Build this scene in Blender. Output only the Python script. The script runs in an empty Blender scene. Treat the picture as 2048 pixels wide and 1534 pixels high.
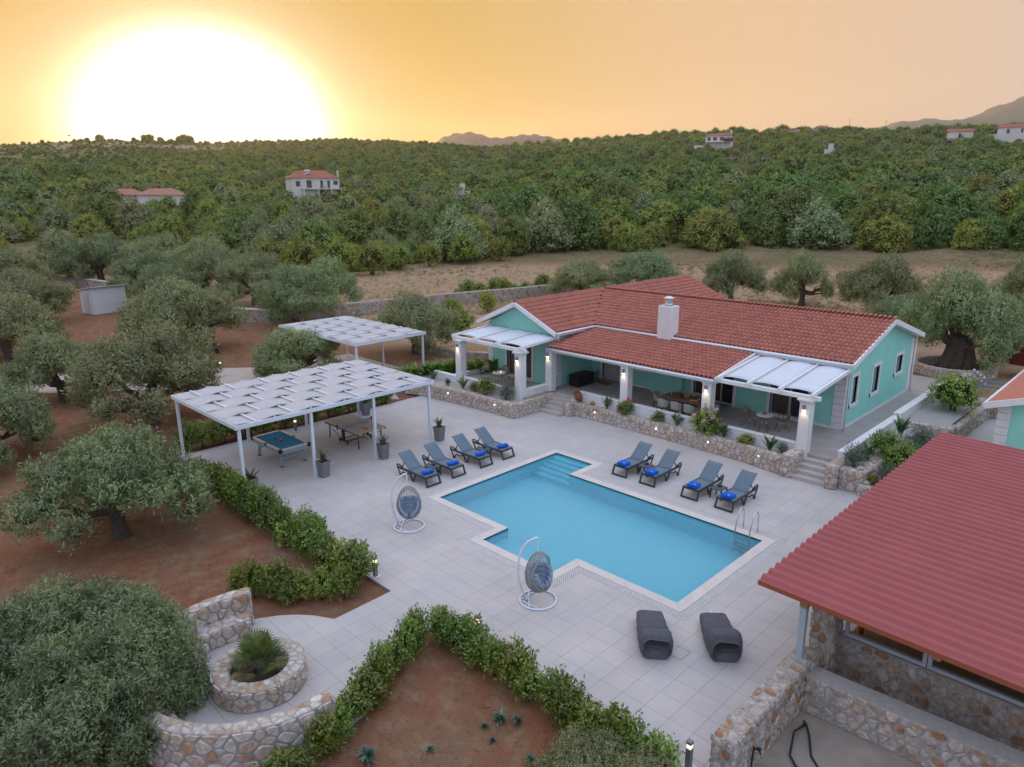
import bpy, bmesh, math, random
import numpy as np
from mathutils import Vector, Matrix
random.seed(7); RNG = np.random.default_rng(7)
PI = math.pi
scene = bpy.context.scene
COL = scene.collection

# ---------------------------------------------------------------- camera
FPX, PITCH, ROLL, YAW, CAMH = 1421.76, 0.2592517, -0.0054898, 2.3521755, 10.75
_F0 = np.array([math.cos(YAW), math.sin(YAW), 0.0]); _R0 = np.array([math.sin(YAW), -math.cos(YAW), 0.0]); _Z = np.array([0, 0, 1.0])
CF = _F0 * math.cos(PITCH) - _Z * math.sin(PITCH); _U = _F0 * math.sin(PITCH) + _Z * math.cos(PITCH)
CR = _R0 * math.cos(ROLL) + _U * math.sin(ROLL); CU = -_R0 * math.sin(ROLL) + _U * math.cos(ROLL)
cam = bpy.data.cameras.new('camera'); cam_o = bpy.data.objects.new('camera', cam); COL.objects.link(cam_o)
cam.sensor_width = 36; cam.lens = FPX / 2048 * 36; cam.clip_start = 0.1; cam.clip_end = 9000
cam_o.matrix_world = Matrix(((CR[0], CU[0], -CF[0], 0), (CR[1], CU[1], -CF[1], 0), (CR[2], CU[2], -CF[2], CAMH), (0, 0, 0, 1)))
scene.camera = cam_o
def ray(x, y):
    d = CR * ((x - 1024) / FPX) + CU * ((767 - y) / FPX) + CF
    return d / np.linalg.norm(d)
def px(x, y, z=0.0):
    d = ray(x, y); t = (z - CAMH) / d[2]
    return float(d[0] * t), float(d[1] * t)
def pxr(x, y, r):
    d = ray(x, y); t = r / math.hypot(d[0], d[1])
    return float(d[0] * t), float(d[1] * t), float(CAMH + d[2] * t)
def phi_of(x, y):
    return np.arctan2(_F0[0] * y - _F0[1] * x, _F0[0] * x + _F0[1] * y)

# ---------------------------------------------------------------- sky, sun, exposure
SUN_DIR = ray(413, 266)
SUN_EL = math.asin(SUN_DIR[2]); SUN_AZ = math.atan2(SUN_DIR[0], SUN_DIR[1])
world = bpy.data.worlds.new('World'); scene.world = world; world.use_nodes = True
nt = world.node_tree; nt.nodes.clear()
def wn(t, **k):
    n = nt.nodes.new(t)
    for a, b in k.items(): setattr(n, a, b)
    return n
wout = wn('ShaderNodeOutputWorld'); wadd = wn('ShaderNodeAddShader'); nt.links.new(wadd.outputs[0], wout.inputs[0])
nish = wn('ShaderNodeTexSky', sky_type='NISHITA'); nish.sun_disc = False
nish.sun_elevation = SUN_EL; nish.sun_rotation = SUN_AZ; nish.dust_density = 2.0
bg1 = wn('ShaderNodeBackground'); bg1.inputs[1].default_value = 0.002; nt.links.new(nish.outputs[0], bg1.inputs[0]); nt.links.new(bg1.outputs[0], wadd.inputs[0])
tc = wn('ShaderNodeTexCoord'); nrm = wn('ShaderNodeVectorMath', operation='NORMALIZE'); nt.links.new(tc.outputs['Generated'], nrm.inputs[0])
dot = wn('ShaderNodeVectorMath', operation='DOT_PRODUCT'); _sv = np.array([SUN_DIR[0], SUN_DIR[1], SUN_DIR[2] * 1.25]); dot.inputs[1].default_value = tuple(_sv / np.linalg.norm(_sv)); fl1 = wn('ShaderNodeVectorMath', operation='MULTIPLY'); fl1.inputs[1].default_value = (1, 1, 1.25); nt.links.new(nrm.outputs[0], fl1.inputs[0]); fl2 = wn('ShaderNodeVectorMath', operation='NORMALIZE'); nt.links.new(fl1.outputs[0], fl2.inputs[0]); nt.links.new(fl2.outputs[0], dot.inputs[0])
acos = wn('ShaderNodeMath', operation='ARCCOSINE'); nt.links.new(dot.outputs['Value'], acos.inputs[0])
div = wn('ShaderNodeMath', operation='DIVIDE'); div.inputs[1].default_value = PI; nt.links.new(acos.outputs[0], div.inputs[0])
ramp = wn('ShaderNodeValToRGB'); nt.links.new(div.outputs[0], ramp.inputs[0])
ramp.color_ramp.interpolation = 'B_SPLINE'
def setramp(r, stops):
    e = r.color_ramp.elements
    while len(e) > 1: e.remove(e[-1])
    e[0].position = stops[0][0]; e[0].color = (*stops[0][1], 1)
    for p, c in stops[1:]:
        k = e.new(p); k.color = (*c, 1)
SKY_STOPS = [(0, (2.6, 2.3, 1.8)), (0.038, (1.9, 1.7, 1.3)), (0.046, (1.1, 0.98, 0.68)), (0.053, (0.62, 0.50, 0.27)), (0.064, (0.45, 0.33, 0.15)), (0.085, (0.40, 0.25, 0.03)), (0.128, (0.45, 0.30, 0.08)),
             (0.19, (0.60, 0.405, 0.225)), (0.26, (0.64, 0.435, 0.27)), (0.36, (0.55, 0.45, 0.40)), (0.50, (0.54, 0.58, 0.70)), (0.72, (0.56, 0.67, 0.92)), (1.0, (0.56, 0.67, 0.92))]
setramp(ramp, SKY_STOPS)
# a clear sky pales and cools towards the zenith
sep = wn('ShaderNodeSeparateXYZ'); nt.links.new(nrm.outputs[0], sep.inputs[0])
zr = wn('ShaderNodeMapRange'); zr.interpolation_type = 'SMOOTHSTEP'; nt.links.new(sep.outputs[2], zr.inputs[0])
zr.inputs[1].default_value = 0.22; zr.inputs[2].default_value = 0.95
zmix = wn('ShaderNodeMix', data_type='RGBA'); nt.links.new(zr.outputs[0], zmix.inputs[0]); nt.links.new(ramp.outputs[0], zmix.inputs[6]); zmix.inputs[7].default_value = (0.84, 0.96, 1.26, 1)
bg2 = wn('ShaderNodeBackground'); bg2.inputs[1].default_value = 1.0; nt.links.new(zmix.outputs[2], bg2.inputs[0]); nt.links.new(bg2.outputs[0], wadd.inputs[1])

sun = bpy.data.lights.new('sun', 'SUN'); sun.energy = 4.0; sun.angle = math.radians(0.6); sun.color = (1.0, 0.62, 0.26)
sun_o = bpy.data.objects.new('sun', sun); COL.objects.link(sun_o)
sun_o.rotation_euler = Vector(SUN_DIR).to_track_quat('Z', 'Y').to_euler(); sun_o.location = (-60, 30, 60)
vs = scene.view_settings; vs.view_transform = 'Standard'; vs.look = 'None'; vs.exposure = 0.3; vs.gamma = 1.0; vs.use_curve_mapping = False
scene.render.engine = 'CYCLES'
cy = scene.cycles; cy.use_denoising = True; cy.max_bounces = 8; cy.diffuse_bounces = 3; cy.glossy_bounces = 3; cy.transmission_bounces = 6; cy.transparent_max_bounces = 6
cy.caustics_reflective = False; cy.caustics_refractive = True; cy.sample_clamp_indirect = 6.0
try: cy.denoiser = 'OPENIMAGEDENOISE'
except Exception: pass

# ---------------------------------------------------------------- materials
MATS = {}
def mat(name, c1, c2=None, rough=0.7, metal=0.0, scale=6.0, bump=0.0, bscale=None, spec=0.4, coord='Object', island=None, emit=None, estr=0, detail=6.0, trans=0.0):
    """procedural material: two-tone noise (or per-piece random tone), optional fine relief"""
    if name in MATS: return MATS[name]
    m = bpy.data.materials.new(name); m.use_nodes = True; t = m.node_tree; b = t.nodes['Principled BSDF']
    b.inputs['Roughness'].default_value = rough; b.inputs['Metallic'].default_value = metal; b.inputs['Specular IOR Level'].default_value = spec
    L = t.links.new
    co = t.nodes.new('ShaderNodeTexCoord'); src = co.outputs[coord] if coord != 'Position' else None
    if src is None:
        g = t.nodes.new('ShaderNodeNewGeometry'); src = g.outputs['Position']
    if c2 is not None or island:
        nz = t.nodes.new('ShaderNodeTexNoise'); nz.inputs['Scale'].default_value = scale; nz.inputs['Detail'].default_value = detail; nz.inputs['Roughness'].default_value = 0.62; L(src, nz.inputs['Vector'])
        rp = t.nodes.new('ShaderNodeMapRange'); rp.inputs[1].default_value = 0.32; rp.inputs[2].default_value = 0.68; L(nz.outputs[0], rp.inputs[0])
        mx = t.nodes.new('ShaderNodeMix'); mx.data_type = 'RGBA'; L(rp.outputs[0], mx.inputs[0])
        mx.inputs[6].default_value = (*c1, 1); mx.inputs[7].default_value = (*(c2 or c1), 1); col = mx.outputs[2]
        if island:
            g2 = t.nodes.new('ShaderNodeNewGeometry'); oi = t.nodes.new('ShaderNodeObjectInfo'); ad = t.nodes.new('ShaderNodeMath'); ad.operation = 'ADD'; L(g2.outputs['Random Per Island'], ad.inputs[0]); L(oi.outputs['Random'], ad.inputs[1])
            fr = t.nodes.new('ShaderNodeMath'); fr.operation = 'FRACT'; L(ad.outputs[0], fr.inputs[0])
            cr = t.nodes.new('ShaderNodeValToRGB'); setramp(cr, island); L(fr.outputs[0], cr.inputs[0])
            mu = t.nodes.new('ShaderNodeMix'); mu.data_type = 'RGBA'; mu.blend_type = 'MULTIPLY'; mu.inputs[0].default_value = 1.0; L(col, mu.inputs[6]); L(cr.outputs[0], mu.inputs[7]); col = mu.outputs[2]
        L(col, b.inputs['Base Color'])
    else:
        b.inputs['Base Color'].default_value = (*c1, 1)
    if bump:
        n2 = t.nodes.new('ShaderNodeTexNoise'); n2.inputs['Scale'].default_value = bscale or scale * 4; n2.inputs['Detail'].default_value = 5; L(src, n2.inputs['Vector'])
        bp = t.nodes.new('ShaderNodeBump'); bp.inputs['Strength'].default_value = bump; bp.inputs['Distance'].default_value = 0.02; L(n2.outputs[0], bp.inputs['Height']); L(bp.outputs[0], b.inputs['Normal'])
    if emit:
        b.inputs['Emission Color'].default_value = (*emit, 1); b.inputs['Emission Strength'].default_value = estr
    if trans: b.inputs['Transmission Weight'].default_value = trans
    MATS[name] = m; return m
def leafmat(name, ca, cb, cc, trans=0.3, rough=0.6):
    """leaf blades: tone differs from leaf to leaf and plant to plant, light passes through"""
    if name in MATS: return MATS[name]
    m = bpy.data.materials.new(name); m.use_nodes = True; t = m.node_tree; L = t.links.new; t.nodes.clear()
    out = t.nodes.new('ShaderNodeOutputMaterial'); g = t.nodes.new('ShaderNodeNewGeometry'); oi = t.nodes.new('ShaderNodeObjectInfo')
    cr = t.nodes.new('ShaderNodeValToRGB'); setramp(cr, [(0, ca), (0.5, cb), (1, cc)]); L(g.outputs['Random Per Island'], cr.inputs[0])
    nz = t.nodes.new('ShaderNodeTexNoise'); nz.inputs['Scale'].default_value = 0.9; L(g.outputs['Position'], nz.inputs['Vector'])
    hs = t.nodes.new('ShaderNodeHueSaturation'); L(cr.outputs[0], hs.inputs['Color'])
    mr = t.nodes.new('ShaderNodeMapRange'); L(oi.outputs['Random'], mr.inputs[0]); mr.inputs[3].default_value = 0.465; mr.inputs[4].default_value = 0.525; L(mr.outputs[0], hs.inputs['Hue'])
    w1 = t.nodes.new('ShaderNodeMath'); w1.operation = 'MULTIPLY'; w1.inputs[1].default_value = 7.13; L(oi.outputs['Random'], w1.inputs[0]); w2 = t.nodes.new('ShaderNodeMath'); w2.operation = 'FRACT'; L(w1.outputs[0], w2.inputs[0]); w3 = t.nodes.new('ShaderNodeMapRange'); w3.inputs[3].default_value = 0.78; w3.inputs[4].default_value = 1.22; L(w2.outputs[0], w3.inputs[0])
    m2 = t.nodes.new('ShaderNodeMapRange'); L(nz.outputs[0], m2.inputs[0]); m2.inputs[1].default_value = 0.3; m2.inputs[2].default_value = 0.7; m2.inputs[3].default_value = 0.70; m2.inputs[4].default_value = 1.35; w4 = t.nodes.new('ShaderNodeMath'); w4.operation = 'MULTIPLY'; L(m2.outputs[0], w4.inputs[0]); L(w3.outputs[0], w4.inputs[1]); L(w4.outputs[0], hs.inputs['Value'])
    d = t.nodes.new('ShaderNodeBsdfDiffuse'); tr = t.nodes.new('ShaderNodeBsdfTranslucent'); gl = t.nodes.new('ShaderNodeBsdfGlossy'); gl.inputs['Roughness'].default_value = 0.45
    L(hs.outputs[0], d.inputs[0]); L(hs.outputs[0], tr.inputs[0])
    mx = t.nodes.new('ShaderNodeMixShader'); mx.inputs[0].default_value = trans; L(d.outputs[0], mx.inputs[1]); L(tr.outputs[0], mx.inputs[2])
    m3 = t.nodes.new('ShaderNodeMixShader'); m3.inputs[0].default_value = 0.06; L(mx.outputs[0], m3.inputs[1]); L(gl.outputs[0], m3.inputs[2]); L(m3.outputs[0], out.inputs[0])
    MATS[name] = m; return m

# ---------------------------------------------------------------- mesh helpers
class MB:
    """collects shapes that become ONE mesh object"""
    def __init__(s): s.v = []; s.f = []
    def add(s, V, F):
        b = len(s.v); s.v += [tuple(map(float, q)) for q in V]; s.f += [tuple(i + b for i in q) for q in F]; return s
    def box(s, x0, x1, y0, y1, z0, z1):
        return s.add([(x0, y0, z0), (x1, y0, z0), (x1, y1, z0), (x0, y1, z0), (x0, y0, z1), (x1, y0, z1), (x1, y1, z1), (x0, y1, z1)],
                     [(0, 3, 2, 1), (4, 5, 6, 7), (0, 1, 5, 4), (1, 2, 6, 5), (2, 3, 7, 6), (3, 0, 4, 7)])
    def cbox(s, x0, x1, y0, y1, z0, z1, c=0.01):
        """box with chamfered edges"""
        V = []; F = []
        for z, d in ((z0, c), (z0 + c, 0), (z1 - c, 0), (z1, c)):
            V += [(x0 + d + c * (d == 0), y0 + d, z), (x1 - d - c * (d == 0), y0 + d, z), (x1 - d, y0 + d + c * (d == 0), z), (x1 - d, y1 - d - c * (d == 0), z),
                  (x1 - d - c * (d == 0), y1 - d, z), (x0 + d + c * (d == 0), y1 - d, z), (x0 + d, y1 - d - c * (d == 0), z), (x0 + d, y0 + d + c * (d == 0), z)]
        for k in range(3):
            for i in range(8): F.append((k * 8 + i, k * 8 + (i + 1) % 8, k * 8 + 8 + (i + 1) % 8, k * 8 + 8 + i))
        F += [tuple(range(7, -1, -1)), tuple(range(24, 32))]
        return s.add(V, F)
    def beam(s, p, q, w, h, up=(0, 0, 1)):
        p = Vector(p); q = Vector(q); d = (q - p).normalized(); u = Vector(up)
        sd = d.cross(u)
        if sd.length < 1e-4: sd = d.cross(Vector((0, 1, 0)))
        sd.normalize(); u = sd.cross(d); sd *= w / 2; u *= h / 2
        V = [p - sd - u, p + sd - u, p + sd + u, p - sd + u, q - sd - u, q + sd - u, q + sd + u, q - sd + u]
        return s.add(V, [(0, 1, 2, 3), (7, 6, 5, 4), (0, 4, 5, 1), (1, 5, 6, 2), (2, 6, 7, 3), (3, 7, 4, 0)])
    def tube(s, pts, r, n=8, closed=False, caps=True):
        P = [Vector(p) for p in pts]; m = len(P); V = []; F = []
        rr = r if hasattr(r, '__len__') else [r] * m
        prev = None
        for i in range(m):
            a = P[(i - 1) % m] if (closed or i > 0) else P[i]; b = P[(i + 1) % m] if (closed or i < m - 1) else P[i]
            t = (b - a).normalized()
            if prev is None:
                u = t.cross(Vector((0, 0, 1)))
                if u.length < 1e-3: u = t.cross(Vector((0, 1, 0)))
            else:
                u = prev - t * prev.dot(t)
            u.normalize(); prev = u; w = t.cross(u)
            for k in range(n):
                an = 2 * PI * k / n; V.append(P[i] + (u * math.cos(an) + w * math.sin(an)) * rr[i])
        for i in range(m if closed else m - 1):
            j = (i + 1) % m
            for k in range(n): F.append((i * n + k, i * n + (k + 1) % n, j * n + (k + 1) % n, j * n + k))
        if caps and not closed: F += [tuple(range(n - 1, -1, -1)), tuple(range((m - 1) * n, m * n))]
        return s.add(V, F)
    def lathe(s, prof, n=16, c=(0, 0), cap=True):
        V = []; F = []
        for r, z in prof:
            for k in range(n): V.append((c[0] + r * math.cos(2 * PI * k / n), c[1] + r * math.sin(2 * PI * k / n), z))
        for i in range(len(prof) - 1):
            for k in range(n): F.append((i * n + k, i * n + (k + 1) % n, (i + 1) * n + (k + 1) % n, (i + 1) * n + k))
        if cap: F += [tuple(range(n - 1, -1, -1)), tuple(range((len(prof) - 1) * n, len(prof) * n))]
        return s.add(V, F)
    def prism(s, poly, z0, z1):
        n = len(poly); V = [(x, y, z0) for x, y in poly] + [(x, y, z1) for x, y in poly]
        return s.add(V, [tuple(range(n - 1, -1, -1)), tuple(range(n, 2 * n))] + [(i, (i + 1) % n, n + (i + 1) % n, n + i) for i in range(n)])
    def sheet(s, rows):
        m = len(rows); n = len(rows[0]); V = [p for r in rows for p in r]
        return s.add(V, [(i * n + j, i * n + j + 1, (i + 1) * n + j + 1, (i + 1) * n + j) for i in range(m - 1) for j in range(n - 1)])
    def ball(s, c, r, n=10, m=7, sz=1.0):
        return s.lathe([(max(1e-3, r * math.sin(PI * k / m)) , -r * sz * math.cos(PI * k / m)) for k in range(m + 1)], n) if c is None else s.add(*_ball(c, r, n, m, sz))
    def mesh(s, name, smooth=False):
        me = bpy.data.meshes.new(name); me.from_pydata(s.v, [], s.f)
        if smooth: me.polygons.foreach_set('use_smooth', [True] * len(me.polygons))
        return me
    def obj(s, name, material, parent=None, smooth=False, loc=None, rot=None, bevel=0):
        o = bpy.data.objects.new(name, s.mesh(name, smooth)); COL.objects.link(o)
        if material: o.data.materials.append(material)
        if parent: o.parent = parent
        if loc is not None: o.location = loc
        if rot is not None: o.rotation_euler = rot
        if bevel:
            md = o.modifiers.new('bevel', 'BEVEL'); md.width = bevel; md.segments = 2; md.limit_method = 'ANGLE'
        return o
def _ball(c, r, n, m, sz):
    V = []; F = []
    for k in range(m + 1):
        a = PI * k / m; rr = max(1e-3, r * math.sin(a))
        for i in range(n): V.append((c[0] + rr * math.cos(2 * PI * i / n), c[1] + rr * math.sin(2 * PI * i / n), c[2] - r * sz * math.cos(a)))
    for k in range(m):
        for i in range(n): F.append((k * n + i, k * n + (i + 1) % n, (k + 1) * n + (i + 1) % n, (k + 1) * n + i))
    return V, F
def tag(o, label, cat, group=None, kind=None):
    if label: o['label'] = label
    if cat: o['category'] = cat
    if group: o['group'] = group
    if kind: o['kind'] = kind
    return o
def empty(name, loc, rz=0.0, label=None, cat=None, group=None):
    o = bpy.data.objects.new(name, None); COL.objects.link(o); o.location = loc; o.rotation_euler = (0, 0, rz); o.empty_display_size = 0.2
    return tag(o, label, cat, group)
def structure(o): o['kind'] = 'structure'; return o
def link_mesh(name, me, parent=None, loc=None, rot=None, scale=None):
    o = bpy.data.objects.new(name, me); COL.objects.link(o)
    if parent: o.parent = parent
    if loc is not None: o.location = loc
    if rot is not None: o.rotation_euler = rot
    if scale is not None: o.scale = scale
    return o
def copy_tree(src, loc=None, rz=None, label=None, group=None, parent=None):
    c = src.copy(); COL.objects.link(c); c.parent = parent
    if loc is not None: c.location = loc
    if rz is not None: c.rotation_euler = (0, 0, rz)
    if label: c['label'] = label
    if group: c['group'] = group
    for ch in list(src.children): copy_tree(ch, parent=c)
    return c
def npmesh(name, V, F, mats, midx=None, smooth=False):
    me = bpy.data.meshes.new(name); n = len(F); k = F.shape[1]
    me.vertices.add(len(V)); me.vertices.foreach_set('co', np.asarray(V, np.float32).ravel())
    me.loops.add(n * k); me.loops.foreach_set('vertex_index', F.astype(np.int32).ravel())
    me.polygons.add(n); me.polygons.foreach_set('loop_start', np.arange(0, n * k, k, dtype=np.int32))
    if midx is not None: me.polygons.foreach_set('material_index', midx.astype(np.int32))
    for m in mats: me.materials.append(m)
    me.update(calc_edges=True)
    if smooth: me.polygons.foreach_set('use_smooth', [True] * n)
    return me
def sstep(a, b, x):
    t = np.clip((np.asarray(x, float) - a) / (b - a), 0, 1); return t * t * (3 - 2 * t)

# ================================================================= TERRAIN
_sk = [(-500, 300, 640), (-200, 296, 650), (0, 291, 650), (60, 287, 650), (130, 283, 650), (200, 281, 650), (300, 281, 650), (420, 286, 650), (500, 283, 650), (640, 281, 650), (690, 280, 650), (760, 285, 640), (860, 292, 620),
       (940, 301, 600), (1000, 300, 570), (1060, 296, 550), (1160, 290, 530), (1250, 283, 520), (1330, 278, 520), (1400, 275, 520), (1500, 271, 520), (1640, 270, 520), (1800, 270, 520), (1900, 266, 520), (2048, 260, 520), (2300, 255, 520), (2600, 262, 520)]
_sp = []
for X_, Y_, r_ in _sk:
    d_ = ray(X_, Y_); _sp.append((float(phi_of(d_[0], d_[1])), math.atan2(d_[2], math.hypot(d_[0], d_[1])), r_))
_sp.sort(); _ph = np.array([p[0] for p in _sp]); _el = np.array([p[1] for p in _sp]); _rr = np.array([p[2] for p in _sp])
def near_z(x, y):
    a = sstep(30, 38, y) * sstep(-38, -31, x) * (1 - sstep(-8.9, -8.6, x)); b = sstep(40.3, 41.0, y) * sstep(-38, -31, x)
    bump = 0.035 * np.sin(x * 1.3 + 0.6 * np.sin(y * 0.9)) * np.sin(y * 1.1 + 1.7) + 0.02 * np.sin(x * 3.1 + y * 2.3)
    r = np.hypot(x, y)
    return -0.075 + 0.775 * np.maximum(a, b) * (1 - 0.0 * r) + bump * (0.5 + 0.5 * sstep(20, 60, r))
def tz(x, y):
    x = np.asarray(x, float); y = np.asarray(y, float)
    r = np.hypot(x, y); ph = phi_of(x, y)
    e = np.interp(ph, _ph, _el); R = np.interp(ph, _ph, _rr); zr_ = CAMH + R * np.tan(e)
    out = sstep(0.95, 1.6, np.abs(ph)); zr_ = zr_ * (1 - out) + 8 * out
    t = np.clip((r - 118) / (R - 118), 0, 1)
    s = t ** 1.2
    zn = near_z(x, y)
    z = zn + (zr_ - zn) * s + 1.6 * np.sin(x * 0.021 + 1.0) * np.sin(y * 0.024) * np.sin(PI * t)
    back = np.clip(r - R, 0, None)
    return z - 0.22 * back * sstep(0, 60, back)
def build_ground():
    az = np.concatenate([np.radians(np.arange(-48, 48.01, 0.42)), np.radians(np.arange(54, 307, 6.0))])
    rs = [2.0]
    while rs[-1] < 3200: rs.append(rs[-1] * (1.017 if rs[-1] < 90 else 1.03))
    rs = np.array(rs); A, Rr = np.meshgrid(az, rs, indexing='ij')
    ang = YAW + A; x = Rr * np.cos(ang); y = Rr * np.sin(ang); z = np.maximum(tz(x, y), -60)
    n, m = A.shape; V = np.stack([x, y, z], -1).reshape(-1, 3)
    i, j = np.meshgrid(np.arange(n), np.arange(m - 1), indexing='ij'); i2 = (i + 1) % n
    F = np.stack([i * m + j, i * m + j + 1, i2 * m + j + 1, i2 * m + j], -1).reshape(-1, 4)
    c = V[F].mean(1)
    inside = ((c[:, 0] > -29.9) & (c[:, 0] < -5.6) & (c[:, 1] > 10.8) & (c[:, 1] < 27)) | ((c[:, 0] > -6) & (c[:, 0] < 3) & (c[:, 1] > 11) & (c[:, 1] < 26))
    F = F[~inside]
    r = np.hypot(V[:, 0], V[:, 1]); ph = phi_of(V[:, 0], V[:, 1])
    # r: dry grass field, g: scrub / wood floor, b: bare pale rock
    gx = sstep(27, 33, V[:, 1]) * sstep(44, 56, r) * (1 - sstep(108, 124, r))
    gx = np.maximum(gx, 0.75 * sstep(34, 44, V[:, 1]) * sstep(-12, -8, V[:, 0]) * (1 - sstep(80, 95, r)))
    gs = sstep(112, 128, r)
    left = sstep(0.25, 0.5, ph)
    rock = left * sstep(470, 620, r) * 0.85
    ca = np.stack([gx, gs, rock, np.ones_like(gx)], -1).astype(np.float32)
    me = npmesh('ground', V, F, [ground_mat()], smooth=True)
    at = me.color_attributes.new('cover', 'FLOAT_COLOR', 'POINT'); at.data.foreach_set('color', ca.ravel())
    o = link_mesh('ground', me); structure(o); return o
def ground_mat():
    m = bpy.data.materials.new('earth'); m.use_nodes = True; t = m.node_tree; L = t.links.new; b = t.nodes['Principled BSDF']; b.inputs['Roughness'].default_value = 0.95; b.inputs['Specular IOR Level'].default_value = 0.1
    g = t.nodes.new('ShaderNodeNewGeometry'); at = t.nodes.new('ShaderNodeVertexColor'); at.layer_name = 'cover'; sp = t.nodes.new('ShaderNodeSeparateColor'); L(at.outputs[0], sp.inputs[0])
    def nz(sc, det=8, ro=0.65):
        n = t.nodes.new('ShaderNodeTexNoise'); n.inputs['Scale'].default_value = sc; n.inputs['Detail'].default_value = det; n.inputs['Roughness'].default_value = ro; L(g.outputs['Position'], n.inputs['Vector']); return n
    def mixc(f, a, c, lo=0.4, hi=0.6):
        mr = t.nodes.new('ShaderNodeMapRange'); mr.inputs[1].default_value = lo; mr.inputs[2].default_value = hi; L(f, mr.inputs[0]); x = t.nodes.new('ShaderNodeMix'); x.data_type = 'RGBA'; L(mr.outputs[0], x.inputs[0])
        for k, q in ((6, a), (7, c)):
            if isinstance(q, tuple): x.inputs[k].default_value = (*q, 1)
            else: L(q, x.inputs[k])
        return x.outputs[2]
    n1 = nz(0.45); n2 = nz(7.0, 10, 0.75); n3 = nz(28, 6, 0.7); n4 = nz(0.09); n5 = nz(1.7, 9, 0.7)
    soil = mixc(n1.outputs[0], (0.235, 0.092, 0.046), (0.200, 0.118, 0.070), 0.4, 0.62)
    soil = mixc(n5.outputs[0], soil, (0.255, 0.165, 0.100), 0.48, 0.66)
    soil = mixc(n2.outputs[0], soil, (0.085, 0.050, 0.036), 0.53, 0.72)
    soil = mixc(n3.outputs[0], soil, (0.46, 0.36, 0.28), 0.60, 0.74)
    grass = mixc(n5.outputs[0], (0.40, 0.275, 0.175), (0.30, 0.205, 0.12), 0.38, 0.62)
    grass = mixc(n1.outputs[0], grass, (0.235, 0.19, 0.075), 0.52, 0.72)
    grass = mixc(n2.outputs[0], grass, (0.13, 0.085, 0.045), 0.58, 0.8)
    scrub = mixc(n4.outputs[0], (0.15, 0.125, 0.06), (0.24, 0.165, 0.10), 0.4, 0.65)
    scrub = mixc(n1.outputs[0], scrub, (0.10, 0.115, 0.045), 0.5, 0.65)
    rock = mixc(n4.outputs[0], scrub, (0.40, 0.29, 0.24), 0.40, 0.58)
    c = mixc(sp.outputs[0], soil, grass, 0.0, 1.0); c = mixc(sp.outputs[1], c, scrub, 0.0, 1.0); c = mixc(sp.outputs[2], c, rock, 0.0, 1.0)
    L(c, b.inputs['Base Color'])
    bp = t.nodes.new('ShaderNodeBump'); bp.inputs['Strength'].default_value = 0.7; bp.inputs['Distance'].default_value = 0.05; L(n2.outputs[0], bp.inputs['Height']); L(bp.outputs[0], b.inputs['Normal'])
    return m
build_ground()

def far_hill(name, prof, r0, r1, m, col_noise):
    """a hill beyond the ridge: skyline profile carried back over real depth"""
    rows = []
    d0 = []
    xs = np.linspace(prof[0][0], prof[-1][0], 90); ys = np.interp(xs, [p[0] for p in prof], [p[1] for p in prof])
    mid = (r0 + r1) / 2
    for k in range(15):
        u = k / 14; r = r0 + (r1 - r0) * u; row = []
        for i, (x, y) in enumerate(zip(xs, ys)):
            X, Y, Zt = pxr(x, y, mid); sc = r / mid; prof_u = math.sin(PI * min(1, 0.02 + u * 0.98)) ** 0.8
            j = 1 + 0.06 * math.sin(i * 0.9 + k * 1.7) * (1 - abs(2 * u - 1))
            row.append((X * sc, Y * sc, -10 + (Zt + 10) * prof_u * min(1.0, j if u != 0.5 else 1)))
        rows.append(row)
    o = MB().sheet(rows).obj(name, m, smooth=True); return structure(o)
hillrock = mat('far_rock', (0.21, 0.15, 0.12), (0.12, 0.105, 0.06), rough=0.95, scale=0.02, coord='Position', detail=10, bump=0.6, bscale=0.05)
hillgreen = mat('far_slope', (0.105, 0.11, 0.07), (0.17, 0.145, 0.10), rough=0.95, scale=0.008, coord='Position', detail=12, bump=0.6, bscale=0.03)
far_hill('rocky_hill', [(840, 312), (868, 291), (885, 276), (905, 269), (945, 265), (960, 270), (985, 277), (1010, 276), (1040, 271), (1070, 270), (1100, 275), (1140, 284), (1180, 296)], 1050, 1700, hillrock, 0)
far_hill('mountain', [(1690, 275), (1745, 257), (1800, 245), (1850, 239), (1890, 240), (1925, 242), (1950, 231), (1980, 219), (2048, 195), (2120, 184), (2200, 186), (2350, 200), (2500, 230)], 1900, 3000, hillgreen, 0)
far_hill('hill', [(1180, 290), (1250, 273), (1330, 268), (1400, 263), (1450, 266), (1500, 275)], 800, 1200, hillgreen, 0)

# ================================================================= POOL DECK
PX0, PX1, PX2, AX0, AX1, PY0, PY1, PY2, PY3 = -18.97, -17.0, -8.91, -15.4, -12.43, 14.15, 15.31, 20.33, 21.82
POOL = [(PX0, PY1), (AX0, PY1), (AX0, PY0), (AX1, PY0), (AX1, PY1), (PX2, PY1), (PX2, PY2), (PX1, PY2), (PX1, PY3), (PX0, PY3)]
def offset_poly(P, d):
    out = []; n = len(P)
    for i in range(n):
        a, b, c = P[i - 1], P[i], P[(i + 1) % n]
        def nr(p, q):
            L_ = math.hypot(q[0] - p[0], q[1] - p[1]); return ((q[1] - p[1]) / L_, -(q[0] - p[0]) / L_)
        n1 = nr(a, b); n2 = nr(b, c); out.append((b[0] + d * (n1[0] + n2[0]), b[1] + d * (n1[1] + n2[1])))
    return out
def in_poly(x, y, P):
    r = False; n = len(P)
    for i in range(n):
        (x1, y1), (x2, y2) = P[i], P[i - 1]
        if (y1 > y) != (y2 > y) and x < (x2 - x1) * (y - y1) / (y2 - y1) + x1: r = not r
    return r
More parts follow.
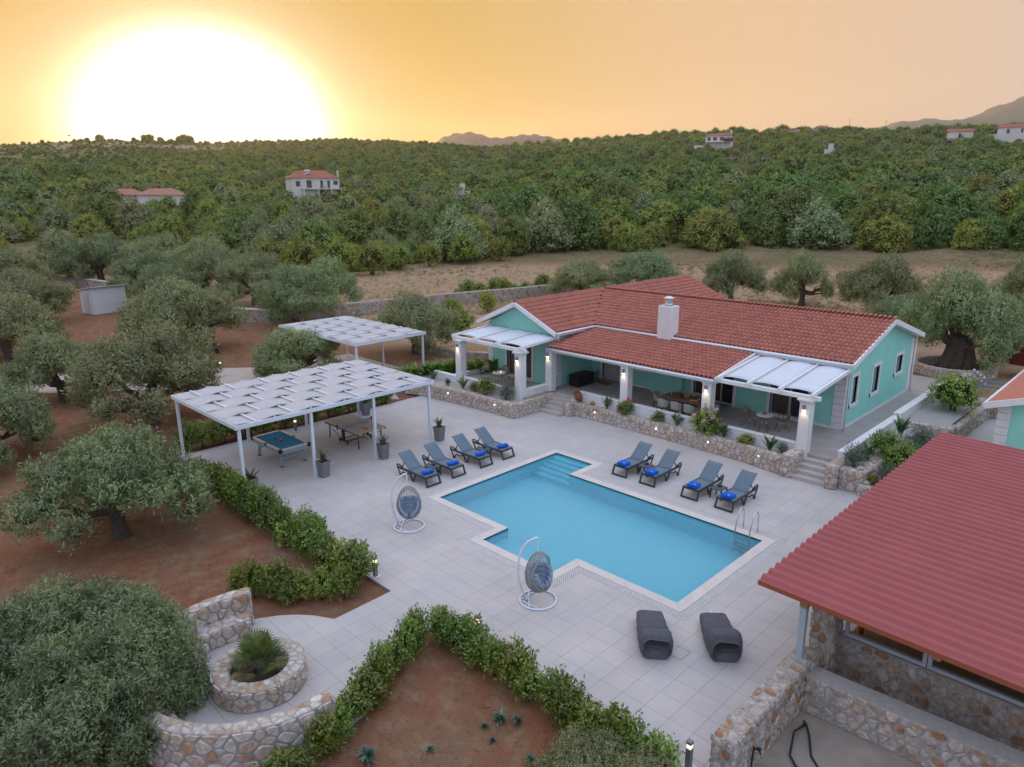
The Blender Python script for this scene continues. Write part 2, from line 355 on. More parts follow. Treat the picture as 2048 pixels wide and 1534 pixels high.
def clip_rect(P, x0, x1, y0, y1):
    for ax, val, sg in ((0, x0, 1), (0, x1, -1), (1, y0, 1), (1, y1, -1)):
        out = []
        for i in range(len(P)):
            a, b = P[i - 1], P[i]; da = sg * (a[ax] - val); db = sg * (b[ax] - val)
            if da >= 0 and db >= 0: out.append(b)
            elif (da >= 0) != (db >= 0):
                t = da / (da - db); q = (a[0] + (b[0] - a[0]) * t, a[1] + (b[1] - a[1]) * t)
                out.append(q)
                if db >= 0: out.append(b)
        P = out
        if len(P) < 3: return []
    return P
HOLE = offset_poly(POOL, 0.60)
DX0, DX1, DY0, DY1 = -30.35, 2.5, 10.25, 26.6
xb = sorted({DX0, DX1, *[p[0] for p in HOLE]}); yb = sorted({DY0, DY1, *[p[1] for p in HOLE]})
DECK_CELLS = [(xb[i], xb[i + 1], yb[j], yb[j + 1]) for i in range(len(xb) - 1) for j in range(len(yb) - 1) if not in_poly((xb[i] + xb[i + 1]) / 2, (yb[j] + yb[j + 1]) / 2, HOLE)]
PC = (-13.95, 5.85)
PLAZA = [(-15.0, 10.249), (-14.95, 8.4)] + [(PC[0] + 2.72 * math.cos(math.radians(a)), PC[1] + 2.72 * math.sin(math.radians(a))) for a in range(114, 364, 10)] + [(-11.22, 6.05), (-11.45, 6.95), (-12.3, 8.1), (-12.93, 10.249)]
stone_tile = mat('porcelain_paving', (0.455, 0.43, 0.425), (0.56, 0.515, 0.48), rough=0.62, scale=0.55, coord='Position', island=[(0, (0.93, 0.93, 0.94)), (0.5, (1, 1, 1)), (1, (0.965, 0.95, 0.93))], bump=0.05, bscale=14, spec=0.35)
grout = mat('grout', (0.36, 0.32, 0.295), (0.43, 0.39, 0.36), rough=0.9, scale=2, coord='Position')
mb = MB()
for x0, x1, y0, y1 in DECK_CELLS: mb.add([(x0, y0, -0.012), (x1, y0, -0.012), (x1, y1, -0.012), (x0, y1, -0.012)], [(0, 1, 2, 3)])
for q in (((DX0, DY0), (-15.0, DY0)), ((-12.93, DY0), (DX1, DY0)), ((DX0, DY1), (DX0, DY0))): mb.add([(*q[0], -0.3), (*q[1], -0.3), (*q[1], -0.012), (*q[0], -0.012)], [(0, 1, 2, 3)])
mb.add([(x, y, -0.013) for x, y in PLAZA] + [(x, y, -0.3) for x, y in PLAZA], [tuple(range(len(PLAZA)))] + [(i, (i + 1) % len(PLAZA), (i + 1) % len(PLAZA) + len(PLAZA), i + len(PLAZA)) for i in range(len(PLAZA) - 1)])
deck = structure(mb.obj('pool_deck', grout))
T = 0.6; TX, TY = -9.04, 11.35; pieces = []
for ix in range(int((DX0 - TX) / T) - 1, int((DX1 - TX) / T) + 2):
    for iy in range(-20, 27):
        x0 = TX + ix * T + 0.003; y0 = TY + iy * T + 0.003; x1 = x0 + T - 0.006; y1 = y0 + T - 0.006; polys = []
        for c in DECK_CELLS:
            a0, a1, b0, b1 = max(x0, c[0]), min(x1, c[1]), max(y0, c[2]), min(y1, c[3])
            if a1 - a0 > 0.005 and b1 - b0 > 0.005: polys.append([(a0, b0), (a1, b0), (a1, b1), (a0, b1)])
        if y0 < 10.3 and x1 > -17 and x0 < -11:
            p = clip_rect(PLAZA, x0, x1, y0, y1)
            if len(p) > 2: polys.append(p)
        if polys: pieces.append((math.hypot((x0 + x1) / 2, (y0 + y1) / 2), polys))
def visible_px(x, y, z=0.0):
    v = np.array([x, y, z - CAMH]); f_ = v @ CF
    return 1024 + FPX * (v @ CR) / f_, 767 - FPX * (v @ CU) / f_
def tile_mesh(mb, polys):
    for p in polys:
        n = len(p); mb.add([(x, y, 0.0) for x, y in p] + [(x, y, -0.012) for x, y in p], [tuple(range(n))] + [(i, i + n, (i + 1) % n + n, (i + 1) % n) for i in range(n)])
pieces.sort(key=lambda q: q[0]); rest = MB(); k = 0
for d, polys in pieces:
    cx, cy = polys[0][0]; u, v = visible_px(cx, cy)
    shown = -60 < u < 2100 and v < 1560 and not (cx > -5.3 and cy > 10.3) and not (u > 1520 and v > 1170 and cx > -6)
    if shown and k < 300:
        b_ = MB(); tile_mesh(b_, polys); b_.obj('paving_tile', stone_tile, deck); k += 1
    else: tile_mesh(rest, polys)
tag(rest.obj('paving_tiles_beyond', stone_tile, deck), None, None, kind='stuff')

# ---------------------------------------------------------------- pool
basin_m = mat('pool_mosaic', (0.13, 0.66, 0.84), (0.20, 0.74, 0.89), rough=0.4, scale=30, coord='Position')
pool = MB()
WZ = -0.055; FL = -1.45
n = len(POOL)
for i in range(n):
    a, b = POOL[i], POOL[(i + 1) % n]; pool.add([(*a, 0.0), (*b, 0.0), (*b, FL), (*a, FL)], [(0, 3, 2, 1)])
pool.add([(x, y, FL) for x, y in POOL], [tuple(range(n))])
pool_o = structure(pool.obj('swimming_pool', basin_m))
for k in range(5):
    y1 = PY3 - 0.002; y0 = PY3 - 0.30 * (k + 1); MB().box(PX0 + 0.002, PX1 - 0.002, y0, y1 - 0.30 * k, FL, -0.24 - 0.20 * k).obj('pool_step', basin_m, pool_o)
MB().box(AX0 + 0.002, AX1 - 0.002, PY0 + 0.002, PY1 - 0.15, FL, -0.62).obj('seat_ledge', basin_m, pool_o)
coping = mat('coping_stone', (0.60, 0.545, 0.505), (0.67, 0.62, 0.58), rough=0.6, scale=3, coord='Position', island=[(0, (0.95, 0.95, 0.95)), (1, (1.03, 1.02, 1.0))], bump=0.05)
O1 = offset_poly(POOL, 0.32); O2 = offset_poly(POOL, 0.335); O3 = offset_poly(POOL, 0.585)
for i in range(n):
    a, b, c, d_ = POOL[i], POOL[(i + 1) % n], O1[(i + 1) % n], O1[i]
    L_ = math.hypot(b[0] - a[0], b[1] - a[1]); m_ = max(1, round(L_ / 0.6))
    for k in range(m_):
        g = 0.003 / L_; t0, t1 = k / m_ + g, (k + 1) / m_ - g
        lp = lambda p, q, t: (p[0] + (q[0] - p[0]) * t, p[1] + (q[1] - p[1]) * t)
        ov = 0.02; nx, ny = (d_[0] - a[0]), (d_[1] - a[1])
        P = [lp(a, b, t0), lp(a, b, t1), lp(d_, c, t1), lp(d_, c, t0)]
        MB().prism(P, -0.05, 0.008).obj('coping_stone', coping, pool_o)
gr = MB(); grate_m = mat('overflow_grate', (0.62, 0.60, 0.585), (0.54, 0.52, 0.51), rough=0.5, scale=4, coord='Position'); ch = MB()
for i in range(n):
    a, b, c, d_ = O2[i], O2[(i + 1) % n], O3[(i + 1) % n], O3[i]; lp = lambda p, q, t: (p[0] + (q[0] - p[0]) * t, p[1] + (q[1] - p[1]) * t)
    ch.add([(*a, -0.028), (*b, -0.028), (*c, -0.028), (*d_, -0.028)], [(0, 1, 2, 3)])
    L_ = math.hypot(b[0] - a[0], b[1] - a[1]); m_ = int(L_ / 0.085)
    for k in range(m_):
        t0, t1 = (k + 0.15) / m_, (k + 0.85) / m_; gr.prism([lp(a, b, t0), lp(a, b, t1), lp(d_, c, t1), lp(d_, c, t0)], -0.025, 0.0)
ch.obj('overflow_channel', mat('channel', (0.33, 0.32, 0.31), rough=0.8), pool_o)
tag(gr.obj('overflow_grate', grate_m, pool_o), None, None, kind='stuff')
def water_mat():
    m = bpy.data.materials.new('pool_water'); m.use_nodes = True; t = m.node_tree; L = t.links.new; b = t.nodes['Principled BSDF']
    b.inputs['Base Color'].default_value = (0.93, 0.99, 1.0, 1); b.inputs['Roughness'].default_value = 0.03; b.inputs['IOR'].default_value = 1.33; b.inputs['Transmission Weight'].default_value = 1.0
    g = t.nodes.new('ShaderNodeNewGeometry'); mp = t.nodes.new('ShaderNodeMapping'); mp.inputs['Scale'].default_value = (1.0, 1.7, 1); mp.inputs['Rotation'].default_value = (0, 0, 0.7); L(g.outputs['Position'], mp.inputs[0])
    n1 = t.nodes.new('ShaderNodeTexNoise'); n1.inputs['Scale'].default_value = 2.4; n1.inputs['Detail'].default_value = 5; L(mp.outputs[0], n1.inputs['Vector'])
    bp = t.nodes.new('ShaderNodeBump'); bp.inputs['Strength'].default_value = 0.6; bp.inputs['Distance'].default_value = 0.06; L(n1.outputs[0], bp.inputs['Height']); L(bp.outputs[0], b.inputs['Normal'])
    return m
inner = offset_poly(POOL, -0.001)
structure(MB().add([(x, y, WZ) for x, y in inner], [tuple(range(n))]).obj('pool_water', water_mat()))

# pool-depth mark on the deck: a small white plate with blue figures
pm = tag(MB().cbox(-0.16, 0.16, -0.09, 0.09, 0, 0.004, 0.001).obj('depth_marker', mat('marker_plate', (0.66, 0.65, 0.63), rough=0.5), loc=(-7.98, 15.62, 0.001), rot=(0, 0, 1.57)), 'small depth plate with blue figures set in the paving by the pool corner', 'marker')
cu = bpy.data.curves.new('figures', 'FONT'); cu.body = '1,72'; cu.size = 0.17; cu.align_x = 'CENTER'; cu.align_y = 'CENTER'
fo = bpy.data.objects.new('figures', cu); COL.objects.link(fo); me_ = bpy.data.meshes.new_from_object(fo); bpy.data.objects.remove(fo); fg = link_mesh('figures', me_, pm, (0, 0, 0.006)); me_.materials.append(mat('marker_ink', (0.03, 0.04, 0.22), rough=0.5))

# ================================================================= STONE WALLS
mortar = mat('mortar', (0.30, 0.28, 0.26), (0.38, 0.36, 0.34), rough=0.95, scale=9, coord='Position', bump=0.4, bscale=40)
ST_WARM = [(0, (0.66, 0.63, 0.60)), (0.2, (0.56, 0.50, 0.45)), (0.38, (0.70, 0.67, 0.63)), (0.55, (0.60, 0.49, 0.39)), (0.70, (0.64, 0.61, 0.58)), (0.84, (0.55, 0.36, 0.22)), (0.92, (0.62, 0.56, 0.50)), (1, (0.46, 0.27, 0.15))]
ST_GREY = [(0, (0.42, 0.40, 0.38)), (0.25, (0.52, 0.49, 0.46)), (0.5, (0.38, 0.33, 0.28)), (0.68, (0.56, 0.52, 0.47)), (0.82, (0.46, 0.33, 0.22)), (0.93, (0.36, 0.19, 0.10)), (1, (0.50, 0.47, 0.44))]
stone_w = mat('fieldstone_warm', (1.08, 1.06, 1.04), (0.58, 0.50, 0.43), rough=0.9, scale=8, detail=10, coord='Position', island=ST_WARM, bump=0.5, bscale=45, spec=0.2)
stone_g = mat('fieldstone_grey', (1.10, 1.08, 1.06), (0.52, 0.43, 0.36), rough=0.92, scale=8, detail=10, coord='Position', island=ST_GREY, bump=0.5, bscale=45, spec=0.2)
def cells(L_, H_, s, ax, rng, Hf=None):
    """irregular stone outlines filling a strip L x H"""
    nu = max(1, round(L_ / (s * ax))); nv = max(1, round(H_ / s)); du = L_ / nu; dv = H_ / nv; S = {}; W = {}
    for j in range(nv):
        for i in range(-2, nu + 2): S[i, j] = ((i + 0.5 + 0.5 * (j % 2) + rng.uniform(-.42, .42)) * du, (j + 0.5 + rng.uniform(-.40, .40)) * dv); W[i, j] = rng.uniform(-0.28, 0.28) * dv * dv
    out = []
    for (i, j), c in S.items():
        P = [(max(0, c[0] - 1.3 * du), max(0, c[1] - 1.3 * dv)), (min(L_, c[0] + 1.3 * du), max(0, c[1] - 1.3 * dv)), (min(L_, c[0] + 1.3 * du), min(H_, c[1] + 1.3 * dv)), (max(0, c[0] - 1.3 * du), min(H_, c[1] + 1.3 * dv))]
        if P[1][0] - P[0][0] < 0.02: continue
        for a in range(-2, 3):
            for b in range(-2, 3):
                o = S.get((i + a, j + b))
                if o is None or (a == 0 and b == 0): continue
                nx, ny = o[0] - c[0], o[1] - c[1]; sh = 0.5 + (W[i, j] - W[i + a, j + b]) / max(1e-6, 2 * (nx * nx + ny * ny)); mx, my = c[0] + nx * sh, c[1] + ny * sh; Q = []
                for k in range(len(P)):
                    p, q = P[k - 1], P[k]; dp = (p[0] - mx) * nx + (p[1] - my) * ny; dq = (q[0] - mx) * nx + (q[1] - my) * ny
                    if (dp <= 0) != (dq <= 0):
                        t = dp / (dp - dq); Q.append((p[0] + (q[0] - p[0]) * t, p[1] + (q[1] - p[1]) * t))
                    if dq <= 0: Q.append(q)
                P = Q
                if len(P) < 3: break
            if len(P) < 3: break
        if len(P) < 3: continue
        A = sum(P[k - 1][0] * P[k][1] - P[k][0] * P[k - 1][1] for k in range(len(P))) / 2
        if abs(A) > 0.12 * du * dv: out.append(P)
    return out
def stone_shape(P, fmap, rng, gap, proud):
    n = len(P); cx = sum(p[0] for p in P) / n; cy = sum(p[1] for p in P) / n
    sz = math.sqrt(sum((p[0] - cx) ** 2 + (p[1] - cy) ** 2 for p in P) / n); k = max(0.5, 1 - gap / sz)
    R = []
    for i in range(n):
        a, b = P[i], P[(i + 1) % n]
        for t in (0.22, 0.78): R.append((cx + (a[0] + (b[0] - a[0]) * t - cx) * k, cy + (a[1] + (b[1] - a[1]) * t - cy) * k))
    if len(R) > 12: R = R[::2]
    m = len(R); d = proud * rng.uniform(0.5, 1.2); tx, ty = rng.uniform(-.5, .5), rng.uniform(-.5, .5)
    V = [fmap(x, y, -0.015) for x, y in R] + [fmap(cx + (x - cx) * 0.82, cy + (y - cy) * 0.82, d * (1 + (tx * (x - cx) + ty * (y - cy)) / sz * 0.6)) for x, y in R]
    return V, [(i, (i + 1) % m, m + (i + 1) % m, m + i) for i in range(m)] + [tuple(range(m, 2 * m))]
class StoneBudget:
    def __init__(s, root, m, limit=300): s.root = root; s.m = m; s.left = limit; s.rest = MB()
    def put(s, V, F):
        if s.left > 0:
            o = MB().add(V, F).obj('stone', s.m, s.root); o.location = [-c for c in s.root.location]; s.left -= 1
        else: s.rest.add(V, F)
    def done(s):
        if s.rest.v:
            o = s.rest.obj('stones_beyond', s.m, s.root); o.location = [-c for c in s.root.location]; o['kind'] = 'stuff'
def patch(bud, L_, H_, fmap, s=0.2, ax=1.35, gap=0.018, proud=0.03, seed=1, keep=None):
    rng = random.Random(seed)
    for P in cells(L_, H_, s, ax, rng):
        if keep and not keep(sum(p[0] for p in P) / len(P), sum(p[1] for p in P) / len(P)): continue
        bud.put(*stone_shape(P, fmap, rng, gap, proud))
def smooth_path(pts, step=0.25, closed=False):
    out = []
    m = len(pts)
    for i in range(m if closed else m - 1):
        a, b = pts[i], pts[(i + 1) % m]; k = max(1, int(math.hypot(b[0] - a[0], b[1] - a[1]) / step))
        out += [(a[0] + (b[0] - a[0]) * t / k, a[1] + (b[1] - a[1]) * t / k) for t in range(k)]
    if not closed: out.append(pts[-1])
    return out
def stone_wall(name, label, pts, H_, th=0.35, z0=0.0, s=0.2, m=None, sides=(1,), top=True, ends=True, closed=False, limit=300, cat='wall', H2=None, group=None, seed=3, proud=0.03, topgap=0.018, single=False, gap=0.018):
    """free-standing stone wall along a path: mortar core with single stones set into its faces.
    side +1 is the right-hand side of the path direction"""
    m = m or stone_w; P = smooth_path(pts, 0.3, closed); n = len(P); U = [0.0]
    for i in range(1, n + (1 if closed else 0)): U.append(U[-1] + math.hypot(P[i % n][0] - P[i - 1][0], P[i % n][1] - P[i - 1][1]))
    Lt = U[-1]; Hf = (lambda u: H_ + ((H2 - H_) * u / Lt if H2 is not None else 0))
    NR = []
    for i in range(n):
        a = P[(i - 1) % n] if (closed or i > 0) else P[i]; b = P[(i + 1) % n] if (closed or i < n - 1) else P[i]; l = math.hypot(b[0] - a[0], b[1] - a[1]); NR.append(((b[1] - a[1]) / l, -(b[0] - a[0]) / l))
    def at(u):
        u = min(max(u, 0), Lt - 1e-6); i = 0
        lo, hi = 0, len(U) - 1
        while hi - lo > 1:
            md = (lo + hi) // 2
            if U[md] <= u: lo = md
            else: hi = md
        t = (u - U[lo]) / (U[lo + 1] - U[lo]); a, b = P[lo % n], P[(lo + 1) % n]; na, nb = NR[lo % n], NR[(lo + 1) % n]
        return a[0] + (b[0] - a[0]) * t, a[1] + (b[1] - a[1]) * t, na[0] + (nb[0] - na[0]) * t, na[1] + (nb[1] - na[1]) * t
    core = MB(); rows = []
    for i in range(n + (1 if closed else 0)):
        x, y = P[i % n]; nx, ny = NR[i % n]; h = Hf(U[i]) - 0.004; w = th / 2 - 0.004
        rows.append([(x + nx * w, y + ny * w, z0), (x + nx * w, y + ny * w, z0 + h), (x - nx * w, y - ny * w, z0 + h), (x - nx * w, y - ny * w, z0), (x + nx * w, y + ny * w, z0)])
    core.sheet(rows)
    if not closed: core.add([rows[0][k] for k in range(4)], [(3, 2, 1, 0)]); core.add([rows[-1][k] for k in range(4)], [(0, 1, 2, 3)])
    o = core.obj(name, mortar); bx, by = P[n // 2]; o.location = (bx, by, z0); me = o.data
    co = np.empty(len(me.vertices) * 3, np.float32); me.vertices.foreach_get('co', co); co = co.reshape(-1, 3) - np.array([bx, by, z0], np.float32); me.vertices.foreach_set('co', co.ravel())
    tag(o, label, cat, group); bud = StoneBudget(o, m, limit)
    for sd in sides:
        def fm(u, v, d, sd=sd):
            x, y, nx, ny = at(u); q = sd * (th / 2 + d); return (x + nx * q, y + ny * q, z0 + v * Hf(u) / H_)
        patch(bud, Lt, H_, fm if sd > 0 else (lambda u, v, d, f=fm: f(Lt - u, v, d)), s, seed=seed + sd, proud=proud, gap=gap)
    if top:
        def ft(u, v, d):
            x, y, nx, ny = at(u); q = th / 2 - v; return (x + nx * q, y + ny * q, z0 + Hf(u) + d * 0.55)
        patch(bud, Lt, th, ft, s * 0.95, seed=seed + 7, proud=proud, gap=topgap)
    if ends and not closed:
        for e in ((0,) if ends == 'start' else (1,) if ends == 'end' else (0, 1)):
            x, y, nx, ny = at(0 if e == 0 else Lt); tx, ty = (-1 if e == 0 else 1) * -ny, (-1 if e == 0 else 1) * nx; hh = Hf(0 if e == 0 else Lt); sg = 1 if e else -1
            patch(bud, th, hh, lambda u, v, d: (x + nx * (th / 2 - u) * sg + tx * d, y + ny * (th / 2 - u) * sg + ty * d, z0 + v), s, seed=seed + 11 + e, proud=proud, gap=gap)
    bud.done(); return o
def arc(c, r, a0, a1, k=24): return [(c[0] + r * math.cos(math.radians(a0 + (a1 - a0) * i / k)), c[1] + r * math.sin(math.radians(a0 + (a1 - a0) * i / k))) for i in range(k + 1)]
def stone_block(name, label, x0, x1, y0, y1, z0, z1, s=0.2, m=None, faces='fr t', cat='wall', limit=300, seed=5, gap=0.018, group=None):
    """solid block of masonry; faces: f = -Y, r = +X, l = -X, b = +Y, t = top"""
    m = m or stone_w; e = 0.004
    o = MB().box(x0 + e, x1 - e, y0 + e, y1 - e, z0, z1 - e).obj(name, mortar); bx, by = (x0 + x1) / 2, (y0 + y1) / 2
    for v in o.data.vertices: v.co -= Vector((bx, by, z0))
    o.location = (bx, by, z0); tag(o, label, cat, group); bud = StoneBudget(o, m, limit)
    if 'f' in faces: patch(bud, x1 - x0, z1 - z0, lambda u, v, d: (x0 + u, y0 - d, z0 + v), s, seed=seed, gap=gap)
    if 'r' in faces: patch(bud, y1 - y0, z1 - z0, lambda u, v, d: (x1 + d, y0 + u, z0 + v), s, seed=seed + 1, gap=gap)
    if 'l' in faces: patch(bud, y1 - y0, z1 - z0, lambda u, v, d: (x0 - d, y1 - u, z0 + v), s, seed=seed + 2, gap=gap)
    if 'b' in faces: patch(bud, x1 - x0, z1 - z0, lambda u, v, d: (x1 - u, y1 + d, z0 + v), s, seed=seed + 3, gap=gap)
    if 't' in faces: patch(bud, x1 - x0, y1 - y0, lambda u, v, d: (x0 + u, y0 + v, z1 + d * 0.5), s, seed=seed + 4, gap=gap)
    bud.done(); return o
# planter in front of the terrace: one retaining wall, its bed of white gravel behind
gravel_m = mat('white_gravel', (0.52, 0.49, 0.46), (0.30, 0.28, 0.26), rough=0.95, scale=45, coord='Position', bump=1.0, bscale=60)
stone_wall('planter_wall', 'long pale fieldstone planter wall in front of the porch columns', [(-21.9, 26.62), (-18.5, 26.68), (-15.5, 26.62), (-12.8, 26.50), (-10.95, 26.2)], 0.62, th=0.3, s=0.185, H2=0.74, top=True, ends=False, limit=300, seed=21)
stone_block('stair_pillar', 'squared stone pillar between the long planter wall and the wider garden steps', -10.95, -10.5, 25.98, 27.05, 0, 0.9, s=0.22, faces='frt', seed=31, cat='pillar')
stone_block('stair_pillar', 'squared stone pillar where the terraced rockery meets the garden steps', -9.25, -8.85, 25.98, 27.0, 0, 0.9, s=0.22, faces='frt', seed=37, cat='pillar')
stone_block('stair_pillar', 'short stone pillar beside the steps below the terracotta jar', -22.25, -21.85, 26.1, 27.05, 0, 0.78, s=0.2, faces='frlt', seed=41, cat='pillar')
stone_wall('planter_wall', 'fieldstone planter wall wrapping the round bistro terrace', [(-31.4, 23.2), (-30.4, 23.55), (-28.2, 23.85), (-25.2, 24.05), (-23.75, 24.05), (-23.75, 27.1)], 0.72, th=0.28, s=0.185, top=True, ends='start', limit=300, seed=51)
def gravel_bed(pts, z, name='gravel_bed'):
    return structure(MB().add([(x, y, z) for x, y in pts], [tuple(range(len(pts)))]).obj(name, gravel_m))
gravel_bed([(-22.0, 26.68), (-15.5, 26.7), (-12.8, 26.6), (-10.9, 26.3), (-10.9, 27.05), (-22.0, 27.05)], 0.60)
gravel_bed([(-31.6, 23.3), (-28.2, 23.95), (-23.85, 24.15), (-23.85, 25.02), (-29.6, 25.02), (-32.5, 25.0)], 0.62)
# round planter, curved bench wall
stone_wall('round_planter', 'low round stone planter ring holding a fan palm', arc(PC, 0.83, 0, 350, 35), 0.5, th=0.36, s=0.165, closed=True, sides=(1, -1), limit=300, cat='planter', seed=61)
structure(MB().prism(arc(PC, 0.68, 0, 348, 29), -0.05, 0.33).obj('planter_soil', mat('dark_soil', (0.05, 0.035, 0.026), (0.10, 0.07, 0.05), rough=1, scale=20, coord='Position', bump=1, bscale=40)))
stone_wall('curved_bench_wall', 'curved stone bench backrest around the palm planter', arc(PC, 2.58, 158, 367, 60), 0.95, th=0.32, s=0.22, sides=(1, -1), limit=300, cat='bench', seed=71)
stone_wall('curved_bench_seat', 'curved stone seat built against the inside of the bench backrest', arc(PC, 2.2, 160, 300, 40), 0.45, th=0.44, s=0.22, sides=(-1,), limit=200, cat='bench', seed=77)
# outdoor kitchen yard walls
structure(MB().box(-4.75, 3, 8.0, 14.0, -0.3, 0.006).obj('yard_floor', mat('yard_concrete', (0.22, 0.185, 0.15), (0.33, 0.28, 0.235), rough=0.9, scale=1.6, coord='Position', bump=0.3)))
stone_wall('garden_wall', 'thick stone wall running from its free end to the kitchen pillar', [(-4.96, 10.42), (-4.96, 14.25)], 1.1, th=0.42, s=0.19, m=stone_g, sides=(1, -1), ends='start', seed=81)
stone_wall('garden_wall', 'lower stone wall with a flat cement top closing the concrete yard', [(-4.74, 13.8), (2.2, 14.15)], 0.88, th=0.46, s=0.19, m=stone_g, sides=(1,), top=False, ends=False, seed=87)
stone_block('kitchen_wall', 'stone wall under the strip of aluminium windows', -4.7, 2.2, 15.25, 15.6, 0, 1.06, s=0.2, m=stone_g, faces='f', seed=91)
stone_block('kitchen_pillar', 'tall stone pillar at the corner of the kitchen shelter', -5.15, -4.66, 14.72, 15.3, 0, 2.42, s=0.2, m=stone_g, faces='frl', seed=97, cat='pillar')

# ================================================================= HOUSE
HZ = 0.75
green = mat('mint_render', (0.285, 0.640, 0.545), (0.315, 0.680, 0.585), rough=0.85, scale=1.4, coord='Position', bump=0.12, bscale=60, spec=0.2)
white = mat('white_paint', (0.74, 0.735, 0.73), (0.80, 0.795, 0.79), rough=0.6, scale=3, coord='Position')
offw = mat('white_render', (0.68, 0.665, 0.655), (0.75, 0.74, 0.73), rough=0.8, scale=2, coord='Position', bump=0.08, bscale=50)
gut = mat('white_metal', (0.76, 0.78, 0.82), rough=0.35, spec=0.5)
glass = mat('dark_glass', (0.020, 0.022, 0.024), rough=0.06, spec=0.8)
glassb = mat('shaded_glass', (0.045, 0.036, 0.028), (0.10, 0.075, 0.05), rough=0.12, spec=0.7, scale=1.2)
alu = mat('aluminium', (0.50, 0.50, 0.50), rough=0.4, metal=0.6)
floor_m = mat('terrace_tile', (0.34, 0.30, 0.275), (0.40, 0.365, 0.345), rough=0.7, scale=1.5, coord='Position', bump=0.05, bscale=20)
structure(MB().box(-24.35, -8.95, 27.2, 31.0, 0, HZ).obj('terrace', floor_m)); structure(MB().box(-10.58, -8.95, 31.0, 40.4, 0, HZ - 0.001).obj('side_walk', floor_m))
structure(MB().box(-29.6, -23.95, 25.2, 27.95, 0, HZ - 0.002).obj('bistro_terrace', floor_m))
step_m = mat('step_stone', (0.42, 0.385, 0.36), (0.49, 0.455, 0.43), rough=0.75, scale=2, coord='Position')
for nm, x0, x1, yb_, nst, lab in (('garden_steps', -23.6, -22.25, 25.75, 4, 'narrow flight of four steps up to the front door porch'), ('garden_steps', -10.5, -9.25, 26.02, 4, 'wide flight of steps between two stone pillars')):
    r = empty(nm, ((x0 + x1) / 2, yb_, 0), 0, lab, 'steps')
    for k in range(nst + 1):
        h = HZ * (k + 1) / (nst + 1) - (0.002 if k == nst else 0); MB().box(-(x1 - x0) / 2, (x1 - x0) / 2, k * 0.30, (nst + 1) * 0.30 + 0.05 if k == nst else (k + 1) * 0.30, 0, h).obj('step', step_m, r)
house = empty('villa', (-17.4, 33.0, 0.0), 0, 'single-storey mint green villa with red tiled roofs and white trim', 'house')
HL = (17.4, -33.0, 0.0)
def hpart(mb, name, m, parent=None, smooth=False):
    o = mb.obj(name, m, parent or house, smooth)
    if parent is None: o.location = HL
    return o
def wall_panel(mb, axis, c0, c1, u0, u1, z0, z1, holes):
    """wall slab with rectangular openings; axis 'x': runs along X between planes y=c0..c1"""
    us = sorted({u0, u1, *[h[0] for h in holes], *[h[1] for h in holes]}); zs = sorted({z0, z1, *[h[2] for h in holes], *[h[3] for h in holes]})
    for i in range(len(us) - 1):
        zz = z0
        run = None
        for j in range(len(zs) - 1):
            um, zm = (us[i] + us[i + 1]) / 2, (zs[j] + zs[j + 1]) / 2; solid = not any(h[0] < um < h[1] and h[2] < zm < h[3] for h in holes)
            if solid and run is None: run = zs[j]
            if run is not None and (not solid or j == len(zs) - 2):
                e = zs[j + 1] if solid else zs[j]
                if axis == 'x': mb.box(us[i], us[i + 1], c0, c1, run, e)
                else: mb.box(c0, c1, us[i], us[i + 1], run, e)
                run = None
    return mb
FRONT = [(-23.62, -22.42, HZ, 2.98), (-21.6, -20.42, 1.75, 2.8), (-17.85, -15.7, HZ, 3.0), (-13.85, -12.1, HZ, 3.0)]
SIDE = [(31.78, 32.42, 1.75, 2.98), (34.32, 35.14, 1.75, 2.98), (37.52, 38.44, 2.12, 2.98)]
WING = [(-28.05, -26.12, HZ, 3.0)]
hpart(wall_panel(MB(), 'x', 31.0, 31.3, -24.35, -10.58, HZ, 3.78, FRONT), 'wall', green)
hpart(wall_panel(MB(), 'y', -10.88, -10.58, 31.3, 40.0, HZ, 3.72, SIDE), 'wall', green)
hpart(MB().add([(-10.58, 31.0, 3.72), (-10.58, 40.0, 3.72), (-10.58, 35.4, 5.02), (-10.88, 31.0, 3.72), (-10.88, 40.0, 3.72), (-10.88, 35.4, 5.02)], [(0, 1, 2), (5, 4, 3), (0, 2, 5, 3), (1, 4, 5, 2)]), 'gable', green)
hpart(wall_panel(MB(), 'x', 27.9, 28.2, -29.5, -24.35, HZ, 3.72, WING), 'wall', green)
hpart(MB().add([(-29.5, 27.9, 3.72), (-24.35, 27.9, 3.72), (-26.92, 27.9, 4.93), (-29.5, 28.2, 3.72), (-24.35, 28.2, 3.72), (-26.92, 28.2, 4.93)], [(0, 1, 2), (5, 4, 3), (0, 2, 5, 3), (1, 4, 5, 2)]), 'gable', green)
hpart(MB().box(-24.65, -24.35, 28.2, 45.0, HZ, 3.76), 'wall', green); hpart(MB().box(-29.5, -29.2, 28.2, 45.0, HZ, 3.76), 'wall', green)
hpart(MB().box(-24.35, -10.88, 39.7, 40.0, HZ, 3.76), 'wall', green); hpart(MB().box(-29.2, -24.65, 44.7, 45.0, HZ, 3.76), 'wall', green)
hpart(MB().box(-20.18, -18.35, 30.68, 30.998, HZ, 3.5), 'chimney_breast', green)
for x0, x1, y0, y1 in ((-24.34, -15.7, 30.95, 30.999), (-12.0, -10.57, 30.95, 30.999)): hpart(MB().box(x0, x1, y0, y1, HZ, HZ + 0.09), 'skirting', offw)
hpart(MB().box(-10.575, -10.54, 31.36, 39.6, HZ, HZ + 0.09), 'skirting', offw)
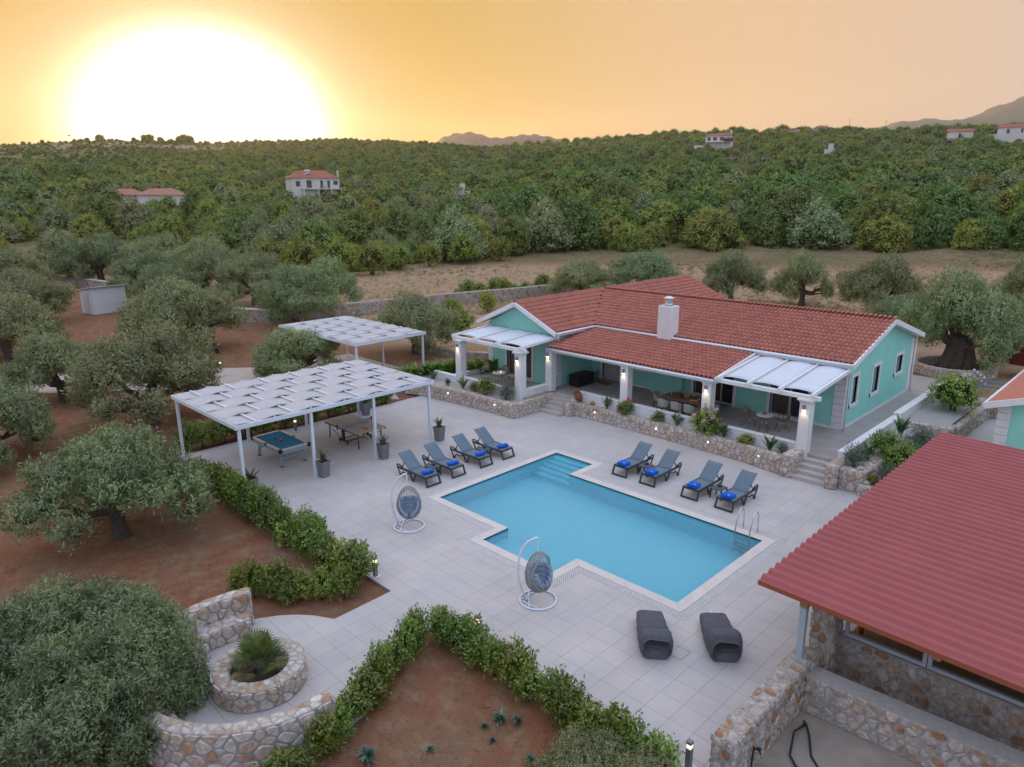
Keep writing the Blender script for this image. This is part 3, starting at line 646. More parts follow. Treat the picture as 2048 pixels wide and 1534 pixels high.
# openings
def opening(axis, plane, u0, u1, z0, z1, name, panes, door, glass_m, sill=True, fr=0.13, proud=0.045, depth=0.14):
    """white surround, recessed sashes with panes; plane is the wall's outer face, outward -Y ('x') or +X ('y')"""
    sg = -1 if axis == 'x' else 1
    def bx(mb, a0, a1, b0, b1, d0, d1):
        lo, hi = sorted((plane + sg * d0, plane + sg * d1))
        return mb.box(a0, a1, lo, hi, b0, b1) if axis == 'x' else mb.box(lo, hi, a0, a1, b0, b1)
    w = hpart(bx(bx(bx(MB(), u0 - fr, u0, z0 - (0 if door else fr), z1 + fr, -0.1, proud), u1, u1 + fr, z0 - (0 if door else fr), z1 + fr, -0.1, proud), u0, u1, z1, z1 + fr, -0.1, proud), name, offw)
    if not door: bx(MB(), u0 - fr * 1.0, u1 + fr * 1.0, z0 - fr, z0, -0.1, proud + 0.03).obj('sill', offw, w)
    else: bx(MB(), u0, u1, z0, z0 + 0.06, -0.28, 0.05).obj('threshold', offw, w)
    k = len(panes); wd = (u1 - u0) / k
    for i, gm in enumerate(panes):
        a0, a1 = u0 + i * wd, u0 + (i + 1) * wd; f = 0.05; zb = z0 + (0.062 if door else 0); s = MB(); dd = depth + 0.03 * (i % 2)
        bx(s, a0 + 0.002, a0 + f, zb, z1 - 0.002, -dd - 0.04, -dd); bx(s, a1 - f, a1 - 0.002, zb, z1 - 0.002, -dd - 0.04, -dd); bx(s, a0 + f, a1 - f, zb, zb + f, -dd - 0.04, -dd); bx(s, a0 + f, a1 - f, z1 - f, z1 - 0.002, -dd - 0.04, -dd)
        s.obj('sash', alu, w); bx(MB(), a0 + f, a1 - f, zb + f, z1 - f, -dd - 0.025, -dd - 0.015).obj('pane', gm, w)
    return w
doorm = mat('grey_door', (0.42, 0.40, 0.385), rough=0.5)
curt = mat('curtained_glass', (0.30, 0.30, 0.33), (0.38, 0.38, 0.41), rough=0.2, spec=0.7, scale=2)
d = opening('x', 31.0, -23.62, -22.42, HZ, 2.98, 'front_door', [doorm], True, doorm)
dl = MB()
for k in range(5): dl.box(-23.25, -22.8, 31.13, 31.15, 1.3 + k * 0.3, 1.36 + k * 0.3)
dl.obj('door_light', mat('frosted', (0.55, 0.55, 0.55), rough=0.4), d); MB().cbox(-23.5, -23.46, 31.08, 31.15, 1.5, 2.1, 0.008).obj('door_handle', alu, d)
opening('x', 31.0, -21.6, -20.42, 1.75, 2.8, 'window', [glass, glass], False, glass)
opening('x', 31.0, -17.85, -15.7, HZ, 3.0, 'sliding_door', [glass, glassb, glass], True, glass)
opening('x', 31.0, -13.85, -12.1, HZ, 3.0, 'sliding_door', [glassb, glass], True, glass)
opening('x', 27.9, -28.05, -26.12, HZ, 3.0, 'sliding_door', [glassb, glassb], True, glass)
for s_ in SIDE: opening('y', -10.58, *s_, 'window', [glass, curt] if s_[0] < 36 else [curt, curt], False, glass, fr=0.15)
# quoins: white corner blocks with open joints
def quoins(x0, x1, y0, y1, z0, z1, h=0.29):
    k = round((z1 - z0) / h); h = (z1 - z0) / k
    for i in range(k): hpart(MB().cbox(x0, x1, y0, y1, z0 + i * h + 0.010, z0 + (i + 1) * h - 0.010, 0.014), 'quoin', offw)
quoins(-11.02, -10.535, 30.955, 31.35, HZ, 3.62); quoins(-10.62, -10.535, 39.62, 40.03, HZ, 3.6)
quoins(-24.72, -24.27, 27.85, 28.25, HZ, 3.62); quoins(-29.56, -29.15, 27.85, 28.25, HZ, 3.62)
# ---- roofs
rt_m = mat('terracotta_tile', (0.455, 0.170, 0.122), (0.375, 0.132, 0.094), rough=0.75, scale=7, coord='Position', island=[(0, (0.80, 0.80, 0.80)), (0.4, (1.0, 1.0, 1.0)), (0.75, (1.08, 1.05, 1.03)), (1, (0.90, 0.95, 1.0))], bump=0.15, spec=0.25)
def tile_shape(w, l):
    pr = [(-0.012, 0.0), (0.016, 0.045), (0.050, 0.074), (0.095, 0.074), (0.129, 0.045), (0.152, 0.0), (w + 0.004, -0.004)]
    V = [(a, -0.02, h + 0.042) for a, h in pr] + [(a, l, h * 0.84 + 0.002) for a, h in pr] + [(a, -0.02, h + 0.012) for a, h in pr]; m = len(pr)
    return V, [(i, i + 1, m + i + 1, m + i) for i in range(m - 1)] + [(2 * m + i, 2 * m + i + 1, i + 1, i) for i in range(m - 1)]
TW, TL = 0.212, 0.365
tile_me = MB().add(*tile_shape(TW, TL + 0.05)).mesh('roof_tile'); tile_me.materials.append(rt_m)
ROOF_TILES = []
def roof_plane(O, A, B, poly, slab=0.10):
    """tiles laid in courses on a sloping plane. O eave corner, A along the eave, B up the slope, poly in (a, b) metres"""
    O, A, B = Vector(O), Vector(A).normalized(), Vector(B).normalized(); N = A.cross(B); 
    mb = MB(); n = len(poly); top = [O + A * a + B * b for a, b in poly]; bot = [p - N * slab for p in top]
    mb.add(top + bot, [tuple(range(n)), tuple(range(2 * n - 1, n - 1, -1))] + [(i, i + n, (i + 1) % n + n, (i + 1) % n) for i in range(n)])
    r = hpart(mb, 'roof', rt_m)
    amax = max(p[0] for p in poly); bmax = max(p[1] for p in poly); amin = min(p[0] for p in poly)
    for j in range(int(bmax / TL) + 1):
        for i in range(int(amin / TW) - 1, int(amax / TW) + 1):
            a, b = i * TW + 0.02, j * TL
            if in_poly(a + TW / 2, min(b + TL * 0.5, bmax - 0.02), poly) and b + TL * 0.35 < bmax:
                p = O + A * a + B * b + N * 0.012; ROOF_TILES.append((p, A, B, N, r))
    return r
EZ, RZ = 3.80, 5.12
# main front slope (valley on its left), main back slope
sl = math.hypot(4.75, RZ - EZ); bv = (0, 4.75 / sl, (RZ - EZ) / sl)
roof_plane((-26.95, 30.65, EZ), (1, 0, 0), bv, [(2.95, 0), (16.7, 0), (16.7, sl), (0, sl)])
roof_plane((-10.25, 40.15, EZ), (-1, 0, 0), (0, -4.75 / sl, (RZ - EZ) / sl), [(0, 0), (13.8, 0), (16.7, sl), (0, sl)])
# wing: right slope before and behind the main block, left slope
sw = math.hypot(2.95, RZ - EZ); wu = (-2.95 / sw, 0, (RZ - EZ) / sw)
roof_plane((-24.0, 27.45, EZ), (0, 1, 0), wu, [(0, 0), (3.2, 0), (7.95, sw), (0, sw)])
roof_plane((-24.0, 27.45, EZ), (0, 1, 0), wu, [(12.7, 0), (17.6, 0), (17.6, sw), (7.95, sw)])
roof_plane((-29.9, 45.05, EZ), (0, -1, 0), (2.95 / sw, 0, (RZ - EZ) / sw), [(0, 0), (17.6, 0), (17.6, sw), (0, sw)])
# porch roof
sp_ = math.hypot(4.02, 0.60); roof_plane((-24.15, 26.95, 3.10), (1, 0, 0), (0, 4.02 / sp_, 0.60 / sp_), [(0, 0), (9.6, 0), (9.6, sp_), (0, sp_)])
def tile_score(q):
    p = q[0]; u, v = visible_px(p.x, p.y, p.z); return -math.hypot(p.x, p.y) - (100 if q[3].y > 0.05 or q[3].x < -0.05 else 0)
ROOF_TILES.sort(key=tile_score, reverse=True); restmap = {}
for k, (p, A, B, N, r) in enumerate(ROOF_TILES):
    M = Matrix((( A.x, B.x, N.x, p.x), (A.y, B.y, N.y, p.y), (A.z, B.z, N.z, p.z), (0, 0, 0, 1)))
    if k < 300:
        o = link_mesh('roof_tile', tile_me, r); o.matrix_local = M
    else:
        V, F = tile_shape(TW, TL + 0.05); restmap.setdefault(r, MB()).add([M @ Vector(v) for v in V], F)
for r, b_ in restmap.items(): tag(b_.obj('roof_tiles_beyond', rt_m, r), None, None, kind='stuff')
def ridge(p, q, r=0.11):
    p, q = Vector(p), Vector(q); L_ = (q - p).length; k = round(L_ / 0.38); d = (q - p) / k; s_ = d.normalized().cross(Vector((0, 0, 1))); s_.normalize()
    for i in range(k):
        b_ = MB(); rows = []
        for t, rr in ((0, r), (1.08, r * 0.9)):
            c = p + d * (i + t); rows.append([c + s_ * (rr * math.cos(a)) + Vector((0, 0, rr * 0.9 * math.sin(a))) for a in [PI * x / 6 for x in range(7)]])
        b_.sheet(rows); hpart(b_, 'ridge_tile', rt_m)
ridge((-26.9, 35.4, RZ + 0.02), (-10.2, 35.4, RZ + 0.02)); ridge((-26.95, 27.4, RZ + 0.02), (-26.95, 45.1, RZ + 0.02))
valley = mat('valley_metal', (0.16, 0.07, 0.055), rough=0.6)
hpart(MB().beam((-23.95, 30.7, EZ + 0.05), (-26.93, 35.4, RZ + 0.04), 0.22, 0.02), 'valley_gutter', valley)
# fascia, gutters, verges
def bp_(p, q, w, h, name, m): return hpart(MB().beam(p, q, w, h), name, m)
bp_((-23.9, 30.62, EZ - 0.10), (-10.2, 30.62, EZ - 0.10), 0.05, 0.2, 'fascia', white); bp_((-24.0 + 0.03, 27.45, EZ - 0.10), (-24.0 + 0.03, 30.6, EZ - 0.10), 0.05, 0.2, 'fascia', white)
gu = MB(); gu.tube([(-23.9, 30.53, EZ - 0.03), (-10.2, 30.53, EZ - 0.03)], 0.065, 8); hpart(gu, 'gutter', gut, smooth=True)
gu = MB(); gu.tube([(-23.86, 27.4, EZ - 0.03), (-23.86, 30.55, EZ - 0.03)], 0.065, 8); hpart(gu, 'gutter', gut, smooth=True)
gu = MB(); gu.tube([(-24.15, 26.88, 3.03), (-14.55, 26.88, 3.03)], 0.06, 8); hpart(gu, 'gutter', gut, smooth=True)
for (p, q) in (((-10.2, 30.55, EZ - 0.09), (-10.2, 35.4, RZ - 0.09)), ((-10.2, 40.25, EZ - 0.09), (-10.2, 35.4, RZ - 0.09)), ((-29.98, 27.38, EZ - 0.11), (-26.95, 27.38, RZ - 0.09)), ((-23.92, 27.38, EZ - 0.11), (-26.95, 27.38, RZ - 0.09))):
    bp_(p, q, 0.08, 0.22, 'verge_board', white)
# soffits
for x0, x1, y0, y1, z in ((-23.9, -10.25, 30.66, 31.0, EZ - 0.16), ): hpart(MB().box(x0, x1, y0, y1, z, z + 0.03), 'soffit', white)
hpart(MB().add([(-29.9, 27.42, EZ - 0.16), (-24.0, 27.42, EZ - 0.16), (-26.95, 27.42, RZ - 0.2), (-29.9, 27.9, EZ - 0.16), (-24.0, 27.9, EZ - 0.16), (-26.95, 27.9, RZ - 0.2)], [(0, 2, 5, 3), (2, 1, 4, 5)]), 'soffit', white)
hpart(MB().add([(-10.24, 30.7, EZ - 0.16), (-10.24, 35.4, RZ - 0.19), (-10.6, 35.4, RZ - 0.19), (-10.6, 30.7, EZ - 0.16), (-10.24, 40.1, EZ - 0.16), (-10.6, 40.1, EZ - 0.16)], [(0, 1, 2, 3), (1, 4, 5, 2)]), 'soffit', white)
def pipe(pts, name='downspout'): return hpart(MB().tube(pts, 0.042, 8), name, gut, smooth=True)
pipe([(-10.22, 30.53, 3.72), (-10.4, 30.75, 3.58), (-10.42, 30.90, 3.45), (-10.42, 30.90, HZ + 0.02)]); pipe([(-10.48, 40.12, 3.7), (-10.48, 40.12, HZ)])
pipe([(-23.86, 27.45, 3.72), (-23.9, 27.55, 3.5), (-24.3, 27.72, 3.3), (-24.45, 27.80, 3.2), (-24.78, 27.80, 3.15), (-24.78, 27.80, HZ + 0.02)])
# chimney
c_ = hpart(MB().cbox(-19.75, -18.95, 30.35, 31.05, 3.0, 5.35, 0.02), 'chimney', offw)
st = mat('steel', (0.62, 0.62, 0.62), rough=0.25, metal=1.0)
cw = MB().lathe([(0.20, 5.35), (0.20, 5.47)], 14, (-19.35, 30.7))
for z in (5.52, 5.60, 5.68): cw.lathe([(0.17, z - 0.02), (0.2, z), (0.17, z + 0.02)], 14, (-19.35, 30.7))
cw.lathe([(0.14, 5.47), (0.14, 5.74)], 12, (-19.35, 30.7)); cw.lathe([(0.30, 5.72), (0.30, 5.75), (0.05, 5.84)], 16, (-19.35, 30.7)); cw.obj('cowl', st, c_, True)
# porch ceiling, beam and rafters tails
hpart(MB().add([(-24.1, 27.0, 2.97), (-14.6, 27.0, 2.97), (-14.6, 30.98, 3.55), (-24.1, 30.98, 3.55)], [(3, 2, 1, 0)]), 'porch_ceiling', offw)
hpart(MB().cbox(-24.2, -14.55, 27.05, 27.33, 2.85, 2.99, 0.01), 'porch_beam', white)
for k in range(11): hpart(MB().box(-23.7 + k * 0.87, -23.6 + k * 0.87, 26.93, 27.2, 2.92, 3.0), 'rafter_tail', white)
hpart(MB().beam((-14.52, 26.93, 3.08), (-14.52, 31.0, 3.68), 0.06, 0.17), 'verge_board', white)
# columns with capitals and lit wall lamps
warm = mat('lamp_glow', (1, 0.8, 0.55), emit=(1.0, 0.72, 0.40), estr=14.0)
lampbody = mat('lamp_grey', (0.22, 0.24, 0.27), rough=0.4)
def add_lamp(o_parent, x, y, z, root_off=None, axis='x'):
    l = MB().cbox(x - 0.055, x + 0.055, y - 0.10, y, z, z + 0.2, 0.008).obj('wall_lamp', lampbody, o_parent)
    MB().box(x - 0.045, x + 0.045, y - 0.09, y - 0.012, z - 0.008, z - 0.002).obj('lamp_lens', warm, l)
def column(cx, y0, z0, z1, lab=None):
    c = hpart(MB().cbox(cx - 0.215, cx + 0.215, y0, y0 + 0.42, z0, z1 - 0.16, 0.012), 'column', offw)
    MB().cbox(cx - 0.25, cx + 0.25, y0 - 0.035, y0 + 0.455, z1 - 0.158, z1 - 0.08, 0.02).cbox(cx - 0.31, cx + 0.31, y0 - 0.095, y0 + 0.515, z1 - 0.08, z1, 0.015).obj('capital', offw, c)
    add_lamp(c, cx - 0.02, y0 - 0.001, z1 - 0.43); return c
for cx in (-10.63, -14.92, -19.28): column(cx, 27.0, 0.55, 2.98)
for cx in (-28.95, -24.38): column(cx, 24.98, 0.55, 3.12)
pc_ = hpart(MB().cbox(-24.32, -23.9, 27.0, 27.4, HZ, 2.98, 0.012), 'column', offw); add_lamp(pc_, -24.14, 26.999, 2.62)
LAMPS = [(cx - 0.02, 26.93, 2.53) for cx in (-10.63, -14.92, -19.28)] + [(cx - 0.02, 24.91, 2.67) for cx in (-28.95, -24.38)] + [(-24.14, 26.93, 2.60)]
for i, (x, y, z) in enumerate(LAMPS):
    l = bpy.data.lights.new('lamp_bulb', 'SPOT'); l.energy = 7; l.color = (1, 0.70, 0.38); l.spot_size = math.radians(100); l.spot_blend = 0.6; l.shadow_soft_size = 0.04
    o = bpy.data.objects.new('lamp_bulb', l); COL.objects.link(o); o.location = (x, y, z); o.rotation_euler = (0, 0, 0)
# parapets
def parapet(name, lab, boxes):
    r = empty(name, (boxes[0][0], boxes[0][2], 0.5), 0, lab, 'parapet')
    for x0, x1, y0, y1, z0, z1 in boxes:
        ox, oy = boxes[0][0], boxes[0][2]
        MB().box(x0 - ox, x1 - ox, y0 - oy, y1 - oy, z0 - 0.5, z1 - 0.55).obj('parapet_body', offw, r); MB().cbox(x0 - ox - (0.02 if x1 - x0 < 0.5 else 0), x1 - ox + (0.02 if x1 - x0 < 0.5 else 0), y0 - oy - 0.02, y1 - oy + 0.02, z1 - 0.55, z1 - 0.5, 0.006).obj('parapet_cap', white, r)
parapet('parapet', 'low white parapet along the porch between the columns', [(-22.1, -19.52, 27.06, 27.28, 0.55, 1.10), (-19.05, -15.16, 27.06, 27.28, 0.55, 1.10), (-14.68, -10.86, 27.06, 27.28, 0.55, 1.10)])
parapet('parapet', 'low white parapet around the bistro terrace', [(-31.2, -29.18, 25.04, 25.26, 0.5, 1.02), (-28.72, -24.61, 25.04, 25.26, 0.55, 1.08), (-24.5, -24.2, 25.42, 27.7, 0.5, 1.08)])
parapet('parapet', 'white parapet beside the walkway along the villa gable', [(-9.2, -8.92, 27.0, 33.3, 0.3, 1.22), (-9.2, -8.92, 33.32, 40.2, 0.3, 1.34)])
parapet('parapet', 'white kerb wall behind the bistro terrace under tall leafy plants', [(-29.85, -29.6, 25.3, 28.6, 0.4, 0.98)])
# white timber pergolas with stretched sails, fixed to the house
sail = mat('sail_cloth', (0.60, 0.635, 0.70), (0.66, 0.69, 0.74), rough=0.6, scale=1.5, coord='Position', spec=0.3)
def white_pergola(x0, x1, yo, zo, yi, zi, nb, lab):
    r = empty('sail_pergola', ((x0 + x1) / 2, yo, zo - 0.3), 0, lab, 'pergola'); off = (-(x0 + x1) / 2, -yo, -(zo - 0.3))
    def P(mb, nm, m, sm=False): o = mb.obj(nm, m, r, sm); o.location = off; return o
    P(MB().cbox(x0 - 0.25, x1 + 0.25, yo, yo + 0.16, zo - 0.12, zo + 0.05, 0.01), 'front_beam', white); P(MB().cbox(x0, x1, yi - 0.1, yi - 0.002, zi - 0.1, zi + 0.1, 0.01), 'wall_beam', white)
    sx = (x1 - x0) / nb
    for k in range(nb + 1):
        x = x0 + k * sx; P(MB().beam((x, yo - 0.22, zo + 0.10), (x, yi - 0.05, zi + 0.1), 0.09, 0.15), 'rafter', white)
    for k in range(nb):
        rows = []
        for j in range(9):
            t = j / 8; y = yo + 0.25 + (yi - 0.15 - yo - 0.25) * t; z = zo + (zi - zo) * t + 0.12; rows.append([(x0 + k * sx + 0.06 + (sx - 0.12) * i / 8, y, z + 0.10 * math.sin(PI * i / 8) * (0.5 + 0.5 * math.sin(PI * t))) for i in range(9)])
        o = P(MB().sheet(rows), 'sail', sail, True); md = o.modifiers.new('thick', 'SOLIDIFY'); md.thickness = 0.006
white_pergola(-14.35, -10.35, 27.04, 3.08, 31.0, 3.46, 3, 'white timber pergola with arched pale sails at the right of the porch')
white_pergola(-29.2, -24.15, 25.02, 3.24, 27.88, 3.42, 3, 'white timber pergola with three flat sails over the bistro terrace')

# ================================================================= OUTDOOR KITCHEN
kit = empty('kitchen_shelter', (-1.8, 20.0, 0), 0, 'outdoor kitchen shelter with dark red corrugated roof', 'shelter')
def kp(mb, nm, m, sm=False): o = mb.obj(nm, m, kit, sm); o.location = (1.8, -20.0, 0); return o
red = mat('red_sheet', (0.300, 0.066, 0.066), (0.340, 0.080, 0.078), rough=0.5, scale=0.8, coord='Position', spec=0.35, bump=0.05, bscale=8)
rows0, rows1 = [], []; P_ = 0.335; RX0, RX1, RY0, RY1, RZ0 = -5.97, 2.6, 13.62, 27.3, 2.6; yy = RY0; prof = []
while yy < RY1 - 0.05:
    prof += [(yy, 0.0), (yy + 0.07, 0.0), (yy + 0.10, 0.014), (yy + 0.155, 0.066), (yy + 0.185, 0.075), (yy + 0.235, 0.075), (yy + 0.265, 0.066), (yy + 0.315, 0.014)]; yy += P_
prof.append((yy, 0.0))
for x in np.linspace(RX0, RX1, 6): rows0.append([(x, y, RZ0 + h - 0.02 * (x - RX0)) for y, h in prof])
o = kp(MB().sheet(rows0), 'roof_sheet', red); md = o.modifiers.new('thick', 'SOLIDIFY'); md.thickness = 0.004
rust = mat('rust_trim', (0.30, 0.085, 0.045), rough=0.6)
kp(MB().beam((RX0, RY0 - 0.012, RZ0 - 0.035), (RX1, RY0 - 0.012, RZ0 - 0.035 - 0.02 * (RX1 - RX0)), 0.03, 0.11), 'edge_trim', rust)
timber = mat('pine_beam', (0.36, 0.22, 0.12), (0.30, 0.17, 0.09), rough=0.7, scale=8)
for x in (-5.0, -2.5, 0.0): kp(MB().box(x - 0.08, x + 0.08, RY0 + 0.1, RY1 - 0.2, 2.30, 2.44), 'roof_beam', timber)
for k in range(9): kp(MB().box(RX0 + 0.1, RX1 - 0.1, RY0 + 0.35 + k * 1.6, RY0 + 0.41 + k * 1.6, 2.442, 2.51), 'purlin', timber)
bluegrey = mat('grey_paint', (0.34, 0.40, 0.43), rough=0.45)
kp(MB().cbox(-5.06, -4.92, 13.7, 13.84, 1.11, 2.3, 0.01).cbox(-5.12, -4.86, 13.64, 13.9, 1.098, 1.112, 0.004), 'post', bluegrey)
kp(MB().cbox(-5.07, -4.93, 26.6, 26.74, 0.0, 2.3, 0.01), 'post', bluegrey); kp(MB().cbox(-5.07, -4.93, 20.6, 20.74, 0.0, 2.3, 0.01), 'post', bluegrey)
wf = mat('window_alu', (0.55, 0.60, 0.66), rough=0.35, metal=0.3)
for x0, x1 in ((-4.62, -2.95), (-2.93, -1.1), (-1.08, 0.8)):
    w = kp(MB().box(x0, x1, 15.32, 15.40, 1.06, 1.14).box(x0, x1, 15.32, 15.40, 2.22, 2.30).box(x0, x0 + 0.08, 15.32, 15.40, 1.14, 2.22).box(x1 - 0.08, x1, 15.32, 15.40, 1.14, 2.22), 'window_frame', wf)
    clear = mat('clear_pane', (0.85, 0.9, 0.88), rough=0.02, trans=1.0, spec=0.5)
    MB().box(x0 + 0.08, x1 - 0.08, 15.35, 15.356, 1.14, 2.22).obj('pane', clear, w)
wood = mat('worktop_oak', (0.30, 0.21, 0.14), (0.22, 0.15, 0.10), rough=0.6, scale=6)
tag(MB().cbox(-4.6, 2.0, 15.62, 16.3, 0.86, 0.92, 0.006).obj('worktop', wood), 'long wooden worktop just inside the kitchen windows', 'worktop')
blackm = mat('black_plastic', (0.012, 0.012, 0.013), rough=0.5)
for x, lab in ((-3.75, 'black bar chair nearest the kitchen pillar behind the window'), (-2.75, 'second black bar chair behind the kitchen window')):
    r = empty('bar_chair', (x, 16.75, 0), 0, lab, 'chair', 'chairs at the kitchen worktop')
    MB().cbox(-0.2, 0.2, -0.2, 0.2, 0.98, 1.04, 0.015).obj('seat', blackm, r); MB().cbox(-0.2, 0.2, 0.18, 0.22, 1.04, 1.45, 0.015).obj('backrest', blackm, r)
    for sx in (-1, 1):
        for sy in (-1, 1): MB().beam((sx * 0.18, sy * 0.18, 0.98), (sx * 0.22, sy * 0.22, 0), 0.03, 0.03).obj('leg', blackm, r)
r = empty('fire_extinguisher', (-4.42, 15.78, 0.92), 0, 'orange red fire extinguisher beside the kitchen pillar inside the window', 'extinguisher')
MB().lathe([(0.07, 0), (0.075, 0.02), (0.075, 0.4), (0.05, 0.46), (0.02, 0.48)], 12).obj('cylinder', mat('ext_red', (0.5, 0.06, 0.02), rough=0.35), r, True); MB().box(-0.03, 0.05, -0.012, 0.012, 0.48, 0.53).obj('valve', blackm, r)
hose = [(-4.55, 13.25, 0.03), (-4.45, 13.1, 0.10), (-4.3, 12.9, 0.05), (-4.05, 12.4, 0.02), (-3.6, 12.0, 0.02), (-3.25, 11.4, 0.02), (-3.2, 10.8, 0.02)]
tag(MB().tube(hose, 0.022, 8).obj('garden_hose', mat('hose', (0.02, 0.024, 0.022), rough=0.5), smooth=True), 'dark hose curling over the concrete yard floor along the low wall', 'hose')
tag(MB().tube([(-4.5, 13.2, 0.02), (-4.5, 12.6, 0.2), (-4.35, 12.1, 0.06), (-3.9, 11.7, 0.02), (-3.6, 11.2, 0.02), (-3.7, 10.6, 0.02)], 0.022, 8).obj('garden_hose', MATS['hose'], smooth=True), 'dark hose looping out from the foot of the thick wall', 'hose')
r = empty('wall_tap', (-4.70, 11.15, 0.35), 0, 'black tap and pipe on the inner side of the thick wall', 'tap'); MB().tube([(0, 0, -0.35), (0.02, 0, 0.3)], 0.018, 8).obj('pipe', blackm, r); MB().tube([(0.02, 0, 0.28), (0.14, 0, 0.28), (0.16, 0, 0.2)], 0.016, 8).cbox(0.08, 0.16, -0.03, 0.03, 0.30, 0.34, 0.006).obj('spout', blackm, r)

# ================================================================= ANNEX
ann = empty('annex', (-2.5, 34.5, 0), 0, 'small mint green annex with red roof and a lit bulkhead lamp', 'house'); AO = (2.5, -34.5, 0)
def ap(mb, nm, m, sm=False): o = mb.obj(nm, m, ann, sm); o.location = AO; return o
ap(MB().box(-5.05, 0.4, 31.5, 31.8, 0, 2.95), 'wall', green); ap(MB().add([(-5.05, 31.5, 2.95), (0.4, 31.5, 2.95), (-2.3, 31.5, 3.85), (-5.05, 31.8, 2.95), (0.4, 31.8, 2.95), (-2.3, 31.8, 3.85)], [(0, 1, 2), (5, 4, 3), (0, 2, 5, 3), (1, 4, 5, 2)]), 'gable', green)
ap(MB().box(-5.05, -4.75, 31.8, 38.5, 0, 2.95), 'wall', green)
for k in range(10): ap(MB().cbox(-5.1, -4.68, 31.45, 31.85, k * 0.295 + 0.005, k * 0.295 + 0.29, 0.012), 'quoin', offw)
afl = mat('annex_shingle', (0.50, 0.185, 0.115), (0.44, 0.155, 0.095), rough=0.8, scale=12, coord='Position', bump=0.2)
ap(MB().add([(-5.45, 31.0, 3.02), (-5.45, 38.7, 3.02), (-2.3, 38.7, 4.07), (-2.3, 31.0, 4.07), (0.85, 31.0, 3.02), (0.85, 38.7, 3.02)], [(1, 0, 3, 2), (2, 3, 4, 5)]), 'roof', afl)
ap(MB().beam((-5.5, 30.97, 2.93), (-2.3, 30.97, 3.99), 0.08, 0.24), 'verge_board', white); ap(MB().beam((0.9, 30.97, 2.93), (-2.3, 30.97, 3.99), 0.08, 0.24), 'verge_board', white)
ap(MB().add([(-5.42, 31.0, 2.84), (-2.3, 31.0, 3.88), (-2.3, 31.5, 3.88), (-5.42, 31.5, 2.84)], [(0, 1, 2, 3)]), 'soffit', white)
ap(MB().tube([(-5.5, 30.95, 2.98), (-5.5, 38.6, 2.98)], 0.06, 8), 'gutter', gut, True); ap(MB().lathe([(0.08, 2.78), (0.09, 2.9), (0.05, 2.95)], 10, (-5.5, 31.1)), 'gutter_outlet', gut, True)
bl = ap(MB().cbox(-4.05, -3.65, 31.42, 31.5, 2.32, 2.48, 0.02), 'bulkhead_lamp', white); MB().cbox(-4.02, -3.68, 31.36, 31.42, 2.34, 2.46, 0.02).obj('lamp_glass', mat('bulkhead_glow', (1, 0.95, 0.7), emit=(1, 0.88, 0.5), estr=9), bl)

# ================================================================= PERGOLAS WITH WOVEN SHADE
cloth = mat('woven_shade', (0.47, 0.455, 0.455), (0.53, 0.515, 0.515), rough=0.85, scale=2, coord='Position')
pwhite = mat('powder_coat', (0.68, 0.72, 0.78), rough=0.4, spec=0.5)
def woven_pergola(lab, x0, x1, y0, y1, z, along, nb, ns, posts):
    r = empty('woven_pergola', ((x0 + x1) / 2, (y0 + y1) / 2, 0), 0, lab, 'pergola'); ox, oy = (x0 + x1) / 2, (y0 + y1) / 2
    def P(mb, nm, m, sm=False): o = mb.obj(nm, m, r, sm); o.location = (-ox, -oy, 0); return o
    for a in ((x0, y0, x1, y0), (x0, y1, x1, y1), (x0, y0, x0, y1), (x1, y0, x1, y1)):
        horiz = a[1] == a[3]; e = 0.05 if horiz else -0.05
        P(MB().beam((a[0] - (e if horiz else 0), a[1] - (0 if horiz else e), z), (a[2] + (e if horiz else 0), a[3] + (0 if horiz else e), z), 0.10, 0.15), 'frame_beam', pwhite)
    for (x, y) in posts: P(MB().cbox(x - 0.055, x + 0.055, y - 0.055, y + 0.055, 0.002, z - 0.076, 0.008).cbox(x - 0.1, x + 0.1, y - 0.1, y + 0.1, 0.0, 0.014, 0.004), 'post', pwhite)
    if along == 'y': q = lambda u, v, h: (x0 + v, y0 + u, h); L_, W_ = y1 - y0, x1 - x0
    else: q = lambda u, v, h: (x0 + u, y0 + v, h); L_, W_ = x1 - x0, y1 - y0
    sb = L_ / (nb + 1)
    for k in range(nb):
        u = sb * (k + 1); ov = 0.14 if k % 2 else 0.05; P(MB().beam(q(u, -ov, z + 0.10), q(u, W_ + 0.02, z + 0.10), 0.06, 0.05), 'shade_bar', pwhite)
    sw_ = W_ / ns
    for j in range(ns):
        rows = []; N_ = (nb + 1) * 8
        for i in range(N_ + 1):
            u = L_ * i / N_; ph = PI * u / sb; fade = min(1, u / (0.8 * sb), (L_ - u) / (0.8 * sb)); amp = 0.055 * (1 if j % 2 else -1) * fade
            rows.append([q(u, sw_ * j + 0.01 + (sw_ - 0.02) * t / 4, z + 0.10 + amp * (2 / PI) * math.asin(0.985 * math.sin(ph - PI / 2)) - 0.012 * math.sin(PI * t / 4)) for t in range(5)])
        o = P(MB().sheet(rows), 'shade_strip', cloth, True); md = o.modifiers.new('thick', 'SOLIDIFY'); md.thickness = 0.004
    return r
woven_pergola('white pergola with woven shade over the pool table and table tennis', -29.9, -24.02, 10.2, 19.2, 2.75, 'y', 11, 5, [(x, y) for x in (-29.85, -24.1) for y in (10.32, 13.2, 16.1, 19.03)])
woven_pergola('white woven-shade carport standing behind an olive tree', -42.1, -33.5, 21.4, 26.3, 2.72, 'x', 10, 4, [(x, y) for x in (-42.0, -33.6) for y in (21.5, 26.2)] + [(-37.8, 26.2), (-37.8, 21.5)])

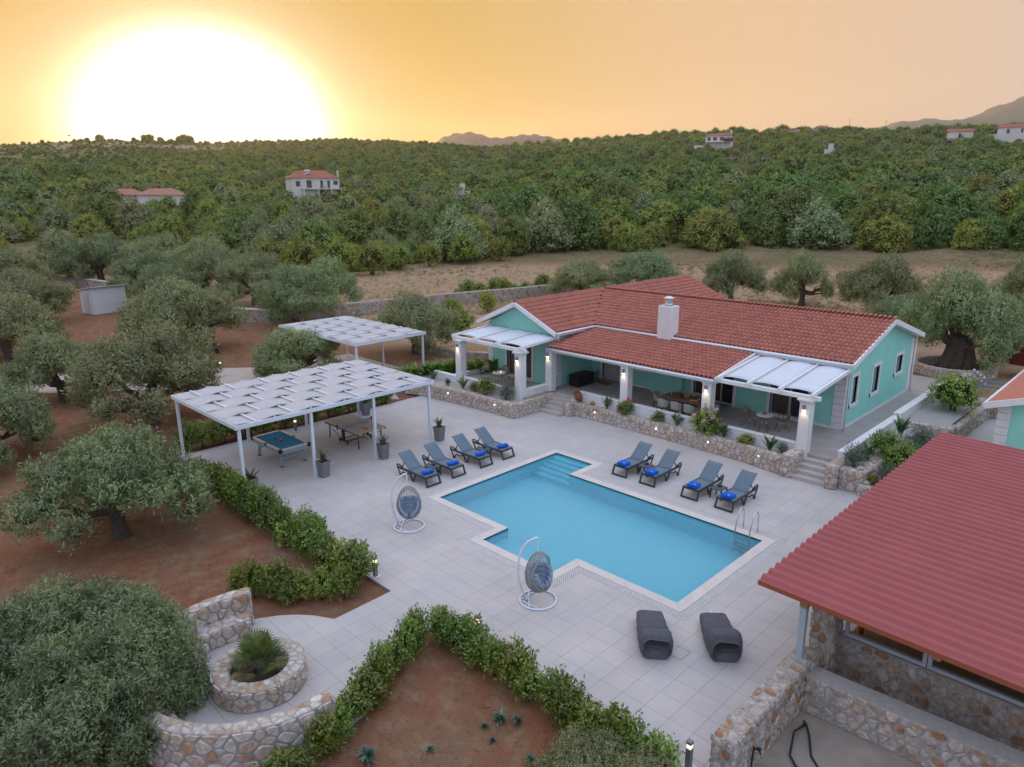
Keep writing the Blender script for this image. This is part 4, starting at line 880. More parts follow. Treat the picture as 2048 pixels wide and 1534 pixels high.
# ================================================================= LOUNGERS
res = mat('dark_resin', (0.035, 0.050, 0.060), rough=0.5); slingm = mat('lounger_mesh', (0.115, 0.165, 0.205), (0.135, 0.185, 0.225), rough=0.7, scale=20)
def build_lounger():
    r = empty('sun_lounger', (0, 0, 0), 0, 'x', 'sun lounger')
    for s in (-1, 1):
        x = s * 0.31; MB().beam((x, 0.03, 0.355), (x, 1.8, 0.355), 0.05, 0.075).obj('side_rail', res, r)
        MB().beam((x, 0.06, 0.36), (s * 0.33, -0.06, 0.0), 0.055, 0.055, (0, 1, 0)).obj('leg', res, r)
        MB().beam((x, 0.66, 0.34), (x, 0.82, 0.0), 0.045, 0.06, (0, 1, 0)).beam((x, 1.04, 0.34), (x, 0.86, 0.0), 0.045, 0.06, (0, 1, 0)).box(x - 0.03, x + 0.03, 0.78, 0.90, 0, 0.03).obj('leg', res, r)
        MB().tube([(x, 1.02, 0.33), (x, 1.12, 0.24), (x, 1.3, 0.18), (x, 1.46, 0.22), (x, 1.56, 0.12), (x, 1.6, 0.0)], 0.028, 6).tube([(x, 1.60, 0.0), (x, 1.74, 0.22), (x, 1.84, 0.37), (x, 1.84, 0.46), (x, 1.74, 0.48), (x, 1.45, 0.42)], 0.030, 6).obj('leg', res, r, True)
        MB().add(*_cyl_x(s * 0.335, 1.62, 0.06, 0.06, 0.03)).obj('wheel', res, r)
    MB().beam((-0.33, -0.06, 0.03), (0.33, -0.06, 0.03), 0.055, 0.06).beam((-0.31, 0.05, 0.36), (0.31, 0.05, 0.36), 0.09, 0.06).obj('foot_bar', res, r)
    rows = [[(-0.29 + 0.58 * i / 6, y, z - 0.012 * math.sin(PI * i / 6)) for i in range(7)] for y, z in ((0.04, 0.375), (0.09, 0.40), (0.35, 0.402), (0.7, 0.392), (0.95, 0.385), (1.06, 0.40))]
    o = MB().sheet(rows).obj('seat_sling', slingm, r, True); o.modifiers.new('t', 'SOLIDIFY').thickness = 0.016
    rows = [[(-0.30 + 0.60 * i / 6, y, z - 0.015 * math.sin(PI * i / 6)) for i in range(7)] for y, z in ((1.06, 0.402), (1.14, 0.45), (1.4, 0.66), (1.62, 0.835), (1.76, 0.935), (1.79, 0.93))]
    o = MB().sheet(rows).obj('back_sling', slingm, r, True); o.modifiers.new('t', 'SOLIDIFY').thickness = 0.02
    MB().beam((-0.2, 1.45, 0.69), (-0.2, 1.62, 0.40), 0.03, 0.03, (0, 1, 0)).beam((0.2, 1.45, 0.69), (0.2, 1.62, 0.40), 0.03, 0.03, (0, 1, 0)).obj('back_prop', res, r)
    return r
def _cyl_x(x, y, z, rad, w, n=12):
    V = [(x + sx * w / 2, y + rad * math.cos(2 * PI * k / n), z + rad * math.sin(2 * PI * k / n)) for sx in (-1, 1) for k in range(n)]
    return V, [(k, (k + 1) % n, n + (k + 1) % n, n + k) for k in range(n)] + [tuple(range(n - 1, -1, -1)), tuple(range(n, 2 * n))]
LSPOT = [(-20.04, y, PI / 2, 'L') for y in (15.87, 17.15, 18.65, 19.92)] + [(x, 21.6, 0, 'R') for x in (-15.45, -14.15, -12.32, -10.95)]
LLAB = ['slate blue sun lounger with rolled towel, the one nearest the hanging egg chairs', 'slate blue sun lounger with rolled towel, second from the egg chairs', 'slate blue sun lounger with rolled towel, third from the egg chairs', 'slate blue sun lounger with rolled towel, nearest the submerged pool steps',
        'grey sun lounger with folded towel, farthest from the pool ladder', 'grey sun lounger with folded towel, third from the pool ladder', 'grey sun lounger with folded towel, second from the pool ladder', 'grey sun lounger with folded towel right beside the pool ladder']
lg0 = build_lounger(); towel_m = mat('blue_towel', (0.004, 0.105, 0.56), (0.006, 0.13, 0.64), rough=0.95, scale=25, bump=0.6, bscale=90); emb = mat('towel_emblem', (0.45, 0.60, 0.85), rough=0.9)
tro = MB(); rows = []
for i in range(15):
    t = -0.25 + 0.5 * i / 14; sq = 1 - 0.25 * (abs(t) / 0.25) ** 6; rows.append([(t, 0.105 * sq * math.cos(2 * PI * k / 14) * (1 + 0.04 * math.sin(3 * k + i)), 0.07 + 0.072 * sq * math.sin(2 * PI * k / 14) + 0.01 * math.sin(i * 0.8)) for k in range(15)])
tro.sheet(rows).add([rows[0][k] for k in range(14)], [tuple(range(14))]).add([rows[-1][k] for k in range(14)], [tuple(range(13, -1, -1))]); tro_me = tro.mesh('rolled_towel', True); tro_me.materials.append(towel_m)
tfo = MB().cbox(-0.21, 0.21, -0.18, 0.18, 0.0, 0.035, 0.012).cbox(-0.205, 0.20, -0.175, 0.185, 0.037, 0.072, 0.012).cbox(-0.2, 0.205, -0.18, 0.175, 0.074, 0.105, 0.012); tfo_me = tfo.mesh('folded_towel', True); tfo_me.materials.append(towel_m)
emb_me = MB().lathe([(0.03, 0), (0.03, 0.003)], 10).mesh('emblem'); emb_me.materials.append(emb)
for i, (x, y, rz, g) in enumerate(LSPOT):
    grp = 'loungers facing the pool from the game side' if g == 'L' else 'loungers on the porch side of the pool'
    o = lg0 if i == 0 else copy_tree(lg0); o.location = (x, y, 0); o.rotation_euler = (0, 0, rz); o['label'] = LLAB[i]; o['group'] = grp
    ty = 0.30 if g == 'L' else 0.24; wx, wy = x - math.sin(rz) * ty, y + math.cos(rz) * ty
    tw = link_mesh('towel', tro_me if g == 'L' else tfo_me, None, (wx, wy, 0.41), (0, 0, rz + random.uniform(-0.15, 0.15) + (0.35 if i == 6 else 0)))
    tag(tw, ('rolled' if g == 'L' else 'folded') + ' blue towel on the lounger ' + ['nearest the egg chairs', 'second from the egg chairs', 'third from the egg chairs', 'nearest the submerged steps', 'farthest from the ladder', 'third from the ladder', 'second from the ladder', 'beside the ladder'][i], 'towel', 'blue pool towels')
    link_mesh('emblem', emb_me, tw, (0.06, 0.0, 0.144) if g == 'L' else (0.05, -0.06, 0.106))
def small_table(loc, rz, lab):
    r = empty('side_table', loc, rz, lab, 'table', 'low tables between loungers')
    MB().cbox(-0.23, 0.23, -0.23, 0.23, 0.36, 0.40, 0.01).obj('table_top', mat('table_resin', (0.07, 0.085, 0.10), rough=0.5), r)
    for sx in (-1, 1):
        for sy in (-1, 1): MB().beam((sx * 0.2, sy * 0.2, 0.36), (sx * 0.22, sy * 0.22, 0), 0.045, 0.045).obj('leg', res, r)
def lantern(loc, lab):
    r = empty('lantern', loc, 0, lab, 'lantern', 'small lanterns on the pool tables')
    MB().lathe([(0.05, 0), (0.075, 0.04), (0.08, 0.08), (0.06, 0.125), (0.045, 0.14)], 12, cap=False).obj('glass_bowl', mat('smoked_glass', (0.09, 0.085, 0.08), rough=0.15, spec=0.7), r, True)
    MB().lathe([(0.022, 0.01), (0.022, 0.07)], 8).obj('candle', mat('wax', (0.75, 0.7, 0.6), rough=0.6), r)
    b_ = MB()
    for k in range(3): a = 2 * PI * k / 3; b_.tube([(0.06 * math.cos(a), 0.06 * math.sin(a), 0.0), (0.088 * math.cos(a), 0.088 * math.sin(a), 0.08), (0.0, 0.0, 0.19)], 0.005, 5)
    b_.obj('wire_frame', res, r)
for (x, y, lab, lab2) in ((-20.85, 16.51, 'dark low table between the two loungers nearest the egg chairs', 'smoked glass lantern on the table nearest the egg chairs'), (-20.85, 19.28, 'dark low table between the two loungers nearest the submerged steps', 'smoked glass lantern on the table nearest the submerged steps'), (-14.8, 22.42, 'dark low table between the two folded-towel loungers far from the ladder', 'smoked glass lantern on the low table far from the ladder'), (-11.62, 22.42, 'dark low table between the two loungers by the ladder', 'smoked glass lantern on the low table by the ladder')):
    small_table((x, y, 0), 0, lab); lantern((x - 0.02, y + 0.08, 0.401), lab2)

# ================================================================= HANGING EGG CHAIRS
wick = mat('wicker', (0.36, 0.315, 0.285), (0.28, 0.24, 0.215), rough=0.7, scale=30); cush = mat('blue_grey_cushion', (0.27, 0.335, 0.44), (0.31, 0.375, 0.48), rough=0.9, scale=8, bump=0.2); stm = mat('stand_white', (0.70, 0.73, 0.79), rough=0.4)
def egg_pt(th, ph, k=1.0):
    """th from bottom (0) to top (pi); ph 0 faces the open front (+x)"""
    z = -math.cos(th); w = math.sin(th) * (1.0 - 0.16 * z); return Vector((0.37 * k * w * math.cos(ph), 0.40 * k * w * math.sin(ph), 0.58 * k * z))
def open_half(th):
    z = -math.cos(th); return math.radians(8) if False else math.radians(max(0, 78 * max(0.0, math.sin((th - 0.62) / (2.75 - 0.62) * PI)) ** 0.55)) if 0.62 < th < 2.75 else 0.0
def build_egg():
    r = empty('egg_chair', (0, 0, 0), 0, 'x', 'egg chair')
    ring = [(0.50 * math.cos(a), 0.50 * math.sin(a), 0.03) for a in [2 * PI * k / 36 for k in range(36)]]
    MB().tube(ring, 0.03, 8, True).tube([(-0.25, -0.43, 0.03), (-0.25, 0.43, 0.03)], 0.024, 6).tube([(-0.5, 0, 0.03), (0.02, 0.49, 0.03)], 0.02, 6).tube([(-0.5, 0, 0.03), (0.02, -0.49, 0.03)], 0.02, 6).obj('base_ring', stm, r, True)
    arm = [(-0.30, 0, 0.05), (-0.44, 0, 0.30), (-0.53, 0, 0.62), (-0.555, 0, 0.95), (-0.52, 0, 1.28), (-0.43, 0, 1.56), (-0.28, 0, 1.77), (-0.10, 0, 1.87), (0.0, 0, 1.885)]
    MB().tube(arm, 0.032, 10).tube([(-0.30, 0, 0.02), (-0.32, 0, 0.14)], 0.042, 10).obj('arm', stm, r, True)
    MB().tube([(0, 0, 1.86), (0, 0, 1.55), (0, 0, 1.43)], 0.012, 6).tube([(0, 0, 1.82), (0, 0, 1.70)], 0.026, 8).obj('hanger', stm, r)
    bk = empty('basket', (0.03, 0, 0.88), 0); bk.parent = r
    w = MB()
    for k in range(26):
        ph = 2 * PI * k / 26; run = []
        for i in range(25):
            th = 0.06 + (PI - 0.12) * i / 24; a = (ph + PI) % (2 * PI) - PI
            if abs(a) >= open_half(th): run.append(egg_pt(th, ph))
            else:
                if len(run) > 1: w.tube(run, 0.0075, 4, caps=False)
                run = []
        if len(run) > 1: w.tube(run, 0.0075, 4, caps=False)
    for i in range(30):
        th = 0.10 + (PI - 0.2) * i / 29; h = open_half(th); pts = [egg_pt(th, h + (2 * PI - 2 * h) * j / 26) for j in range(27)]; w.tube(pts, 0.0085 if th < 1.6 else 0.006, 4, caps=False)
    w.obj('wicker_shell', wick, bk)
    rim = [egg_pt(th, open_half(th)) for th in np.linspace(0.62, 2.75, 22)] + [egg_pt(th, -open_half(th)) for th in np.linspace(2.75, 0.62, 22)]
    MB().tube(rim, 0.022, 8, True).obj('rim', wick, bk, True)
    MB().tube([egg_pt(2.75, 0), egg_pt(2.95, 0), (0, 0, 0.58)], 0.014, 6).obj('top_loop', wick, bk, True)
    rows = []
    for i in range(29):
        th = 0.16 + 1.62 * i / 28; row = []
        for j in range(41):
            half = PI * (0.98 - 0.30 * (i / 28)); ph = PI + half * (-1 + 2 * j / 40); tuft = abs(math.sin(PI * i / 5.6)) ** 0.5 * abs(math.sin(PI * j / 8)) ** 0.5
            k = 0.93 - 0.20 * tuft * (1 if 0 < i < 28 else 0) - 0.02; p = egg_pt(th, ph, k); 
            p.z += 0.05 * tuft * (1 - i / 28); row.append(p)
        rows.append(row)
    o = MB().sheet(rows).obj('cushion', cush, bk, True); md = o.modifiers.new('t', 'SOLIDIFY'); md.thickness = 0.05; md.offset = 1
    return r, bk
eg, bk = build_egg()
eg.location = (-17.87, 13.07, 0); eg.rotation_euler = (0, 0, math.radians(45)); bk.rotation_euler = (0, 0, math.radians(-85)); eg['label'] = 'hanging wicker egg chair near the game side, cushion facing out'; eg['group'] = 'hanging egg chairs'
e2 = copy_tree(eg, (-11.71, 12.77, 0), math.radians(45), 'hanging wicker egg chair between the pool alcove and the bean bags', 'hanging egg chairs')
for c in e2.children:
    if c.name.startswith('basket'): c.rotation_euler = (0, 0, math.radians(-40))

# ================================================================= BEAN BAG LOUNGERS
bagm = mat('charcoal_canvas', (0.075, 0.078, 0.095), (0.105, 0.107, 0.125), rough=0.85, scale=9, bump=0.35, bscale=26)
def bean_bag(loc, rz, lab, seed, hs=1.0):
    """soft lounger: high bolster at one end, creased seat running out to a low foot"""
    NP, NY = 44, 64; V = []; sp = lambda c, e: math.copysign(abs(c) ** e, c)
    for j in range(NY + 1):
        yl = 1.66 * j / NY; h = float(np.interp(yl, [0, 0.06, 0.2, 0.33, 0.46, 0.62, 0.85, 1.25, 1.52, 1.66], [0.60, 0.67 * hs, 0.70 * hs, 0.66 * hs, 0.53, 0.44, 0.41, 0.40, 0.37, 0.30])); w = float(np.interp(yl, [0, 0.08, 0.4, 1.0, 1.6, 1.66], [0.32, 0.36, 0.37, 0.35, 0.31, 0.29]))
        end = min(1.0, 0.90 + yl * 2.0) * min(1.0, 0.88 + (1.66 - yl) * 2.0)
        for i in range(NP):
            a = 2 * PI * i / NP; x = sp(math.cos(a), 0.42); z = sp(math.sin(a), 0.50); zt = (z + 1) / 2
            fold = math.exp(-((yl - 0.60) / 0.26) ** 2); wr = (0.030 * math.sin(yl * 46 + 2.2 * math.cos(x * 1.6 + 0.4 * seed) + 0.8 * math.sin(x * 4 + seed)) * fold + 0.010 * math.sin(yl * 19 + x * 2.5 + seed) + 0.007 * math.sin(x * 9 + yl * 12)) * zt
            puff = 1 + 0.09 * math.sin(PI * zt) + 0.015 * math.sin(yl * 16 + zt * 5 + seed)
            V.append((x * w * puff * end, yl + 0.05 * math.sin(PI * zt) * (-1 if j < 3 else 1 if j > NY - 3 else 0) - 0.05 * zt * float(1 - sstep(0, 0.4, yl)), max(0.0, zt * h * (0.5 + 0.5 * end) - 0.02 * (1 - x * x) * zt + wr)))
    F = [(j * NP + i, j * NP + (i + 1) % NP, (j + 1) * NP + (i + 1) % NP, (j + 1) * NP + i) for j in range(NY) for i in range(NP)] + [tuple(range(NP)), tuple(range((NY + 1) * NP - 1, NY * NP - 1, -1))]
    r = empty('bean_bag', loc, rz, lab, 'bean bag', 'bean bag loungers by the pool corner')
    MB().add(V, [q[::-1] for q in F]).obj('bag', bagm, r, True)
    MB().tube([(-0.12, -0.01, 0.45), (-0.07, -0.06, 0.40), (0.07, -0.06, 0.40), (0.12, -0.01, 0.45)], 0.012, 5).obj('carry_handle', bagm, r, True)
    return r
bean_bag((-7.95, 12.85, 0), math.radians(40), 'charcoal canvas bean bag lounger lying nearer the egg chair', 3, 1.0); bean_bag((-6.72, 13.9, 0), math.radians(40), 'charcoal canvas bean bag lounger lying nearer the red kitchen roof', 8, 1.12)
hl = [(0, 0), (0.24, 0.02), (0.27, 0.22), (0.05, 0.25)]
cx, cy = px(1345, 1306); structure(tag(MB().tube([(cx + a - 0.12, cy + b - 0.1, 0.004) for a, b in ((0, 0), (0.42, 0), (0.42, 0.42), (0, 0.42))], 0.006, 4, True).obj('access_cover', mat('cover_gap', (0.16, 0.14, 0.13), rough=0.9)), None, None))

# ================================================================= POOL TABLE, TABLE TENNIS
pt = empty('pool_table', (-26.98, 13.28, 0), 0, 'silver framed pool table with bright blue cloth', 'pool table'); silver = mat('silver_paint', (0.33, 0.37, 0.41), rough=0.35, metal=0.3); capm = mat('black_corner', (0.02, 0.016, 0.014), rough=0.4); railm = mat('white_rail', (0.68, 0.66, 0.64), rough=0.4)
hx, hy = 1.25, 0.69
MB().box(-hx + 0.1, hx - 0.1, -hy + 0.1, hy - 0.1, 0.74, 0.772).obj('cloth', mat('blue_cloth', (0.030, 0.235, 0.43), (0.035, 0.265, 0.47), rough=0.95, scale=4), pt)
MB().cbox(-hx + 0.02, hx - 0.02, -hy + 0.02, -hy + 0.06, 0.60, 0.78, 0.01).cbox(-hx + 0.02, hx - 0.02, hy - 0.06, hy - 0.02, 0.60, 0.78, 0.01).cbox(-hx + 0.02, -hx + 0.06, -hy + 0.06, hy - 0.06, 0.60, 0.78, 0.01).cbox(hx - 0.06, hx - 0.02, -hy + 0.06, hy - 0.06, 0.60, 0.78, 0.01).obj('apron', silver, pt)
for a in ((-hx + 0.12, -0.08, -hy, -hy + 0.12), (0.08, hx - 0.12, -hy, -hy + 0.12), (-hx + 0.12, -0.08, hy - 0.12, hy), (0.08, hx - 0.12, hy - 0.12, hy), (-hx, -hx + 0.12, -hy + 0.12, hy - 0.12), (hx - 0.12, hx, -hy + 0.12, hy - 0.12)): MB().cbox(*a, 0.775, 0.82, 0.012).obj('rail', railm, pt)
for sx in (-1, 1):
    for sy in (-1, 1): MB().cbox(*sorted((sx * (hx - 0.13), sx * (hx + 0.015))), *sorted((sy * (hy - 0.13), sy * (hy + 0.015))), 0.66, 0.825, 0.02).obj('pocket', capm, pt)
for sy in (-1, 1): MB().cbox(-0.08, 0.08, *sorted((sy * (hy - 0.1), sy * (hy + 0.008))), 0.72, 0.822, 0.01).obj('pocket', capm, pt)
for sx in (-1, 1):
    for sy in (-1, 1):
        l = MB().beam((sx * 0.93, sy * 0.45, 0.62), (sx * 0.98, sy * 0.52, 0.03), 0.10, 0.12).obj('leg', silver, pt); MB().lathe([(0.085, 0), (0.085, 0.025), (0.04, 0.04)], 12, (sx * 0.98, sy * 0.52)).obj('foot', capm, l)
    MB().beam((sx * 0.95, -0.48, 0.36), (sx * 0.95, 0.48, 0.36), 0.05, 0.06).beam((sx * 0.95, -0.2, 0.38), (sx * 0.95, -0.36, 0.6), 0.03, 0.03).beam((sx * 0.95, 0.2, 0.38), (sx * 0.95, 0.36, 0.6), 0.03, 0.03).obj('stretcher', silver, pt)
bm = MB().ball((0, 0, 0), 0.029, 10, 8).mesh('pool_ball', True)
bcol = [('yellow', (0.7, 0.45, 0.02)), ('red', (0.5, 0.03, 0.02)), ('purple', (0.12, 0.03, 0.22)), ('orange', (0.7, 0.2, 0.02)), ('green', (0.02, 0.2, 0.06)), ('maroon', (0.2, 0.02, 0.02)), ('black', (0.01, 0.01, 0.01)), ('dark blue', (0.01, 0.03, 0.2)), ('white cue', (0.8, 0.78, 0.74)), ('brown', (0.25, 0.1, 0.04)), ('striped navy', (0.03, 0.05, 0.16)), ('striped red', (0.42, 0.08, 0.06))]
for k, (cn, c) in enumerate(bcol):
    x, y = (-26.95 + 0.07 * (k % 4) - 0.05 * (k // 4) + random.uniform(-.01, .01) - (0.35 if k > 8 else 0), 13.20 + 0.068 * (k // 4) + 0.03 * (k % 4) - (0.18 if k > 8 else 0))
    m_ = bm.copy(); m_.materials.append(mat('ball_' + cn, c, rough=0.12, spec=0.6)); tag(link_mesh('pool_ball', m_, None, (x, y, 0.801)), cn + ' ball lying on the blue pool table cloth', 'ball', 'balls on the pool table')
tt = empty('table_tennis_table', (-26.67, 16.75, 0), 0, 'beige table tennis table with dark folding frame', 'table tennis'); bei = mat('beige_board', (0.36, 0.315, 0.275), (0.40, 0.35, 0.31), rough=0.6, scale=2); fr_ = mat('brown_frame', (0.035, 0.022, 0.020), rough=0.5)
for sx in (-1, 1):
    MB().cbox(*sorted((sx * 0.012, sx * 1.37)), -0.7625, 0.7625, 0.735, 0.76, 0.004).obj('board', bei, tt)
    MB().box(*sorted((sx * 0.02, sx * 1.35)), -0.74, -0.71, 0.68, 0.734).box(*sorted((sx * 0.02, sx * 1.35)), 0.71, 0.74, 0.68, 0.734).obj('apron', fr_, tt)
    for sy in (-1, 1): MB().beam((sx * 1.15, sy * 0.6, 0.72), (sx * 1.18, sy * 0.6, 0), 0.04, 0.04).obj('leg', fr_, tt)
    MB().beam((sx * 1.14, -0.6, 0.55), (sx * 0.2, -0.6, 0.16), 0.02, 0.02).beam((sx * 1.14, 0.6, 0.55), (sx * 0.2, 0.6, 0.16), 0.02, 0.02).obj('brace', fr_, tt)
for sy in (-1, 1): MB().cbox(-0.11, 0.11, sy * 0.62 - 0.03, sy * 0.62 + 0.03, 0.1, 0.72, 0.01).obj('centre_leg', fr_, tt); MB().cbox(-0.35, 0.35, sy * 0.62 - 0.035, sy * 0.62 + 0.035, 0.1, 0.17, 0.01).obj('wheel_base', fr_, tt)
for sx in (-1, 1):
    for sy in (-1, 1): MB().add(*_cyl_x(0, 0, 0, 0.055, 0.035)).obj('wheel', res, tt, loc=(sx * 0.3, sy * 0.62, 0.055), rot=(0, 0, PI / 2))
MB().beam((-0.25, -0.6, 0.14), (-0.25, 0.6, 0.14), 0.03, 0.03).beam((0.25, -0.6, 0.14), (0.25, 0.6, 0.14), 0.03, 0.03).obj('floor_rail', fr_, tt)
MB().box(-0.004, 0.004, -0.88, 0.88, 0.765, 0.90).obj('net', mat('net_grey', (0.30, 0.32, 0.34), rough=0.8), tt)
for sy in (-1, 1): MB().cbox(-0.02, 0.02, sy * 0.9 - 0.03, sy * 0.9 + 0.03, 0.70, 0.93, 0.006).obj('net_post', capm, tt)
MB().box(-1.34, 1.34, -0.008, 0.008, 0.7605, 0.7615).obj('centre_line', white, tt)
for x, y, rz, lab in ((-25.75, 16.75, 0.4, 'red faced table tennis bat at the outer edge of its pair'), (-25.95, 16.68, 1.4, 'red faced table tennis bat lying closer to the net')):
    r = empty('bat', (x, y, 0.7605), rz, lab, 'bat', 'table tennis bats'); MB().lathe([(0.075, 0.002), (0.075, 0.012)], 14).obj('blade', mat('bat_red', (0.30, 0.035, 0.03), rough=0.6), r); MB().cbox(-0.014, 0.014, -0.17, -0.07, 0.0, 0.02, 0.005).obj('handle', timber, r)

# pool ladder: two stainless rails with treads under water
ld = empty('pool_ladder', (-9.55, PY2, 0), 0, 'stainless steel pool ladder with two arched rails', 'ladder')
for sx in (-0.25, 0.25):
    MB().tube([(sx, 0.45, 0.0), (sx, 0.45, 0.40), (sx, 0.43, 0.62), (sx, 0.33, 0.76), (sx, 0.18, 0.78), (sx, 0.06, 0.66), (sx, -0.06, 0.35), (sx, -0.14, 0.0), (sx, -0.16, -0.5), (sx, -0.16, -1.25)], 0.022, 10).obj('rail', st, ld, True); MB().lathe([(0.05, 0.0), (0.05, 0.012), (0.03, 0.02)], 12, (sx, 0.45)).obj('rail_flange', st, ld, True)
for k in range(4): MB().cbox(-0.25, 0.25, -0.2, -0.12, -0.32 - 0.27 * k, -0.29 - 0.27 * k, 0.005).obj('tread', st, ld)

# ================================================================= POTS, BOLLARDS
potm = mat('grey_pot', (0.16, 0.165, 0.175), (0.19, 0.195, 0.205), rough=0.7, scale=5)
soilm = MATS['dark_soil']
POTS = [(-23.83, 13.42, 'second from the pool table corner post'), (-23.79, 16.25, 'beside the middle pergola post by the table tennis table'), (-23.85, 19.35, 'at the pergola post nearest the bistro terrace'), (-29.55, 19.25, 'behind the table tennis table at the far pergola post'), (-24.2, 10.62, 'at the pergola corner post by the long hedge')]
pot_me = MB(); pr_ = [(0.15, 0.0), (0.20, 0.60), (0.212, 0.60), (0.212, 0.66), (0.185, 0.66), (0.18, 0.60)]
V = []; F = []
for h, z in pr_: V += [(-h, -h, z), (h, -h, z), (h, h, z), (-h, h, z)]
for i in range(len(pr_) - 1):
    for k in range(4): F.append((i * 4 + k, i * 4 + (k + 1) % 4, i * 4 + 4 + (k + 1) % 4, i * 4 + 4 + k))
F.append((3, 2, 1, 0)); pot_me = MB().add(V, F).mesh('pot'); pot_me.materials.append(potm)
for x, y, w in POTS:
    r = empty('plant_pot', (x, y, 0), random.uniform(-.1, .1), 'tall tapered grey pot ' + w, 'pot', 'grey pots along the pergola'); link_mesh('pot_body', pot_me, r); MB().box(-0.18, 0.18, -0.18, 0.18, 0.57, 0.60).obj('soil', soilm, r)
bolm = mat('bollard_grey', (0.20, 0.22, 0.245), rough=0.4, metal=0.3); BOL = [(-29.83, 15.5, 'standing before the far hedge between the pergola posts'), (-16.0, 10.42, 'half hidden by the long hedge near its corner'), (-11.64, 10.52, 'behind the bushes opposite the egg chair'), (-5.65, 10.5, 'at the free end of the thick stone wall'), (-44.4, 18.3, 'on its white footing beside the driveway')]
for x, y, w in BOL:
    r = empty('bollard_light', (x, y, 0.0), 0, 'lit square bollard light ' + w, 'bollard', 'bollard lights')
    MB().cbox(-0.055, 0.055, -0.055, 0.055, 0.0, 0.44, 0.006).obj('shaft', bolm, r); MB().box(-0.042, 0.042, -0.042, 0.042, 0.44, 0.53).obj('lamp_band', mat('bollard_glow', (1, 0.85, 0.6), emit=(1, 0.72, 0.42), estr=1.6), r); MB().cbox(-0.055, 0.055, -0.055, 0.055, 0.53, 0.60, 0.006).obj('cap', bolm, r)
    MB().cbox(-0.12, 0.12, -0.12, 0.12, -0.03, 0.006, 0.004).obj('footing', offw, r)
# recessed spots in the planter walls
spot = MB().lathe([(0.035, 0), (0.035, 0.02)], 10).mesh('wall_spot'); spot.materials.append(mat('spot_glow', (1, 0.9, 0.75), emit=(1, 0.82, 0.6), estr=3.0))
for x, y, z, w in ((-20.55, 26.46, 0.45, 'under the bird of paradise near the terracotta jar'), (-17.0, 26.42, 0.44, 'below the low green shrubs'), (-14.35, 26.40, 0.45, 'below the large flowering bush'), (-11.95, 26.21, 0.5, 'nearest the wide steps'), (-28.3, 23.65, 0.5, 'nearest the carport'), (-24.9, 23.84, 0.5, 'near the planter corner')):
    tag(link_mesh('wall_spot', spot, None, (x, y, z), (PI / 2, 0, 0)), 'tiny lit spotlight in the planter wall ' + w, 'spotlight', 'spots in the planter walls')

# ================================================================= TERRACE FURNITURE
rat = mat('bamboo', (0.24, 0.145, 0.065), (0.17, 0.095, 0.04), rough=0.5, scale=14); ratw = mat('woven_seat', (0.34, 0.30, 0.26), (0.22, 0.18, 0.15), rough=0.8, scale=60); joint = mat('bamboo_joint', (0.62, 0.55, 0.42), rough=0.6); marble = mat('white_top', (0.72, 0.72, 0.72), rough=0.35)
def bistro_table(loc, lab):
    r = empty('bistro_table', loc, 0.3, lab, 'table'); MB().lathe([(0.34, 0.71), (0.36, 0.72), (0.36, 0.745), (0.35, 0.75)], 28).obj('table_top', marble, r)
    for k in range(4): a = PI / 4 + k * PI / 2; l = MB().tube([(0.26 * math.cos(a), 0.26 * math.sin(a), 0.71), (0.12 * math.cos(a), 0.12 * math.sin(a), 0.4), (0.27 * math.cos(a), 0.27 * math.sin(a), 0.0)], 0.02, 7).obj('leg', rat, r, True); MB().tube([(0.13 * math.cos(a), 0.13 * math.sin(a), 0.43), (0.13 * math.cos(a), 0.13 * math.sin(a), 0.37)], 0.027, 7).obj('joint', joint, l)
def bistro_chair(loc, rz, lab):
    r = empty('bistro_chair', loc, rz, lab, 'chair', 'bamboo bistro chairs')
    MB().lathe([(0.22, 0.43), (0.23, 0.45), (0.21, 0.465)], 18).obj('seat', ratw, r)
    for sx in (-1, 1):
        for sy in (-1, 1): l = MB().tube([(sx * 0.17, sy * 0.17, 0.44), (sx * 0.2, sy * 0.22, 0)], 0.017, 7).obj('leg', rat, r, True); MB().tube([(sx * 0.172, sy * 0.18, 0.40), (sx * 0.176, sy * 0.183, 0.34)], 0.023, 7).obj('joint', joint, l)
    bw = [(0.22 * math.cos(a), 0.05 + 0.20 * math.sin(a), 0.44 + 0.44 * math.sin(a) ** 0.6) for a in np.linspace(0.02, PI - 0.02, 13)]
    MB().tube([(-0.23, -0.16, 0.44), (-0.24, -0.14, 0.64), (-0.23, 0.1, 0.66), (-0.17, 0.2, 0.70)], 0.016, 6).tube([(0.23, -0.16, 0.44), (0.24, -0.14, 0.64), (0.23, 0.1, 0.66), (0.17, 0.2, 0.70)], 0.016, 6).tube(bw, 0.017, 6).obj('back_frame', rat, r, True)
    rows = [[(x, 0.13 + 0.10 * math.cos(x * 5) + 0.03 * z, 0.5 + z * 0.36 * (1 - (x / 0.24) ** 4)) for x in np.linspace(-0.19, 0.19, 9)] for z in np.linspace(0, 1, 5)]
    o = MB().sheet(rows).obj('back_weave', ratw, r, True); o.modifiers.new('t', 'SOLIDIFY').thickness = 0.012
bistro_table((-12.95, 28.6, HZ), 'round white bistro table with fruit under the arched sails'); bistro_chair((-13.75, 28.75, HZ), math.radians(80), 'bamboo bistro chair at the fruit table, nearer the dining table'); bistro_chair((-12.35, 29.15, HZ), math.radians(-45), 'bamboo bistro chair at the fruit table, nearer the glass doors')
bistro_table((-26.75, 25.95, HZ), 'round white bistro table with candle on the small terrace'); bistro_chair((-27.15, 26.75, HZ), math.radians(20), 'bamboo bistro chair against the mint wall of the small terrace'); bistro_chair((-25.85, 26.25, HZ), math.radians(-75), 'bamboo bistro chair before the small terrace sliding door')
